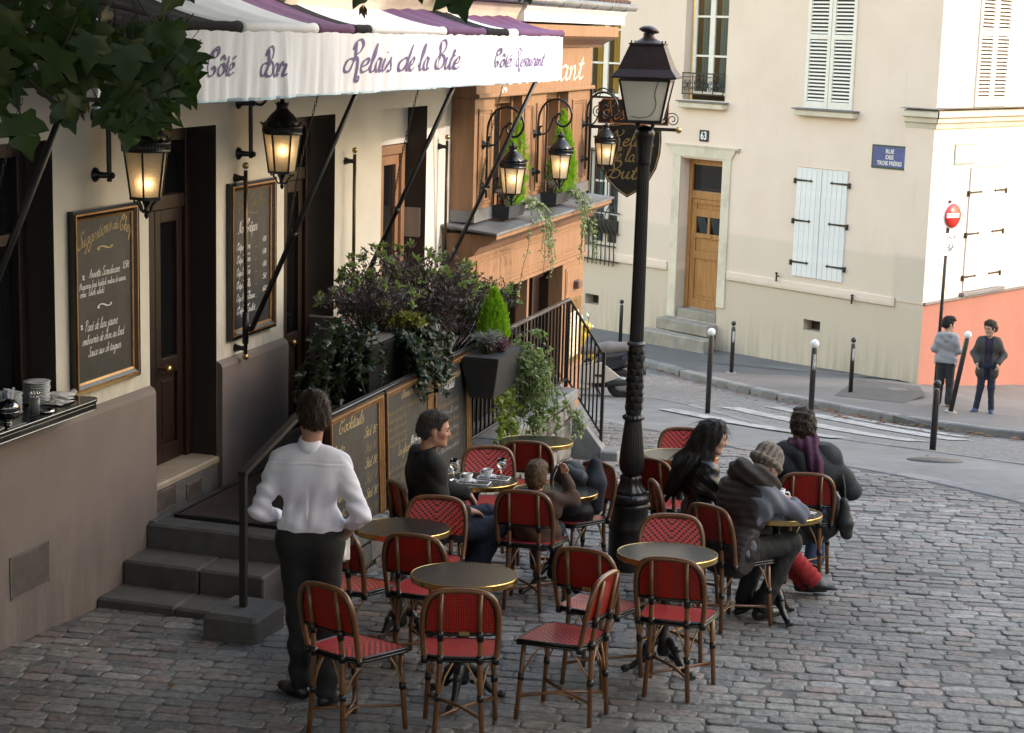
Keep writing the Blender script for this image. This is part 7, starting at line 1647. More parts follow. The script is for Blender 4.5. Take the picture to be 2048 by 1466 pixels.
# window planters of the wooden front
for (t_, lab, sd) in ((8.85, 'first window', 41), (10.62, 'second window', 42)):
 p = thing('window_planter', 'small black planter on the zinc ledge at the %s of the wooden front' % lab, 'planter', fw(t_, .36, 1.86), FA, 'planters on the zinc ledge')
 mb = MB(); mb.hexa([(-.26, -.08, 0), (.26, -.08, 0), (.26, .09, 0), (-.26, .09, 0), (-.30, -.10, .13), (.30, -.10, .13), (.30, .10, .13), (-.30, .10, .13)]); mb.obj('tub', PLG, p)
 cypress('lime green lemon cypress at the %s of the wooden front' % lab, fw(t_ + .16, .38, 1.98), .17, 1.0, 2000, sd, 3)
 cypress('shorter lime green lemon cypress at the %s of the wooden front' % lab, fw(t_ - .12, .42, 1.98), .14, .78, 1300, sd + 5, 2)
 bush('silver_plant', 'small silvery plant in the planter at the %s' % lab, fw(t_ - .27, .40, 1.97), .12, .08, .2, 16, 14, .028, .008, LSIL, None, sd + 9)
 ivy('trailing_ivy', 'ivy trailing over the zinc ledge from the %s' % lab, fw(t_ + .22, .47, 2.0), 9, LIVL, .042, sd + 20, (FN.x * .7, FN.y * .7, .3), (FU.x * .10, FU.y * .10, .02), 1.25 if sd == 41 else 1.0, droop=1.2, den=40)
ivy('weed', 'green weed growing from the joint below the coping beside the cheek wall', fw(8.0, 1.36, -.02), 8, LIVL, .04, 51, (FN.x, FN.y, .1), (FU.x * .1, FU.y * .1, .05), .3, cat='weed', den=60)
# ------------------------------------------------------------ maple leaved tree leaning in from the left
tree = thing('sycamore_tree', 'leafy sycamore whose branches hang into the upper left of the picture', 'tree', (-3.5, 4.3, zg(-3.5, 4.3) - .05))
TO = Vector(tree.location); BARK = mat('sycamore_bark', (.11, .095, .075), .9, col2=(.07, .06, .05), scale=6, bump=.6, bscale=25)
mb = MB(); mb.tube(crom([(0, 0, 0), (.03, .05, 1.2), (.10, .12, 2.6), (.18, .10, 4.2), (.1, .0, 6.0)], 4), [.17] * 4 + [.15] * 4 + [.12] * 4 + [.09] * 4 + [.05], 12); mb.obj('trunk', BARK, tree)
r_t = random.Random(77)
CR = MB()   # unseen crown overhead, spread wide and dense to shade steps and front tables
for k in range(13000):
 a = r_t.uniform(0, 6.28); q = math.sqrt(r_t.random()); p = Vector((2.6 + 6.0 * q * math.cos(a), 1.6 + 7.0 * q * math.sin(a), 5.0 + 3.2 * r_t.random() * (1 - .6 * q)))
 card(CR, p, rv(r_t) + Vector((0, 0, -.3)), rv(r_t), r_t.uniform(.28, .5), r_t.uniform(.22, .38), .12)
CR.obj('crown', LSYC, tree)
def cam_pt(px, py, d):   # where the leaf sprays hang: read off the photograph, then fixed as places in the world
 v = _fw + _rt * ((px - 1024) / 3640.0) - _up * ((py - 733) / 3640.0); return Vector((0, 0, 3.8)) + v * d
def leaf_mesh(seed):
 r = random.Random(seed); P = []
 half = [(0, 0), (.10, -.02), (.30, -.10), (.42, -.05), (.36, .10), (.56, .22), (.66, .40), (.50, .42), (.34, .44), (.36, .60), (.28, .68), (.16, .78), (.10, .92), (0, 1.12)]
 half = [(a * r.uniform(.9, 1.1), b + r.uniform(-.02, .02)) for a, b in half]
 out = half + [(-a * r.uniform(.92, 1.08), b + r.uniform(-.02, .02)) for a, b in half[-2:0:-1]]
 bend = r.uniform(.05, .30); fold = r.uniform(.10, .40); tw = r.uniform(-.25, .25)
 def Z(a, b): return -bend * b * b + fold * abs(a) + tw * a * b + .02 * math.sin(9 * b + 5 * a)
 mb = MB(); mid = [(0, b) for b in (0.12, .30, .50, .72, .92)]
 v = [(a, b, Z(a, b)) for a, b in out] + [(a, b, Z(a, b) - .02) for a, b in mid]; n = len(out)
 def near(b): return n + min(range(5), key=lambda i: abs(mid[i][1] - b))
 for i in range(n):
  j = (i + 1) % n; ci, cj = near(out[i][1]), near(out[j][1])
  mb.f.append((i, j, cj)); mb.mi.append(0); mb.sm.append(True)
  if ci != cj: mb.f.append((i, cj, ci)); mb.mi.append(0); mb.sm.append(True)
 mb.v = [Vector(q) for q in v]
 mb.tube([(0, .02, -.01), (0, -.35, -.06), (0.02, -.8, -.02)], .018, 4, mi=1)
 return mb.mesh('leaf', [LSYC, TWIG])
lmesh = [leaf_mesh(200 + i) for i in range(10)]
# twigs follow the hanging sprays
sprays = [[(-60, 40), (60, 60), (140, 120), (240, 140), (330, 120)], [(-60, 10), (100, -10), (220, 10), (300, 30)], [(330, -60), (328, 20), (305, 75), (280, 110), (235, 140)], [(-50, 120), (40, 150), (110, 200), (200, 200), (290, 230)], [(-60, 200), (0, 230), (60, 250)], [(180, 130), (230, 180), (280, 210), (300, 250)], [(290, 95), (340, 140), (375, 170)], [(700, -60), (735, -10)], [(905, -80), (908, 0)], [(1020, -60), (1045, -10)]]
sb_ = MB()
for i, s_ in enumerate(sprays):
 d0 = 6.2 + r_t.uniform(-.5, .5); pts = [cam_pt(x, y, d0 + .12 * k) - TO for k, (x, y) in enumerate(s_)]
 sb_.tube(crom(pts, 4), .008 if i < 4 else .005, 5)
# limbs from the trunk out to the sprays
for tgt in ((-60, 40), (-60, 10), (330, -60), (-50, 120), (-60, 200), (700, -60), (905, -80), (1020, -60)):
 e_ = cam_pt(tgt[0], tgt[1], 6.2) - TO; s0 = Vector((.17, .10, 3.9)); mid = s0.lerp(e_, .5) + Vector((0, 0, .5)); sb_.tube(crom([s0, mid, e_], 6), [.05, .045, .04, .035, .03, .026, .022, .018, .015, .013, .011, .009, .008], 7)
sb_.obj('branches', TWIG, tree)
def put_leaf(px, py, d, size, roll=None, face=None):
 p = cam_pt(px, py, d) - TO
 tip = Vector((r_t.gauss(.15, .55), r_t.gauss(0, .35), -1.0)).normalized()
 nrm = Vector((r_t.gauss(.1, .55), -1.0, r_t.gauss(.55, .5))).normalized()
 if face: nrm = Vector(face).normalized()
 nrm = (nrm - tip * nrm.dot(tip)).normalized(); x = tip.cross(nrm)
 o = nobj('leaf', r_t.choice(lmesh), tree); s = size / 1.15
 o.matrix_parent_inverse = Matrix()
 o.matrix_basis = Matrix(((x.x * s, tip.x * s, nrm.x * s, p.x), (x.y * s, tip.y * s, nrm.y * s, p.y), (x.z * s, tip.z * s, nrm.z * s, p.z), (0, 0, 0, 1)))
# outline of the mass: a sloping clump, its lower edge rises to the right then hangs in front of the first lantern
def low(x): return float(np.interp(x, [-80, 30, 80, 110, 160, 240, 300, 330, 370, 395], [235, 215, 190, 170, 160, 205, 235, 190, 165, 150]))
def high(x): return float(np.interp(x, [-80, 60, 150, 200, 240, 300, 360, 395], [-90, -90, -60, 40, 70, 60, 90, 130]))
k = 0
while k < 112:
 x = r_t.uniform(-90, 375); y = r_t.uniform(high(x) - 20, low(x) - 25)
 put_leaf(x, y, r_t.uniform(5.5, 6.9), r_t.uniform(.095, .175)); k += 1
for (x, y, s_) in ((40, 228, .165), (0, 120, .17), (110, 20, .16), (290, 60, .10), (370, -40, .14), (345, 45, .10), (285, 215, .12), (270, 240, .12), (310, 205, .12), (295, 175, .13), (262, 185, .12), (335, 130, .12), (348, 160, .12), (240, 225, .10), (318, 160, .12), (205, 215, .11), (120, 205, .12), (300, 220, .11), (250, 205, .11), (150, 190, .11), (375, 130, .13), (905, -35, .155), (890, -60, .13), (735, -35, .10), (830, -45, .09), (1050, -30, .09), (700, -40, .08), (265, 165, .13), (330, 170, .11), (300, 130, .11), (20, 20, .16), (60, 70, .16)):
 put_leaf(x, y, 5.7, s_, face=(r_t.uniform(-.3, .3), -1, r_t.uniform(0, .6)))
# bunches of winged seeds
SEED = mat('dry_key', (.16, .09, .04), .8)
for (x, y) in ((170, 190), (160, 215), (178, 205), (85, 120), (725, 12)):
 mb = MB(); p = cam_pt(x, y, 5.9) - TO
 for q in range(3): card(mb, p + rv(r_t) * .008, Vector((r_t.uniform(-.4, .4), 0, -1)), Vector((0, -1, 0)), .04, .014)
 mb.obj('seed_keys', SEED, tree)
# fallen leaves
fl = MB(); FALL = leaf_mat('fallen_leaf', (.10, .045, .018), (.20, .085, .028), .8, .15)
r_f = random.Random(9); KA = np.array(KF)
for q in range(230):
 i = r_f.randrange(12, len(KA) - 14); c = KA[i]; d = abs(r_f.gauss(0, .22)); t_ = KA[i + 1] - KA[i - 1]; t_ = t_ / np.linalg.norm(t_); n_ = np.array([t_[1], -t_[0]]) * (-1)
 pt = c + n_ * (-1) * 0 + np.array([-t_[1], t_[0]]) * (-d - .02); s_ = r_f.uniform(.03, .07); a = r_f.uniform(0, 6.28)
 z = zg(*pt) - .095 + r_f.uniform(.004, .03)
 fl.add([(pt[0] + s_ * math.cos(a + b) * k_, pt[1] + s_ * math.sin(a + b) * k_, z + r_f.uniform(0, .015)) for b, k_ in ((0, 1), (1.3, .6), (2.6, .9), (3.7, .6), (5, .8))], [(0, 1, 2, 3, 4)])
o = fl.obj('gutter_leaves', FALL); o['kind'] = 'stuff'
for q, (px_, py_) in enumerate(((4.6, 19.6), (3.3, 12.4), (.4, 9.9), (-2.1, 10.6), (-1.9, 9.9), (5.1, 22.4))):
 mb = MB(); a = q * 1.3; s_ = .035
 mb.add([(s_ * math.cos(a + b) * k_, s_ * math.sin(a + b) * k_, .006 + .01 * (i % 2)) for i, (b, k_) in enumerate(((0, 1), (1.2, .5), (2.5, .9), (3.7, .5), (5, .8)))], [(0, 1, 2, 3, 4)])
 o = mb.obj('fallen_leaf', FALL, None, (px_, py_, zg(px_, py_) + .008)); tag(o, ('single orange leaf on the near pavement', 'brown leaf on the cobbles right of the chairs', 'brown leaf lying by the table foot', 'small leaf before the entrance steps', 'small leaf on the dark cobbles lower left', 'orange leaf lying on the road setts near the kerb')[q], 'leaf')
# ------------------------------------------------------------ people: each body is one continuous surface grown from a distance field
def surface_nets(F, org, h):
 s = F < 0
 c = np.zeros(tuple(d - 1 for d in F.shape), np.int8)
 for dx in (0, 1):
  for dy in (0, 1):
   for dz in (0, 1): c += s[dx:dx + c.shape[0], dy:dy + c.shape[1], dz:dz + c.shape[2]]
 I = np.argwhere((c > 0) & (c < 8)); n = len(I)
 vid = -np.ones(c.shape, np.int32); vid[I[:, 0], I[:, 1], I[:, 2]] = np.arange(n)
 acc = np.zeros((n, 3)); cnt = np.zeros(n)
 cor = [(a, b, d) for a in (0, 1) for b in (0, 1) for d in (0, 1)]
 val = {k: F[I[:, 0] + k[0], I[:, 1] + k[1], I[:, 2] + k[2]] for k in cor}
 for k in cor:
  for ax in range(3):
   if k[ax]: continue
   q = list(k); q[ax] = 1; q = tuple(q); a, b = val[k], val[q]; m = (a < 0) != (b < 0)
   t = np.where(m, a / np.where(np.abs(a - b) < 1e-9, 1, a - b), 0); p = np.array(k, float)[None].repeat(n, 0); p[:, ax] += t
   acc[m] += p[m]; cnt += m
 V = (I + acc / cnt[:, None]) * h + org; Q = []
 for ax in range(3):
  a = [slice(None)] * 3; b = [slice(None)] * 3; a[ax] = slice(0, -1); b[ax] = slice(1, None)
  m = s[tuple(a)] != s[tuple(b)]; E = np.argwhere(m); sg = s[tuple(a)][m]
  u, w = [(1, 2), (2, 0), (0, 1)][ax]
  ok = (E[:, u] > 0) & (E[:, w] > 0) & (E[:, u] < vid.shape[u]) & (E[:, w] < vid.shape[w]); E = E[ok]; sg = sg[ok]
  def g(du, dw):
   K = E.copy(); K[:, u] -= du; K[:, w] -= dw; return vid[K[:, 0], K[:, 1], K[:, 2]]
  q = np.stack([g(1, 1), g(0, 1), g(0, 0), g(1, 0)], 1); q[~sg] = q[~sg][:, ::-1]; Q.append(q)
 Q = np.concatenate(Q); Q = Q[(Q >= 0).all(1)]
 return V, Q
def wav(p, f, seed):
 r = np.random.RandomState(seed); o = np.zeros(p.shape[:-1], np.float32)
 for k in range(5):
  d = r.normal(size=3); d /= np.linalg.norm(d); o += np.sin(p @ d * f * (0.7 + .5 * k * .6) + r.uniform(0, 6.3)) / 5
 return o
class Field:
 """smooth union of rounded cones, ellipsoids and squashed groups"""
 def __init__(s): s.pr = []
 def cone(s, a, b, ra, rb=None, k=.03, fr=None):
  s.pr.append(('c', np.array(a, float), np.array(b, float), ra, ra if rb is None else rb, k, fr)); return s
 def ell(s, c, r, k=.02, fr=None, sub=False, rot=None):
  s.pr.append(('e', np.array(c, float), np.array(r, float), sub, rot, k, fr)); return s
 def build(s, h, pad=.03, disp=None, cut=None, inflate=0.0):
  lo = np.full(3, 9.); hi = -lo; boxes = []
  for q in s.pr:
   fr = q[6]
   if q[0] == 'c': pts = [(q[1], q[3]), (q[2], q[4])]
   else: pts = [(q[1], q[2].max())]
   bl = np.full(3, 9.); bh = -bl
   for p, r in pts:
    if fr is not None: p = fr[0] + fr[1] @ (p * fr[2]); r = r * max(1.0, fr[2].max())
    bl = np.minimum(bl, p - r); bh = np.maximum(bh, p + r)
   boxes.append((bl, bh))
   if not (q[0] == 'e' and q[3]): lo = np.minimum(lo, bl); hi = np.maximum(hi, bh)
  lo = lo - pad - inflate; hi = hi + pad + inflate; n = np.ceil((hi - lo) / h).astype(int) + 1
  F = np.full(n, .2, np.float32)
  for q, (bl, bh) in zip(s.pr, boxes):
   k = q[5]; m = k + .025 + inflate; i0 = np.maximum(0, np.floor((bl - m - lo) / h).astype(int)); i1 = np.minimum(n, np.ceil((bh + m - lo) / h).astype(int) + 1)
   if (i1 <= i0).any(): continue
   ax = [lo[j] + h * np.arange(i0[j], i1[j]) for j in range(3)]
   P = np.stack(np.meshgrid(*ax, indexing='ij'), -1).astype(np.float32); fr = q[6]; sc = 1.0
   if fr is not None: P = ((P - fr[0]) @ fr[1]) / fr[2]; sc = float(fr[2].min()) ** .5
   if q[0] == 'c':
    a, b, ra, rb = q[1:5]; ba = b - a; L2 = max(1e-9, ba @ ba); t = np.clip(((P - a) @ ba) / L2, 0, 1)
    d = np.linalg.norm(P - a - t[..., None] * ba, axis=-1) - (ra + (rb - ra) * t)
   else:
    r = q[2]; pp = P - q[1]
    if q[4] is not None: pp = pp @ q[4]
    l = np.linalg.norm(pp / r, axis=-1); d = (l - 1) * r.min() * .5 + (l - 1) * r.mean() * .5
   d = d * sc; sl = tuple(slice(i0[j], i1[j]) for j in range(3)); A = F[sl]
   if q[0] == 'e' and q[3]: hh = np.maximum(k - np.abs(-d - A), 0) / k; F[sl] = np.maximum(A, -d) + hh * hh * k * .25
   else: hh = np.maximum(k - np.abs(A - d), 0) / k; F[sl] = np.minimum(A, d) - hh * hh * k * .25
  if inflate: F -= inflate
  if disp is not None or cut is not None:
   near = np.argwhere(np.abs(F) < .05); P = near * h + lo
   if disp is not None: F[near[:, 0], near[:, 1], near[:, 2]] += disp(P).astype(np.float32)
   if cut is not None:
    ins = np.argwhere(F < .05); P = ins * h + lo; v = F[ins[:, 0], ins[:, 1], ins[:, 2]]; F[ins[:, 0], ins[:, 1], ins[:, 2]] = np.maximum(v, cut(P)).astype(np.float32)
  return surface_nets(F, lo, h)
def field_obj(fd, name, m, parent, h, **k):
 V, Q = fd.build(h, **k); me = bpy.data.meshes.new(name); me.vertices.add(len(V)); me.vertices.foreach_set('co', V.astype(np.float32).ravel())
 me.loops.add(len(Q) * 4); me.loops.foreach_set('vertex_index', Q.astype(np.int32).ravel()); me.polygons.add(len(Q)); me.polygons.foreach_set('loop_start', np.arange(0, len(Q) * 4, 4, dtype=np.int32)); me.polygons.foreach_set('loop_total', np.full(len(Q), 4, np.int32))
 me.polygons.foreach_set('use_smooth', np.ones(len(Q), bool)); me.update(calc_edges=True); me.validate(); me.materials.append(m)
 o = nobj(name, me, parent); return o
def rotm(yaw, pitch=0., roll=0.):
 """columns right, forward, up; yaw clockwise from +y, pitch up"""
 cy, sy = math.cos(R(-yaw)), math.sin(R(-yaw)); Z = np.array([[cy, -sy, 0], [sy, cy, 0], [0, 0, 1]]); cp_, sp_ = math.cos(R(pitch)), math.sin(R(pitch)); X = np.array([[1, 0, 0], [0, cp_, -sp_], [0, sp_, cp_]])
 cr, sr = math.cos(R(roll)), math.sin(R(roll)); Y = np.array([[cr, 0, sr], [0, 1, 0], [-sr, 0, cr]]); return Z @ X @ Y
A3 = lambda *v: np.array(v, float)
def torso_frame(P, N, SR, SL):
 up = (N - P) / np.linalg.norm(N - P); rt = SR - SL; rt = rt - up * (rt @ up); rt /= np.linalg.norm(rt); fwd_ = np.cross(up, rt); return np.stack([rt, fwd_, up], 1)
def add_torso(f, J, o=0.0, w=1.0, hem=-.02, ksm=.07, neck=True):
 P, N = J['P'], J['N']; T = np.linalg.norm(N - P); M = torso_frame(P, N, J['SR'], J['SL']); fr = (P, M, A3(1, .70, 1)); s = J.get('s', 1.0)
 f.cone((-.075 * w * s, 0, .02), (.075 * w * s, 0, .02), .118 * s + o, k=ksm, fr=fr)
 f.cone((0, 0, .06 * s), (0, 0, .55 * T), .128 * w * s + o, .142 * w * s + o, k=ksm, fr=fr)
 f.cone((-.085 * w * s, .0, .68 * T), (.085 * w * s, .0, .68 * T), .135 * s + o, k=ksm, fr=fr)
 f.cone((-.115 * w * s, -.01, .82 * T), (.115 * w * s, -.01, .82 * T), .068 * s + o, k=ksm, fr=fr)
 [f.cone((q * .115 * s, -.015, .86 * T), (q * .01, -.01, .95 * T), .036 * s + o * .7, .038 * s + o * .5, k=.05, fr=fr) for q in (-1, 1)]
 if hem < -.03: f.cone((-.08 * w * s, 0, hem), (.08 * w * s, 0, hem), .125 * s + o, k=ksm, fr=fr)
def add_arms(f, J, o=0.0, to=1.0, k=.035, puff=1.0):
 s = J.get('s', 1.0)
 for q in 'RL':
  S_, E_, W_ = J['S' + q], J['E' + q], J['W' + q]
  f.cone(S_, E_, .047 * s * puff + o, .040 * s * puff + o, k=min(.04, k + .01)); f.cone(E_, E_ + (W_ - E_) * to, .041 * s * puff + o, (.041 + (.027 - .041) * to) * s * (puff if o else 1) + o, k=k)
def add_legs(f, J, o=0.0, to=1.0, flare=0.0):
 s = J.get('s', 1.0)
 for q in 'RL':
  H_, K_, A_ = J['H' + q], J['K' + q], J['A' + q]
  f.cone(H_, K_, .084 * s + o, .056 * s + o, k=.05); f.cone(K_, K_ + (A_ - K_) * to, .054 * s + o, .040 * s + o + flare, k=.035)
def add_hand(f, W, d, nrm, s=1.0, curl=35., side=1, spread=.0):
 d = d / np.linalg.norm(d); nrm = nrm - d * (nrm @ d); nrm /= np.linalg.norm(nrm); x = np.cross(d, nrm) * side
 f.cone(W, W + d * .035 * s, .024 * s, .026 * s, k=.02)
 for i, (o, L) in enumerate(((-.030, .062), (-.010, .074), (.010, .080), (.030, .072))):
  b0 = W + d * .03 * s + x * o * .6 * s; b1 = W + d * .088 * s + x * o * s
  f.cone(b0, b1, .016 * s, .0125 * s, k=.014); c1 = R(curl * .6 + 4 * i); c2 = R(curl * 1.5)
  v1 = d * math.cos(c1) + nrm * math.sin(c1) + x * o * 2; v2 = d * math.cos(c2) + nrm * math.sin(c2); m = b1 + v1 / np.linalg.norm(v1) * L * .5 * s
  f.cone(b1, m, .0105 * s, .0095 * s, k=.005); f.cone(m, m + v2 / np.linalg.norm(v2) * L * .48 * s, .0095 * s, .008 * s, k=.005)
 t0 = W + d * .025 * s + x * .022 * s; t1 = t0 + (d * .6 + x * .75 + nrm * .3) * .045 * s; f.cone(t0, t1, .014 * s, .011 * s, k=.012); f.cone(t1, t1 + (d * .9 + x * .15 + nrm * .35) * .032 * s, .0105 * s, .009 * s, k=.005)
def head_frame(J): return (J['H'], J['HR_'], A3(1, 1, 1) * J.get('hs', 1.0))
def add_head(f, J, beard=0):
 fr = head_frame(J); e, c = f.ell, f.cone
 e((0, -.012, .030), (.076, .096, .090), k=.03, fr=fr); e((0, .030, -.025), (.060, .066, .085), k=.04, fr=fr)
 for s in (-1, 1):
  c((s * .046, .005, -.062), (s * .014, .072, -.096), .022, .018, k=.03, fr=fr); e((s * .040, .058, -.022), (.026, .026, .024), k=.025, fr=fr); e((s * .078, -.008, -.012), (.011, .020, .032), k=.012, fr=fr)
  c((s * .012, .088, .021), (s * .044, .074, .020), .010, .009, k=.015, fr=fr); e((s * .031, .100, .002), (.017, .016, .012), k=.012, fr=fr, sub=True)
 c((0, .076, -.100), (0, .072, -.096), .020, k=.02, fr=fr); c((0, .090, .010), (0, .108, -.028), .008, .0125, k=.012, fr=fr); e((0, .098, -.032), (.018, .012, .009), k=.01, fr=fr)
 e((0, .090, -.057), (.024, .009, .0055), k=.006, fr=fr); e((0, .088, -.067), (.021, .010, .006), k=.006, fr=fr); e((0, .099, -.062), (.022, .006, .002), k=.003, fr=fr, sub=True)
 hd = J['H'] + J['HR_'] @ A3(0, -.018, -.06) * J.get('hs', 1.0); f.cone(hd, J['N'] - A3(0, 0, .03), .052 * J.get('s', 1.0), .060 * J.get('s', 1.0), k=.03)
def short_hair(J, th=.012, top=.016, recede=0.0, fuzz=.006, seed=1):
 f = Field(); fr = head_frame(J); f.ell((0, -.014, .032), (.078 + th, .098 + th, .090 + top), k=.02, fr=fr); f.ell((0, -.045, -.02), (.066 + th, .066 + th, .065), k=.04, fr=fr)
 f.ell((.02, .035, .085 + top), (.05, .05, .028), k=.04, fr=fr)
 Hc, Rm, hs = J['H'], J['HR_'], J.get('hs', 1.0)
 def cut(P):   # hairline: brow, temple, sideburn, over the ear, nape
  q = ((P - Hc) @ Rm) / hs; x, y, z = q[:, 0], q[:, 1], q[:, 2]
  side = np.interp(y, [-.075, -.045, -.030, -.022, .018, .026, .040, .050, .070, .1], [-.085, -.078, -.050, .012, .014, -.022, -.020, .035, .062, .066]) + recede * np.clip((y - .01) / .04, 0, 1)
  return (side + .006 * np.sin(x * 130 + y * 60) - z) * .75
 def disp(P):
  return fuzz * wav((P - Hc) @ Rm * A3(1, .55, .55), 95, seed) + fuzz * .6 * wav(P, 210, seed + 3) + (th + .008) * np.clip(1 + cut(P) / .014, 0, 1)
 return f, cut, disp
def tufts(hair, J, m, t, n, L, seed=1, lift=.25, wid=.0035, down=(0, -.55, -.85), zmin=-9):
 r = random.Random(seed); me = hair.data; mb = MB(); Hc, Rm = J['H'], J['HR_']; vs = me.vertices; crown = A3(0, -.04, .12)
 for i in range(n):
  v = vs[r.randrange(len(vs))]; p = np.array(v.co); nr = np.array(v.normal); q = Rm.T @ (p - Hc)
  if q[2] < zmin or (q[1] > .045 and abs(q[0]) < .075 and q[2] < .055): continue
  fl = q - crown; fl = Rm @ (fl * A3(1, 1, .8) + A3(*down) * .03 + A3(r.gauss(0, .025), r.gauss(0, .025), r.gauss(0, .015))); fl = fl - nr * (fl @ nr); fl /= max(1e-6, np.linalg.norm(fl))
  l = L * r.uniform(.6, 1.3); s_ = np.cross(fl, nr) * wid; a = p - nr * .003; b = p + fl * l * .5 + nr * l * lift * .8; c = p + fl * l + nr * l * lift * r.uniform(.2, 1.2)
  mb.add([a - s_, a + s_, b + s_ * .8, b - s_ * .8, c], [(0, 1, 2, 3), (3, 2, 4)], 0, False)
 mb.obj('hair_strands', m, t)
SKIN = mat('skin', (.40, .21, .14), .5, col2=(.35, .175, .118), scale=9, bump=.08, bscale=160, col3=(.43, .205, .145), scale3=5); SKINP = mat('pale_skin', (.48, .28, .20), .5, col2=(.42, .23, .165), scale=9)
def hair_mat(n, a, b): return mat(n, a, .55, col2=b, scale=30, stretch=(1, 1, .25), bump=.5, bscale=90, dist=.003, spec=.25)
HBR, HDK, HLB, HGY = hair_mat('brown_hair', (.045, .027, .015), (.022, .013, .008)), hair_mat('dark_hair', (.007, .005, .0045), (.014, .010, .008)), hair_mat('light_brown_hair', (.11, .066, .034), (.075, .044, .022)), hair_mat('greying_hair', (.030, .023, .019), (.06, .05, .044))
EYE = mat('eye', (.02, .015, .012), .1)
def eyes(J, t):
 mb = MB(); o = None
 for s in (-1, 1):
  p = J['H'] + J['HR_'] @ (A3(s * .031, .079, .001) * J.get('hs', 1.0)); mb = MB(); mb.sphere(tuple(p), .0125 * J.get('hs', 1.0), 10, 6); mb.obj('eye', EYE, t)
  q = [J['H'] + J['HR_'] @ (A3(s * a, b, c) * J.get('hs', 1.0)) for a, b, c in ((.014, .099, .020), (.030, .096, .026), (.048, .082, .021))]; mb = MB(); mb.tube([tuple(x) for x in q], [.004, .0045, .003], 5); mb.obj('eyebrow', J.get('brow', HBR), t)
def shoes(J, t, m, h=.008):
 s = J.get('s', 1.0)
 for q in 'RL':
  A_ = J['A' + q]; d = J['T' + q]; d = d / np.linalg.norm(d); f = Field(); sd = A3(d[1], -d[0], 0)
  z = A_[2] - .055 * s if 'lift' + q not in J else A_[2] - .055 * s
  f.cone(A_, A_ - A3(0, 0, .03) , .044 * s, .046 * s, k=.03); hz = A3(0, 0, -.045 * s)
  f.cone(A_ + hz - d * .035 * s, A_ + hz + d * .06 * s, .036 * s, .040 * s, k=.03); f.cone(A_ + hz + d * .06 * s + A3(0, 0, -.004), A_ + hz + d * .165 * s + A3(0, 0, -.010), .042 * s, .030 * s, k=.03)
  field_obj(f, 'shoe', m, t, h, cut=lambda P, z0=A_[2] - .078 * s: z0 - P[:, 2])
def make_person(label, x, y, heading, J, group=None, dz=0.0):
 t = thing('person', label, 'person', (x, y, zg(x, y) + dz), -R(heading), group)
 for k in list(J):
  if isinstance(J[k], tuple): J[k] = np.array(J[k], float)
 return t
def base_body(J, t, skin, h=.007, hands=True):
 f = Field(); add_torso(f, J, -.026, J.get('bw', .72)); add_arms(f, J, -.006); add_legs(f, J, -.006); add_head(f, J)
 for q, sd in (('R', 1), ('L', -1)):
  add_hand(f, J['W' + q], J['D' + q], J['M' + q], J.get('s', 1.0), J.get('curl' + q, 35.), sd)
  f.cone(J['A' + q], J['A' + q] - A3(0, 0, .02), .034, k=.02); d = J['T' + q] / np.linalg.norm(J['T' + q]); f.cone(J['A' + q] - A3(0, 0, .04), J['A' + q] - A3(0, 0, .05) + d * .12 * J.get('s', 1), .03, .022, k=.03)
 return field_obj(f, 'body', skin, t, h)
def folds(a, f1, seed, dirn=None):
 def g(P):
  q = P if dirn is None else P @ dirn
  w = wav(q, f1, seed) + .5 * wav(q, f1 * 2.1, seed + 5); return a * (np.abs(w) * 1.6 - .5)
 return g
# ---- waiter
SHIRT = mat('white_shirt', (.74, .73, .83), .8, col2=(.69, .68, .79), scale=5, bump=.12, bscale=60); BTRO = mat('black_trousers', (.0045, .0045, .0055), .8, col2=(.008, .008, .009), scale=6, bump=.2); BSHO = mat('black_shoe_leather', (.008, .008, .008), .35)
J = dict(P=(0, .0, .97), N=(.0, -.03, 1.48), H=(.01, .01, 1.645), HR_=rotm(-30, -4), SR=(.165, -.025, 1.395), SL=(-.165, -.025, 1.395), ER=(.295, -.09, 1.12), EL=(-.270, -.07, 1.11), WR=(.205, .10, .985), WL=(-.19, .12, 1.03),
         DR=(-.25, .65, -.45), DL=(.55, .65, .05), MR=(-.8, -.2, .2), ML=(.2, -.3, -.9), HR=(.09, 0, .93), HL=(-.09, 0, .93), KR=(.10, .03, .50), KL=(-.07, .05, .50), AR=(.11, -.05, .08), AL=(-.06, .06, .08), TR=(.35, .9, 0), TL=(-.75, .65, 0), curlR=60., curlL=30., brow=HBR)
t = make_person('waiter in a white shirt and black trousers standing with his back to the viewer', -1.09, 9.72, 4, J); base_body(J, t, SKIN)
f = Field(); add_torso(f, J, .006, .82); add_arms(f, J, .011, .93, k=.02); Pw, Nw = J['P'], J['N']
fr_ = (J['P'], torso_frame(J['P'], J['N'], J['SR'], J['SL']), A3(1, .72, 1)); f.cone((-.055, -.01, .07), (.055, -.01, .07), .112, k=.05, fr=fr_)
def ridge(x): return 1 - 2 * np.abs(np.sin(x))
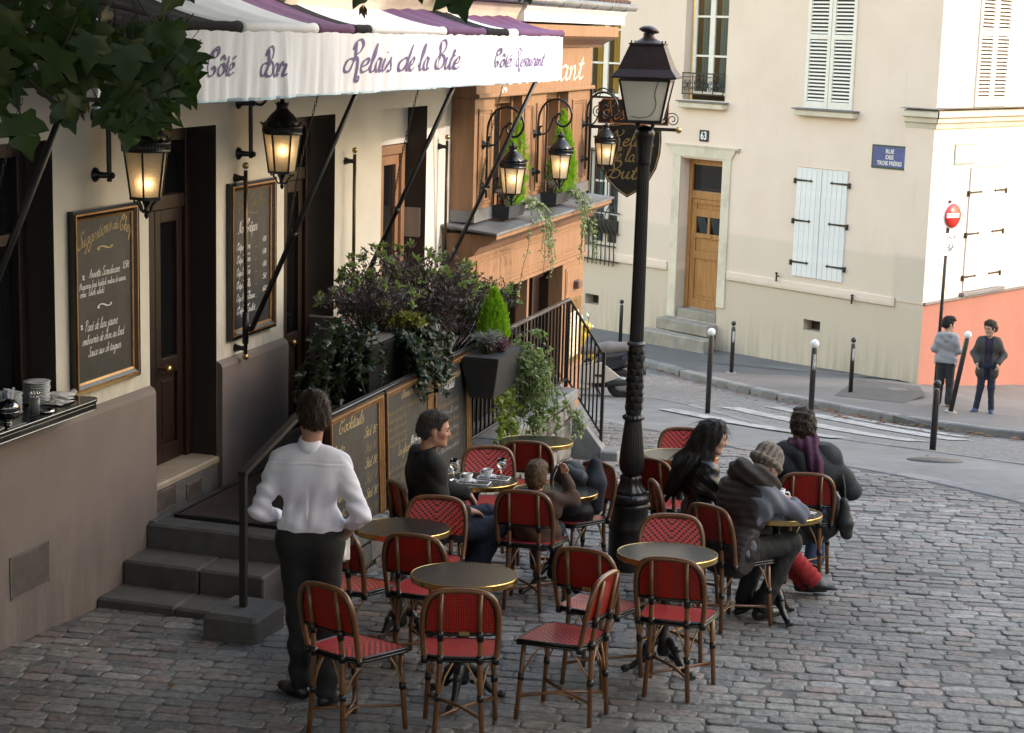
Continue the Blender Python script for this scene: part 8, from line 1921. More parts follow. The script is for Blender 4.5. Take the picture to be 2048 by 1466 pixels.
def shirt_disp(P):
 arm = np.clip((np.abs(P[:, 0]) - .175) / .04, 0, 1); back = 1 - arm; lowb = np.clip((1.32 - P[:, 2]) / .25, 0, 1)
 v = .0065 * np.sin(P[:, 0] * 46 + 5 * np.sin(P[:, 2] * 7) + P[:, 2] * 4) * lowb * back + .004 * np.sin(P[:, 0] * 85 - P[:, 2] * 15) * lowb * back
 v += arm * .006 * np.sin(P[:, 2] * 75 + P[:, 0] * 40 + P[:, 1] * 35) * np.clip((1.40 - P[:, 2]) / .2, .15, 1)
 v += .004 * np.sin((P[:, 2] - 1.405 + .05 * np.abs(P[:, 0])) * 260) * np.exp(-((P[:, 2] - 1.395) / .012) ** 2) * back
 v += .0065 * ridge(P[:, 0] * 15 + 1.5 * np.sin(P[:, 2] * 8 + 1) + .6 * P[:, 2] * 6 * np.sign(P[:, 0])) * back * np.clip((1.36 - P[:, 2]) / .15, 0, 1)
 v += arm * .005 * ridge(P[:, 2] * 24 + P[:, 1] * 16 + 2 * np.sin(P[:, 1] * 18))
 return (v + .004 * wav(P, 34, 3)) * np.clip((P[:, 2] - 1.0) / .06, .3, 1) + .010 * np.clip((1.04 - P[:, 2]) / .05, 0, 1)
field_obj(f, 'shirt', SHIRT, t, .0065, disp=shirt_disp, cut=lambda P: np.maximum(1.0 + .006 * np.sin(P[:, 0] * 22 + 1) - P[:, 2], P[:, 2] - 1.515))
f = Field(); f.cone(J['N'] + A3(0, -.004, .0), J['N'] + A3(.002, .006, .035), .066, .062, k=.01); field_obj(f, 'collar', SHIRT, t, .006, cut=lambda P: P[:, 2] - 1.524 - .25 * (P[:, 1] + .03))
f = Field(); add_legs(f, J, .012, .98, .010); f.cone((-.065, 0, .93), (.065, 0, .93), .112, k=.06, fr=(A3(0, 0, 0), np.eye(3), A3(1, .85, 1))); f.cone((-.062, 0, .99), (.062, 0, .99), .100, k=.05, fr=(A3(0, 0, 0), np.eye(3), A3(1, .85, 1)))
field_obj(f, 'trousers', BTRO, t, .009, disp=lambda P: .006 * np.sin(P[:, 2] * 45 + P[:, 0] * 20) * np.clip((.75 - P[:, 2]) / .3, 0.1, 1) + .004 * wav(P, 30, 8), cut=lambda P: P[:, 2] - 1.03)
shoes(J, t, BSHO); fh, ch, dh = short_hair(J, .010, .020, 0, .007, 4); tufts(field_obj(fh, 'hair', HBR, t, .005, disp=dh, cut=ch), J, HBR, t, 900, .026); eyes(J, t)
wl = thing('order_pad', 'dark order wallet with a pale cloth in the right hand of the waiter', 'wallet', Vector(t.location) + Matrix.Rotation(-R(4), 3, 'Z') @ Vector((.165, .155, .89)), R(20))
mb = MB(); mb.cbox(-.05, .05, -.012, .012, -.02, .075, .006); mb.obj('wallet', BKP, wl); mb = MB(); mb.cbox(-.045, .03, -.020, -.013, -.10, .03, .006); mb.tube([(-.03, -.03, .02), (-.025, -.035, -.05), (-.01, -.03, -.10)], [.02, .03, .012], 8); mb.obj('cloth', PAPER, wl)
# ---- man in black
BJK = mat('black_jacket', (.005, .005, .0055), .9, col2=(.009, .009, .0095), scale=7, bump=.3, bscale=70); JEAN = mat('dark_blue_jeans', (.010, .016, .036), .85, col2=(.016, .025, .05), scale=6, bump=.3, bscale=120, col3=(.008, .012, .026), scale3=3)
def seated(**k):
 J = dict(P=(0, -.04, .55), N=(0, -.07, 1.05), H=(0, -.01, 1.195), HR_=rotm(0), SR=(.20, -.06, .98), SL=(-.20, -.06, .98), ER=(.26, .02, .74), EL=(-.26, .02, .74), WR=(.17, .26, .66), WL=(-.17, .26, .66), DR=(-.1, .9, -.3), DL=(.1, .9, -.3), MR=(0, -.2, -1), ML=(0, -.2, -1),
             HR=(.09, .0, .53), HL=(-.09, .0, .53), KR=(.12, .43, .53), KL=(-.12, .43, .53), AR=(.12, .36, .10), AL=(-.12, .36, .10), TR=(.1, 1, 0), TL=(-.1, 1, 0)); J.update(k); return J
def lap(f, J, o):
 s = J.get('s', 1); f.cone(J['P'] + A3(-.07, .0, -.01) * s, J['P'] + A3(.07, .0, -.01) * s, .115 * s + o, k=.06)
J = seated(HR_=rotm(16, -8), H=(0, .015, 1.215), N=(0, -.035, 1.065), SR=(.205, -.04, .99), SL=(-.205, -.02, .99), ER=(.27, -.03, .74), EL=(-.25, .10, .74), WR=(.15, .20, .665), WL=(-.18, .33, .70), DR=(-.2, .95, -.2), DL=(.1, .55, -.8), ML=(.2, -.9, -.2), curlL=25., AR=(.10, .22, .09), AL=(-.12, .28, .09), KR=(.14, .44, .53), KL=(-.10, .45, .55), brow=HGY)
t = make_person('seated middle aged man in a black jacket and dark jeans, seen in profile', -.53, 12.10, 68, J); base_body(J, t, SKIN)
f = Field(); add_torso(f, J, .026, 1.0, hem=-.06); add_arms(f, J, .022, .94, puff=1.08); f.cone(J['N'] + A3(0, -.01, -.02), J['N'] + A3(0, .0, .025), .078, .072, k=.02)
field_obj(f, 'jacket', BJK, t, .0075, disp=lambda P: .006 * ridge(P[:, 2] * 20 + P[:, 0] * 15 + P[:, 1] * 11) + .006 * wav(P, 34, 12), cut=lambda P: P[:, 2] - 1.095 - .3 * (P[:, 1] + .03))
f = Field(); add_legs(f, J, .018, .98, .012); lap(f, J, .012); field_obj(f, 'jeans', JEAN, t, .009, disp=folds(.006, 38, 14)); shoes(J, t, BSHO)
fh, ch, dh = short_hair(J, .007, .010, .020, .005, 9); tufts(field_obj(fh, 'hair', HGY, t, .005, disp=dh, cut=ch), J, HGY, t, 900, .026); eyes(J, t)
f = Field(); fr = head_frame(J)
for s in (-1, 1): f.cone((s * .046, .005, -.068), (s * .014, .070, -.098), .021, .019, k=.03, fr=fr)
f.cone((0, .076, -.098), (0, .074, -.085), .021, k=.02, fr=fr); field_obj(f, 'stubble_beard', mat('grey_stubble', (.20, .155, .135), .9, col2=(.12, .09, .078), scale=60, bump=.5), t, .005, disp=lambda P: .0015 * wav(P, 240, 2) + .0005)
# ---- child
BRJ = mat('brown_suede', (.065, .035, .024), .85, col2=(.05, .027, .019), scale=7, bump=.25)
J = seated(s=.66, hs=.86, P=(0, .05, .54), N=(0, .05, .845), H=(-.01, .065, .955), HR_=rotm(-6, 6), SR=(.125, .05, .79), SL=(-.125, .05, .79), ER=(.245, .12, .80), EL=(-.17, .17, .68), WR=(.165, .16, .955), WL=(-.10, .30, .74), DR=(-.15, .1, .9), DL=(.3, .9, .1), MR=(-.3, -.9, .1), HR=(.06, .08, .53), HL=(-.06, .08, .53), KR=(.08, .34, .52), KL=(-.08, .34, .52), AR=(.08, .36, .26), AL=(-.08, .36, .26), curlR=45.)
t = make_person('small child in a brown jacket sitting at the table with one hand raised', .18, 12.06, 16, J, dz=-.06); base_body(J, t, SKINP, .006)
f = Field(); add_torso(f, J, .024, 1.05, hem=-.02); add_arms(f, J, .018, .92); f.cone(J['N'] + A3(0, -.01, -.03), J['N'] + A3(0, 0, .01), .055, .052, k=.02); f.cone((.0, .02, .60), (.13, .10, .50), .12, .05, k=.08); f.cone((.0, .02, .60), (-.10, .08, .52), .11, .05, k=.08)
field_obj(f, 'jacket', BRJ, t, .007, disp=lambda P: .005 * np.sin(P[:, 2] * 50 + P[:, 0] * 40) + .005 * wav(P, 40, 22), cut=lambda P: P[:, 2] - .865 + 9 * (np.hypot(P[:, 0] - .17, P[:, 1] - .15) < .08) * -1)
f = Field(); add_legs(f, J, .014, .98); lap(f, J, .004); field_obj(f, 'trousers', JEAN, t, .009); shoes(J, t, mat('brown_boot', (.06, .03, .018), .5)); fh, ch, dh = short_hair(J, .006, .008, .0, .004, 19); tufts(field_obj(fh, 'hair', HLB, t, .005, disp=dh, cut=ch), J, HLB, t, 900, .026); eyes(J, t)
# ---- long haired woman
LEA = mat('black_leather', (.005, .005, .0055), .3, col2=(.009, .009, .010), scale=9, bump=.35, bscale=45, dist=.004); OSC = mat('orange_scarf', (.50, .10, .02), .85, bump=.3); REDK = mat('red_knit', (.34, .014, .016), .95, col2=(.22, .008, .01), scale=14, stretch=(1, 1, 6), bump=.8, bscale=110, dist=.006)
J = seated(P=(0, -.02, .55), N=(0, .015, 1.02), H=(0, .075, 1.165), hs=.95, HR_=rotm(6, -14), SR=(.165, .02, .955), SL=(-.165, .02, .955), ER=(.21, .12, .74), EL=(-.21, .16, .76), WR=(.10, .36, .74), WL=(-.08, .40, .76), KR=(.09, .43, .56), KL=(-.06, .46, .54), AR=(.02, .84, .14), AL=(-.07, .80, .09), TR=(.25, 1, -.1), TL=(.1, 1, 0), s=.93, brow=HDK)
t = make_person('woman with very long dark hair in a black leather jacket, in profile', 1.34, 12.40, 84, J); base_body(J, t, SKINP)
f = Field(); add_torso(f, J, .024, .98, hem=-.03); add_arms(f, J, .018, .95); field_obj(f, 'leather_jacket', LEA, t, .008, disp=lambda P: .006 * np.sin(P[:, 2] * 60 + P[:, 1] * 30) + .006 * wav(P, 40, 32), cut=lambda P: P[:, 2] - 1.045)
f = Field(); f.cone(J['N'] + A3(0, .0, -.02), J['N'] + A3(0, .02, .05), .068, .060, k=.02); f.cone(J['N'] + A3(0, .05, -.01), J['N'] + A3(.01, .085, -.09), .035, .025, k=.02); field_obj(f, 'scarf', OSC, t, .007, disp=folds(.006, 60, 35))
f = Field(); add_legs(f, J, .010, .98); lap(f, J, .008); field_obj(f, 'leggings', BTRO, t, .009); shoes(J, t, BSHO)
for q in 'RL':
 f = Field(); K_, A_ = J['K' + q], J['A' + q]; f.cone(K_ + (A_ - K_) * .46, K_ + (A_ - K_) * .99, .060, .066, k=.02); ax = (A_ - K_) / np.linalg.norm(A_ - K_); field_obj(f, 'leg_warmer', REDK, t, .008, disp=lambda P, ax=ax: .006 * np.sin((P @ ax) * 110) + .005 * wav(P, 45, 3))
f = Field(); fr = head_frame(J); f.ell((0, -.016, .036), (.088, .108, .098), k=.03, fr=fr); f.ell((0, -.06, -.03), (.085, .07, .09), k=.05, fr=fr)
for (a, b, ra, rb) in (((.05, -.05, -.02), (.075, -.10, -.20), .05, .055), ((-.05, -.05, -.02), (-.07, -.08, -.20), .05, .055), ((.0, -.085, -.05), (.02, -.15, -.25), .06, .075), ((.075, -.10, -.20), (.085, -.15, -.36), .055, .045), ((.02, -.15, -.25), (.03, -.185, -.46), .075, .05), ((-.07, -.08, -.20), (-.06, -.14, -.40), .055, .04), ((.062, -.005, .0), (.080, .0, -.14), .032, .030), ((.080, .0, -.14), (.085, .035, -.30), .032, .02), ((.04, .02, .105), (.06, -.02, .06), .03, .04)): f.cone(a, b, ra, rb, k=.05, fr=fr)
Hc, Rm = J['H'], J['HR_']
def wcut(P):
 q = ((P - Hc) @ Rm) / .95; x, y, z = q[:, 0], q[:, 1], q[:, 2]; face = np.sqrt((x / .066) ** 2 + ((y - .085) / .062) ** 2 + ((z + .03) / .098) ** 2); return (1 - face) * .05
tufts(field_obj(f, 'hair', HDK, t, .006, disp=lambda P: .010 * wav((P - Hc) @ Rm * A3(1, 1, .22), 85, 41) + .006 * wav((P - Hc) @ Rm * A3(1, 1, .15), 190, 42), cut=wcut), J, HDK, t, 1500, .10, 7, .10, .0022, (0, -.2, -3.5)); eyes(J, t)
mb = MB(); r_h = random.Random(4)
for q in range(150):
 a = r_h.uniform(-2.6, .6) - 1.2; st_ = A3(.085 * math.cos(a), -.02 + .09 * math.sin(a) * .9, r_h.uniform(-.02, .07)); P_ = [st_]
 for i in range(1, 8): s_ = i / 7; P_.append(A3(st_[0] * (1 + .25 * s_) + .012 * math.sin(5 * s_ + q), st_[1] * (1 + .2 * s_) - .10 * s_ + .010 * math.sin(6 * s_ + q * 1.7), st_[2] - s_ * r_h.uniform(.38, .55)))
 mb.tube([tuple(Hc + Rm @ (p * .95)) for p in P_], [.0028] * 7 + [.001], 4)
mb.obj('loose_strands', HDK, t)
# ---- person in the knitted hat
VEST = mat('brown_quilted_vest', (.021, .0145, .012), .6, col2=(.015, .0105, .009), scale=6, bump=.3, bscale=60); GSL = mat('grey_blue_jersey', (.13, .135, .165), .9, col2=(.105, .11, .135), scale=8, bump=.25); HAT = mat('oatmeal_knit', (.22, .18, .152), .95, col2=(.15, .122, .102), scale=18, stretch=(1, 1, 2), bump=.9, bscale=130, dist=.006); COWL = mat('brown_grey_cowl', (.034, .027, .024), .9, col2=(.05, .040, .035), scale=10, stretch=(1, 1, 3), bump=.6, bscale=80)
J = seated(P=(0, -.03, .55), N=(.02, .14, .975), H=(.04, .235, 1.07), HR_=rotm(0, -38), SR=(.19, .11, .90), SL=(-.17, .13, .91), ER=(.265, .335, .775), EL=(-.22, .36, .79), WR=(.10, .46, .785), WL=(-.06, .50, .79), DR=(-.9, .5, .1), DL=(.9, .4, .05), MR=(0, -.3, -1), KR=(.13, .43, .53), KL=(-.12, .44, .53), AR=(.06, .24, .09), AL=(-.14, .28, .09), curlR=50., brow=HBR)
t = make_person('person in an oatmeal knitted hat and brown quilted vest leaning on the lunch table', 1.50, 11.66, 50, J); base_body(J, t, SKINP)
f = Field(); add_arms(f, J, .020, .97); add_torso(f, J, .008); field_obj(f, 'jersey', GSL, t, .008, disp=lambda P: .006 * np.sin(P[:, 1] * 60 + P[:, 2] * 40) + .004 * wav(P, 40, 52), cut=lambda P: P[:, 2] - 1.0)
f = Field(); add_torso(f, J, .026, .92, hem=-.05); T0 = torso_frame(J['P'], J['N'], J['SR'], J['SL'])
def quilt(P):
 q = (P - J['P']) @ T0; return -.0045 * np.abs(np.sin(q[:, 2] * 3.14159 / .042 + 1.6 * np.sin(q[:, 0] * 7 + 2) + 1.2 * np.sin(q[:, 2] * 11 + q[:, 0] * 5))) + .003 + .004 * wav(P, 24, 58) + .005 * wav(P, 50, 53)
field_obj(f, 'quilted_vest', VEST, t, .0075, disp=quilt, cut=lambda P: np.maximum(((P - J['P']) @ T0)[:, 2] - .49, np.minimum(np.abs(((P - J['P']) @ T0)[:, 0]) - .192, .05)))
f = Field(); cN = J['N']; T1_ = T0
for i in range(14):
 a, b = 2 * math.pi * i / 14, 2 * math.pi * (i + 1) / 14
 pa = cN + T1_ @ A3(.125 * math.cos(a), .105 * math.sin(a), .02 - .03 * math.sin(a)); pb = cN + T1_ @ A3(.125 * math.cos(b), .105 * math.sin(b), .02 - .03 * math.sin(b)); f.cone(pa, pb, .062, k=.03)
field_obj(f, 'cowl_scarf', COWL, t, .007, disp=lambda P: .007 * np.sin(((P - cN) @ T1_)[:, 2] * 75 + 5 * np.arctan2(((P - cN) @ T1_)[:, 1], ((P - cN) @ T1_)[:, 0])) + .009 * wav(P, 45, 55))
f = Field(); fr = head_frame(J); f.ell((0, -.012, .040), (.094, .112, .098), k=.03, fr=fr); f.ell((0, -.03, .105), (.065, .07, .04), k=.05, fr=fr); Hb, Rb = J['H'], J['HR_']
def ribs(P):
 q = (P - Hb) @ Rb; a = np.arctan2(q[:, 0], q[:, 1] + .02); return .005 * np.sin(a * 15) * np.clip(np.hypot(q[:, 0], q[:, 1] + .02) / .05, .2, 1) + .003 * wav(P, 160, 5) + .012 * np.exp(-(np.hypot(q[:, 0], q[:, 1] + .02) / .02) ** 2) * -.3
for i in range(12):
 a, b = 2 * math.pi * i / 12, 2 * math.pi * (i + 1) / 12; f.cone((.090 * math.cos(a), -.012 + .108 * math.sin(a), .018), (.090 * math.cos(b), -.012 + .108 * math.sin(b), .018), .021, k=.006, fr=fr)
field_obj(f, 'knitted_hat', HAT, t, .0055, disp=ribs, cut=lambda P: -((P - Hb) @ Rb)[:, 2] * .9 - .012 + .12 * ((P - Hb) @ Rb)[:, 1])
f = Field(); add_legs(f, J, .014, .98, .006); lap(f, J, .010); field_obj(f, 'trousers', BTRO, t, .009, disp=folds(.005, 38, 57)); shoes(J, t, BSHO); eyes(J, t)
# ---- man in the plum scarf
DJK = mat('dark_grey_jacket', (.011, .012, .0135), .8, col2=(.017, .0185, .021), scale=6, bump=.25, bscale=60); PLS = mat('plum_wool', (.070, .018, .048), .95, col2=(.05, .012, .034), scale=10, bump=.5, bscale=90); JEAL = mat('faded_jeans', (.07, .11, .19), .85, col2=(.05, .08, .15), scale=6, bump=.3)
J = seated(P=(.0, -.03, .55), N=(-.04, .05, .99), H=(-.05, .125, 1.125), HR_=rotm(-16, -12), SR=(.165, .03, .905), SL=(-.235, .04, .905), ER=(.325, .04, .69), EL=(-.37, .14, .70), WR=(.16, .27, .74), WL=(-.22, .32, .74), s=1.05, AR=(.10, .20, .09), AL=(-.14, .30, .09), KR=(.14, .42, .54), KL=(-.12, .44, .54))
t = make_person('man in a dark hooded jacket with a plum scarf, sitting back to the viewer', 2.20, 13.06, 6, J); base_body(J, t, SKIN)
f = Field(); add_torso(f, J, .034, 1.02, hem=-.10); add_arms(f, J, .026, .95, puff=1.05); f.cone(A3(-.04, -.03, .92), A3(-.04, -.08, .83), .085, .06, k=.05); f.cone(A3(-.13, .0, .94), A3(.05, .0, .94), .055, k=.05)
field_obj(f, 'hooded_jacket', DJK, t, .008, disp=lambda P: .008 * ridge(P[:, 2] * 17 + P[:, 0] * 9 + 2 * np.sin(P[:, 0] * 9)) + .007 * wav(P, 30, 62), cut=lambda P: P[:, 2] - 1.03)
f = Field(); cN = J['N']
for i in range(12):
 a, b = 2 * math.pi * i / 12, 2 * math.pi * (i + 1) / 12; f.cone(cN + A3(.078 * math.cos(a), .085 * math.sin(a), .035 + .02 * math.cos(a)), cN + A3(.078 * math.cos(b), .085 * math.sin(b), .035 + .02 * math.cos(b)), .040, k=.03)
f.cone(cN + A3(.03, -.085, .03), cN + A3(.09, -.165, -.08), .05, .055, k=.03); f.cone(cN + A3(.09, -.165, -.08), cN + A3(.13, -.185, -.36), .055, .060, k=.03, fr=None)
field_obj(f, 'scarf', PLS, t, .0075, disp=lambda P: .008 * np.sin(P[:, 0] * 95 + P[:, 2] * 12) + .004 * wav(P, 60, 64))
f = Field(); add_legs(f, J, .020, .98, .014); lap(f, J, .010); field_obj(f, 'jeans', JEAL, t, .009, disp=folds(.006, 36, 66)); shoes(J, t, BSHO); fh, ch, dh = short_hair(J, .016, .022, 0, .010, 29); tufts(field_obj(fh, 'hair', HBR, t, .005, disp=dh, cut=ch), J, HBR, t, 900, .026); eyes(J, t)
bg = thing('shoulder_bag', 'small black bag hanging at the right side of the chair below the dark sleeve', 'bag', Vector((2.17, 13.06, zg(2.17, 13.06))) + Vector((.285, -.16, .42)), R(-20)); f = Field(); f.cone((0, 0, .22), (.015, 0, .06), .03, .055, k=.03); f.cone((.015, 0, .06), (.03, 0, -.02), .055, .045, k=.03)
field_obj(f, 'bag', BKP, bg, .008, disp=lambda P: .006 * wav(P, 60, 3)); mb = MB(); mb.tube(crom([(0, 0, .22), (-.01, .02, .32), (-.04, .06, .40)], 4), .010, 6); mb.obj('strap', BKP, bg)
# ---- backpack on the chair beside the lamp
bk = thing('backpack', 'black and slate grey backpack with a navy hood on the chair beside the lamp', 'backpack', Vector((.46, 12.82, zg(.46, 12.82) + .465)), R(-30))
f = Field(); f.cone((0, 0, .10), (0, -.02, .30), .165, .13, k=.06, fr=(A3(0, 0, 0), np.eye(3), A3(1, .7, 1))); f.cone((-.07, 0, .06), (.07, 0, .06), .10, k=.06); field_obj(f, 'pack', BKP, bk, .009, disp=lambda P: .008 * wav(P, 32, 71) + .004 * np.sin(P[:, 2] * 60))
f = Field(); f.ell((.05, -.105, .16), (.09, .04, .12), k=.03); f.cone((.0, -.06, .36), (.10, -.05, .33), .05, .05, k=.04); field_obj(f, 'front_pocket', BKG, bk, .009, disp=lambda P: .006 * wav(P, 40, 72))
f = Field(); f.cone((.15, .06, .28), (.15, .07, .42), .085, .045, k=.04); f.cone((.17, .05, .10), (.15, .06, .28), .06, .085, k=.04); field_obj(f, 'navy_hood', NVY, bk, .009, disp=lambda P: .007 * wav(P, 40, 73))
mb = MB(); mb.tube(crom([(-.08, -.09, .40), (-.10, -.13, .30), (-.10, -.13, .12), (-.07, -.10, .02)], 5), .014, 6, flat=.5); mb.obj('strap', BKP, bk)
# ---- the two boys across the street
HOO = mat('grey_hoodie', (.30, .29, .30), .9, col2=(.25, .24, .25), scale=7, bump=.3); CHA = mat('charcoal_trousers', (.022, .022, .026), .85); OLV = mat('dark_olive_jacket', (.040, .036, .032), .75, col2=(.03, .027, .024), scale=7, bump=.3); PUR = mat('dark_violet_jersey', (.022, .014, .028), .9); BLU = mat('blue_canvas_shoe', (.03, .045, .12), .7); NJ = mat('navy_jeans', (.012, .016, .032), .85); TAN = mat('tan_boot', (.20, .14, .085), .8)
def stand(sc, **k):
 J = dict(P=(0, 0, .97), N=(0, -.02, 1.49), H=(0, .01, 1.64), HR_=rotm(0), SR=(.155, -.02, 1.39), SL=(-.155, -.02, 1.39), ER=(.22, -.03, 1.15), EL=(-.22, -.03, 1.15), WR=(.22, .12, .95), WL=(-.22, .12, .95), DR=(-.1, .4, -.9), DL=(.1, .4, -.9), MR=(-.9, 0, 0), ML=(.9, 0, 0), HR=(.09, 0, .93), HL=(-.09, 0, .93), KR=(.10, .02, .50), KL=(-.10, .02, .50), AR=(.11, -.02, .08), AL=(-.11, -.02, .08), TR=(.2, 1, 0), TL=(-.2, 1, 0)); J.update(k)
 for q in J:
  if isinstance(J[q], tuple) and q[0] not in 'DMT': J[q] = tuple(a * sc for a in J[q])
 J['s'] = sc * 1.0; J['hs'] = .93; return J
J = stand(.79, HR_=rotm(48, -10), ER=(.24, .02, 1.14), WR=(.14, .20, 1.08), EL=(-.25, -.02, 1.14), WL=(-.18, .20, 1.05)); J['H'] = (0, .012, 1.315); J['brow'] = HDK
t = make_person('boy in a grey hoodie and dark trousers, back turned, behind the leaning bollard', 6.86, 28.35, 28, J, 'boys on the far pavement'); base_body(J, t, SKINP, .009)
f = Field(); add_torso(f, J, .016, .88, hem=-.05); add_arms(f, J, .018, .95); f.cone(J['N'] + A3(-.06, -.05, -.02), J['N'] + A3(.06, -.05, -.02), .05, k=.03); f.cone(J['N'] + A3(0, -.06, -.02), J['N'] + A3(0, -.09, -.10), .06, .03, k=.03)
f.cone((-.05, 0, .72), (.05, 0, .72), .112, k=.05, fr=(A3(0, 0, 0), np.eye(3), A3(1, .8, 1)))
field_obj(f, 'hoodie', HOO, t, .009, disp=lambda P: .003 * wav(P, 36, 81) + .003 * np.sin(P[:, 2] * 50 + P[:, 0] * 20), cut=lambda P: np.maximum(P[:, 2] - J['N'][2] - .02, .70 - P[:, 2] - (np.abs(P[:, 0]) > .15)))
f = Field(); add_legs(f, J, .016, .98, .012); lap(f, J, -.01); field_obj(f, 'trousers', CHA, t, .01, disp=folds(.006, 34, 82)); shoes(J, t, TAN, .01); fh, ch, dh = short_hair(J, .014, .020, 0, .007, 39); tufts(field_obj(fh, 'hair', HDK, t, .006, disp=dh, cut=ch), J, HDK, t, 900, .026); eyes(J, t)
J = stand(.80, HR_=rotm(34, -8), ER=(.27, -.03, 1.15), WR=(.20, .16, 1.00), EL=(-.29, -.06, 1.14), WL=(-.20, .14, 1.00), AR=(.16, .02, .08), AL=(-.13, .05, .08), TR=(.5, 1, 0), TL=(-.1, 1, 0)); J['H'] = (0, .012, 1.325); J['brow'] = HBR
t = make_person('boy in a dark open jacket and blue canvas shoes before the pink wall', 7.36, 27.75, 196, J, 'boys on the far pavement'); base_body(J, t, SKINP, .009)
f = Field(); add_torso(f, J, .006, .85, hem=-.02); field_obj(f, 'jersey', PUR, t, .01, cut=lambda P: P[:, 2] - J['N'][2] - .01)
f = Field(); add_torso(f, J, .022, .88, hem=-.14); add_arms(f, J, .020, .95); field_obj(f, 'open_jacket', OLV, t, .009, disp=lambda P: .004 * wav(P, 36, 84), cut=lambda P: np.maximum(P[:, 2] - J['N'][2] + .0, np.where(P[:, 1] > .02, .055 + .02 * (P[:, 2] - 1) - np.abs(P[:, 0]), -1)))
f = Field(); add_legs(f, J, .008, .98, .006); lap(f, J, -.012); field_obj(f, 'jeans', NJ, t, .01, disp=folds(.005, 34, 85)); shoes(J, t, BLU, .01); fh, ch, dh = short_hair(J, .020, .022, -.004, .009, 49); tufts(field_obj(fh, 'hair', HBR, t, .006, disp=dh, cut=ch), J, HBR, t, 900, .026); eyes(J, t)
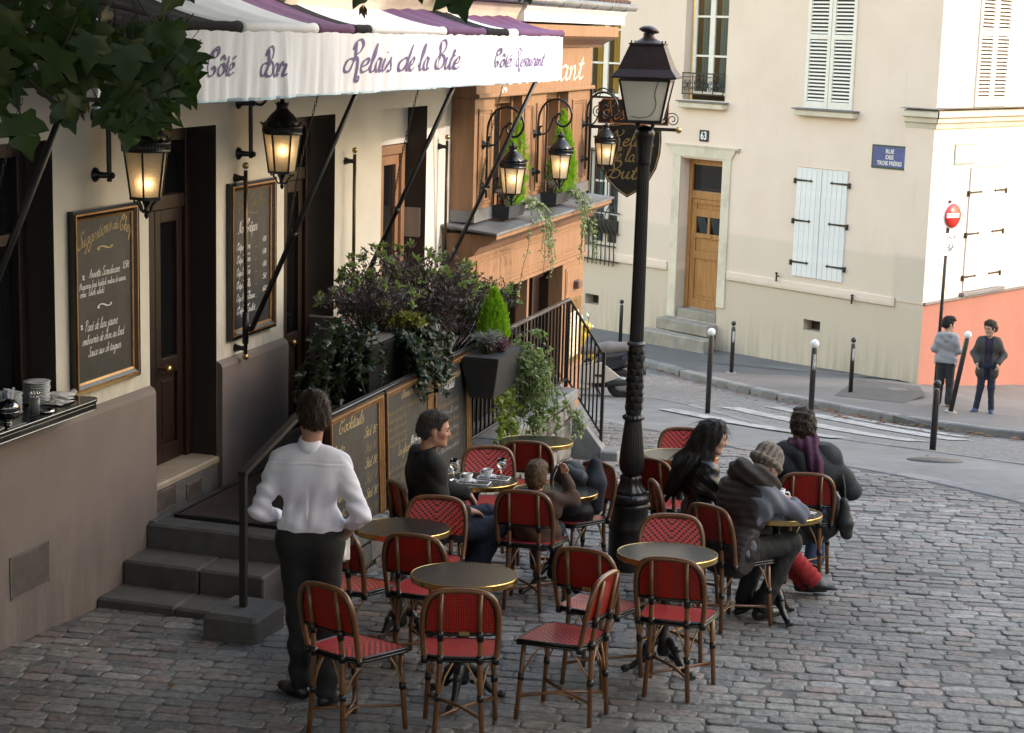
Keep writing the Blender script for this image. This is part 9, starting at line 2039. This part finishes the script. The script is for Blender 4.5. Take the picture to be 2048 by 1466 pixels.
# ------------------------------------------------------------ scooters parked beyond the railing
BEI = mat('beige_scooter_paint', (.46, .39, .32), .3, coat=.5); BKG2 = mat('gloss_black_blue', (.008, .009, .014), .12, coat=.8); SEATM = mat('brown_grey_seat', (.15, .125, .11), .55, bump=.2); YEL = mat('yellow_scooter_paint', (.62, .43, .03), .3, coat=.5); TYR = mat('rubber_tyre', (.014, .014, .014), .8); CHRM = mat('chrome', (.7, .7, .7), .1, 1.0); TLR = mat('red_tail_lens', (.55, .03, .01), .2); SILV = mat('silver_casting', (.45, .45, .45), .35, .8)
def scooter(label, x, y, hd, paint, full=True):
 t = thing('scooter', label, 'scooter', (x, y, zg(x, y) - .02), hd, 'scooters parked by the restaurant')   # local +x is forward
 for nm, cx, r in (('rear_wheel', -.62, .235), ('front_wheel', .62, .235)):
  mb = MB(); mb.lathe([(r * .62, -.05), (r * .9, -.06), (r, -.035), (r, .035), (r * .9, .06), (r * .62, .05), (r * .62, -.05)], 28, cap=False); mb.xf(Matrix.Translation((cx, 0, r)) @ Matrix.Rotation(R(90), 4, 'X')); wh = mb.obj(nm, TYR, t)
  mb = MB(); mb.lathe([(0, -.04), (r * .3, -.045), (r * .63, -.03), (r * .63, .03), (r * .3, .045), (0, .04)], 20); mb.xf(Matrix.Translation((cx, 0, r)) @ Matrix.Rotation(R(90), 4, 'X')); mb.obj('rim', SILV, wh)
 f = Field(); f.cone((-.80, 0, .74), (-.30, 0, .62), .085, .13, k=.06); f.cone((-.62, 0, .60), (-.25, 0, .50), .12, .13, k=.06); field_obj(f, 'rear_cowl', BKG2, t, .012)
 for s in (-1, 1):
  P = [(-.62, .36), (-.30, .60), (.05, .50), (.10, .32), (-.05, .24), (-.35, .26)]; mb = MB(); mb.prism(P, s * .135 - .02, s * .135 + .02, 'y'); mb.obj('side_panel', paint, t, bevel=.014)
  mb = MB(); mb.cbox(-.36, -.20, s * .158 - .004, s * .158 + .004, .36, .40, .003); mb.obj('panel_vent', TYR, t)
 f = Field(); f.cone((-.70, 0, .83), (-.40, 0, .80), .085, .10, k=.06, fr=(A3(0, 0, 0), np.eye(3), A3(1, 1.25, 1))); f.cone((-.40, 0, .80), (-.02, 0, .74), .10, .09, k=.06); field_obj(f, 'seat', SEATM, t, .012, cut=lambda P: .74 + .12 * (-.02 - P[:, 0]) * .6 - P[:, 2] - .05)
 f = Field(); f.cone((-.05, 0, .30), (.40, 0, .28), .12, .12, k=.05, fr=(A3(0, 0, 0), np.eye(3), A3(1, 1.2, .6))); f.cone((.40, 0, .30), (.52, 0, .85), .12, .13, k=.06, fr=(A3(0, 0, 0), np.eye(3), A3(.7, 1.5, 1))); f.cone((.60, 0, .50), (.66, 0, .48), .10, .10, k=.05); field_obj(f, 'leg_shield', paint, t, .014)
 f = Field(); f.cone((.46, -.06, 1.0), (.46, .06, 1.0), .075, k=.05); f.cone((.46, 0, .85), (.46, 0, 1.0), .06, .06, k=.05); field_obj(f, 'handlebar_cowl', paint, t, .012)
 for s in (-1, 1):
  mb = MB(); mb.tube([(.45, s * .10, 1.0), (.40, s * .33, 1.03)], .016, 8); mb.obj('grip', TYR, t)
  mb = MB(); mb.tube(crom([(.44, s * .16, 1.03), (.44, s * .20, 1.15), (.40, s * .30, 1.22)], 4), .007, 6); mb.lathe([(0, -.012), (.05, -.01), (.062, .0), (.055, .012), (0, .014)], 20); n0 = len(mb.v) - 100; mb.obj('mirror_stem', CHRM, t)
  mb = MB(); mb.lathe([(0, -.014), (.05, -.010), (.064, .0), (.056, .012), (0, .014)], 20); mb.xf(Matrix.Translation((.38, s * .36, 1.24)) @ Matrix.Rotation(R(75), 4, 'Y') @ Matrix.Rotation(R(20), 4, 'X')); mb.obj('mirror', CHRM, t)
 mb = MB(); mb.sphere((.555, 0, .98), .065, 14, 10, sc=(.5, 1, 1)); mb.obj('headlight', SILV, t)
 f = Field(); f.cone((-.90, -.05, .70), (-.90, .05, .70), .035, k=.02); field_obj(f, 'tail_light', TLR, t, .008)
 mb = MB(); mb.hexa([(-.84, -.03, .62), (-.84, .03, .62), (-.98, .07, .40), (-.98, -.07, .40), (-.82, -.03, .64), (-.82, .03, .64), (-.99, .07, .43), (-.99, -.07, .43)]); mb.box(-1.0, -.99, -.08, .08, .40, .52); mb.obj('mudguard', TYR, t)
 mb = MB(); mb.tube([(-.75, .16, .30), (-.40, .15, .24)], [.055, .04], 12); mb.obj('exhaust', TYR, t); f = Field(); f.cone((-.62, -.08, .26), (-.15, -.08, .24), .09, .10, k=.04); field_obj(f, 'engine', TYR, t, .014)
 mb = MB(); mb.tube([(-.22, -.12, .20), (-.28, -.16, .0)], .014, 6); mb.tube([(-.22, .12, .20), (-.28, .16, .0)], .014, 6); mb.tube([(-.28, -.16, .01), (-.28, .16, .01)], .012, 6); mb.obj('centre_stand', BLK, t)
 return t
scooter('beige and black scooter with a brown seat parked behind the railing', 1.13, 28.45, R(174), BEI)
scooter('yellow scooter with a round chrome mirror, hidden behind the beige one', .80, 30.6, R(14), YEL)
# ------------------------------------------------------------ unseen houses added around the square, sized to shade tables and cafe front
HW = mat('shade_house_render', (.80, .79, .78), .85, col2=(.76, .75, .74), scale=1.5)
SH = [(-9.0, 22.0, -13.0, 11.0, 'unseen house added behind the viewer to darken the foreground'),
      (-24.0, 10.7, 34.0, 20.5, 'tall unseen house added right of the square to shade tables and awning'),
      (10.8, 25.0, 34.0, 14.6, 'lower unseen house added on the right to shade the ground down the hill')]
for y0, y1, x0, zt, lab in SH:
 t = thing('shade_house', lab, 'house', (x0, (y0 + y1) / 2, -1), 0, 'unseen houses added around the square to shade it')
 if x0 < 0: t.location = ((y0 + y1) / 2, x0, -1); t.rotation_euler[2] = R(270)
 hl = (y1 - y0) / 2; hs = []
 k = max(1, int((y1 - y0) / 3))
 for i in range(k):
  yc = -hl + (i + .5) * 2 * hl / k
  for z0 in (1.5, 4.5, 7.5, 10.5):
   if z0 + 3 < zt + 1: hs.append((yc - .5, yc + .5, z0, z0 + 1.9, .2))
 mb = MB(); holed_wall(mb, -hl, hl, -3, zt + 1, hs)
 mb.add([(-hl, 0, -3), (-hl, 9, -3), (-hl, 9, zt + 1), (-hl, 0, zt + 1)], [(0, 1, 2, 3)]); mb.add([(hl, 0, -3), (hl, 9, -3), (hl, 9, zt + 1), (hl, 0, zt + 1)], [(3, 2, 1, 0)]); mb.add([(-hl, 9, -3), (hl, 9, -3), (hl, 9, zt + 1), (-hl, 9, zt + 1)], [(3, 2, 1, 0)])
 mb.obj('wall', HW, t, rotz=R(-90))
 mb = MB(); mb.box(-hl, hl, -.15, 9, zt + 1.002, zt + 1.15); mb.obj('roof', ZINC, t, rotz=R(-90))
 for h in hs:
  mb = MB(); mb.box(h[0], h[1], .18, .2, h[2], h[3]); mb.obj('window', DKGLASS, t, rotz=R(-90))
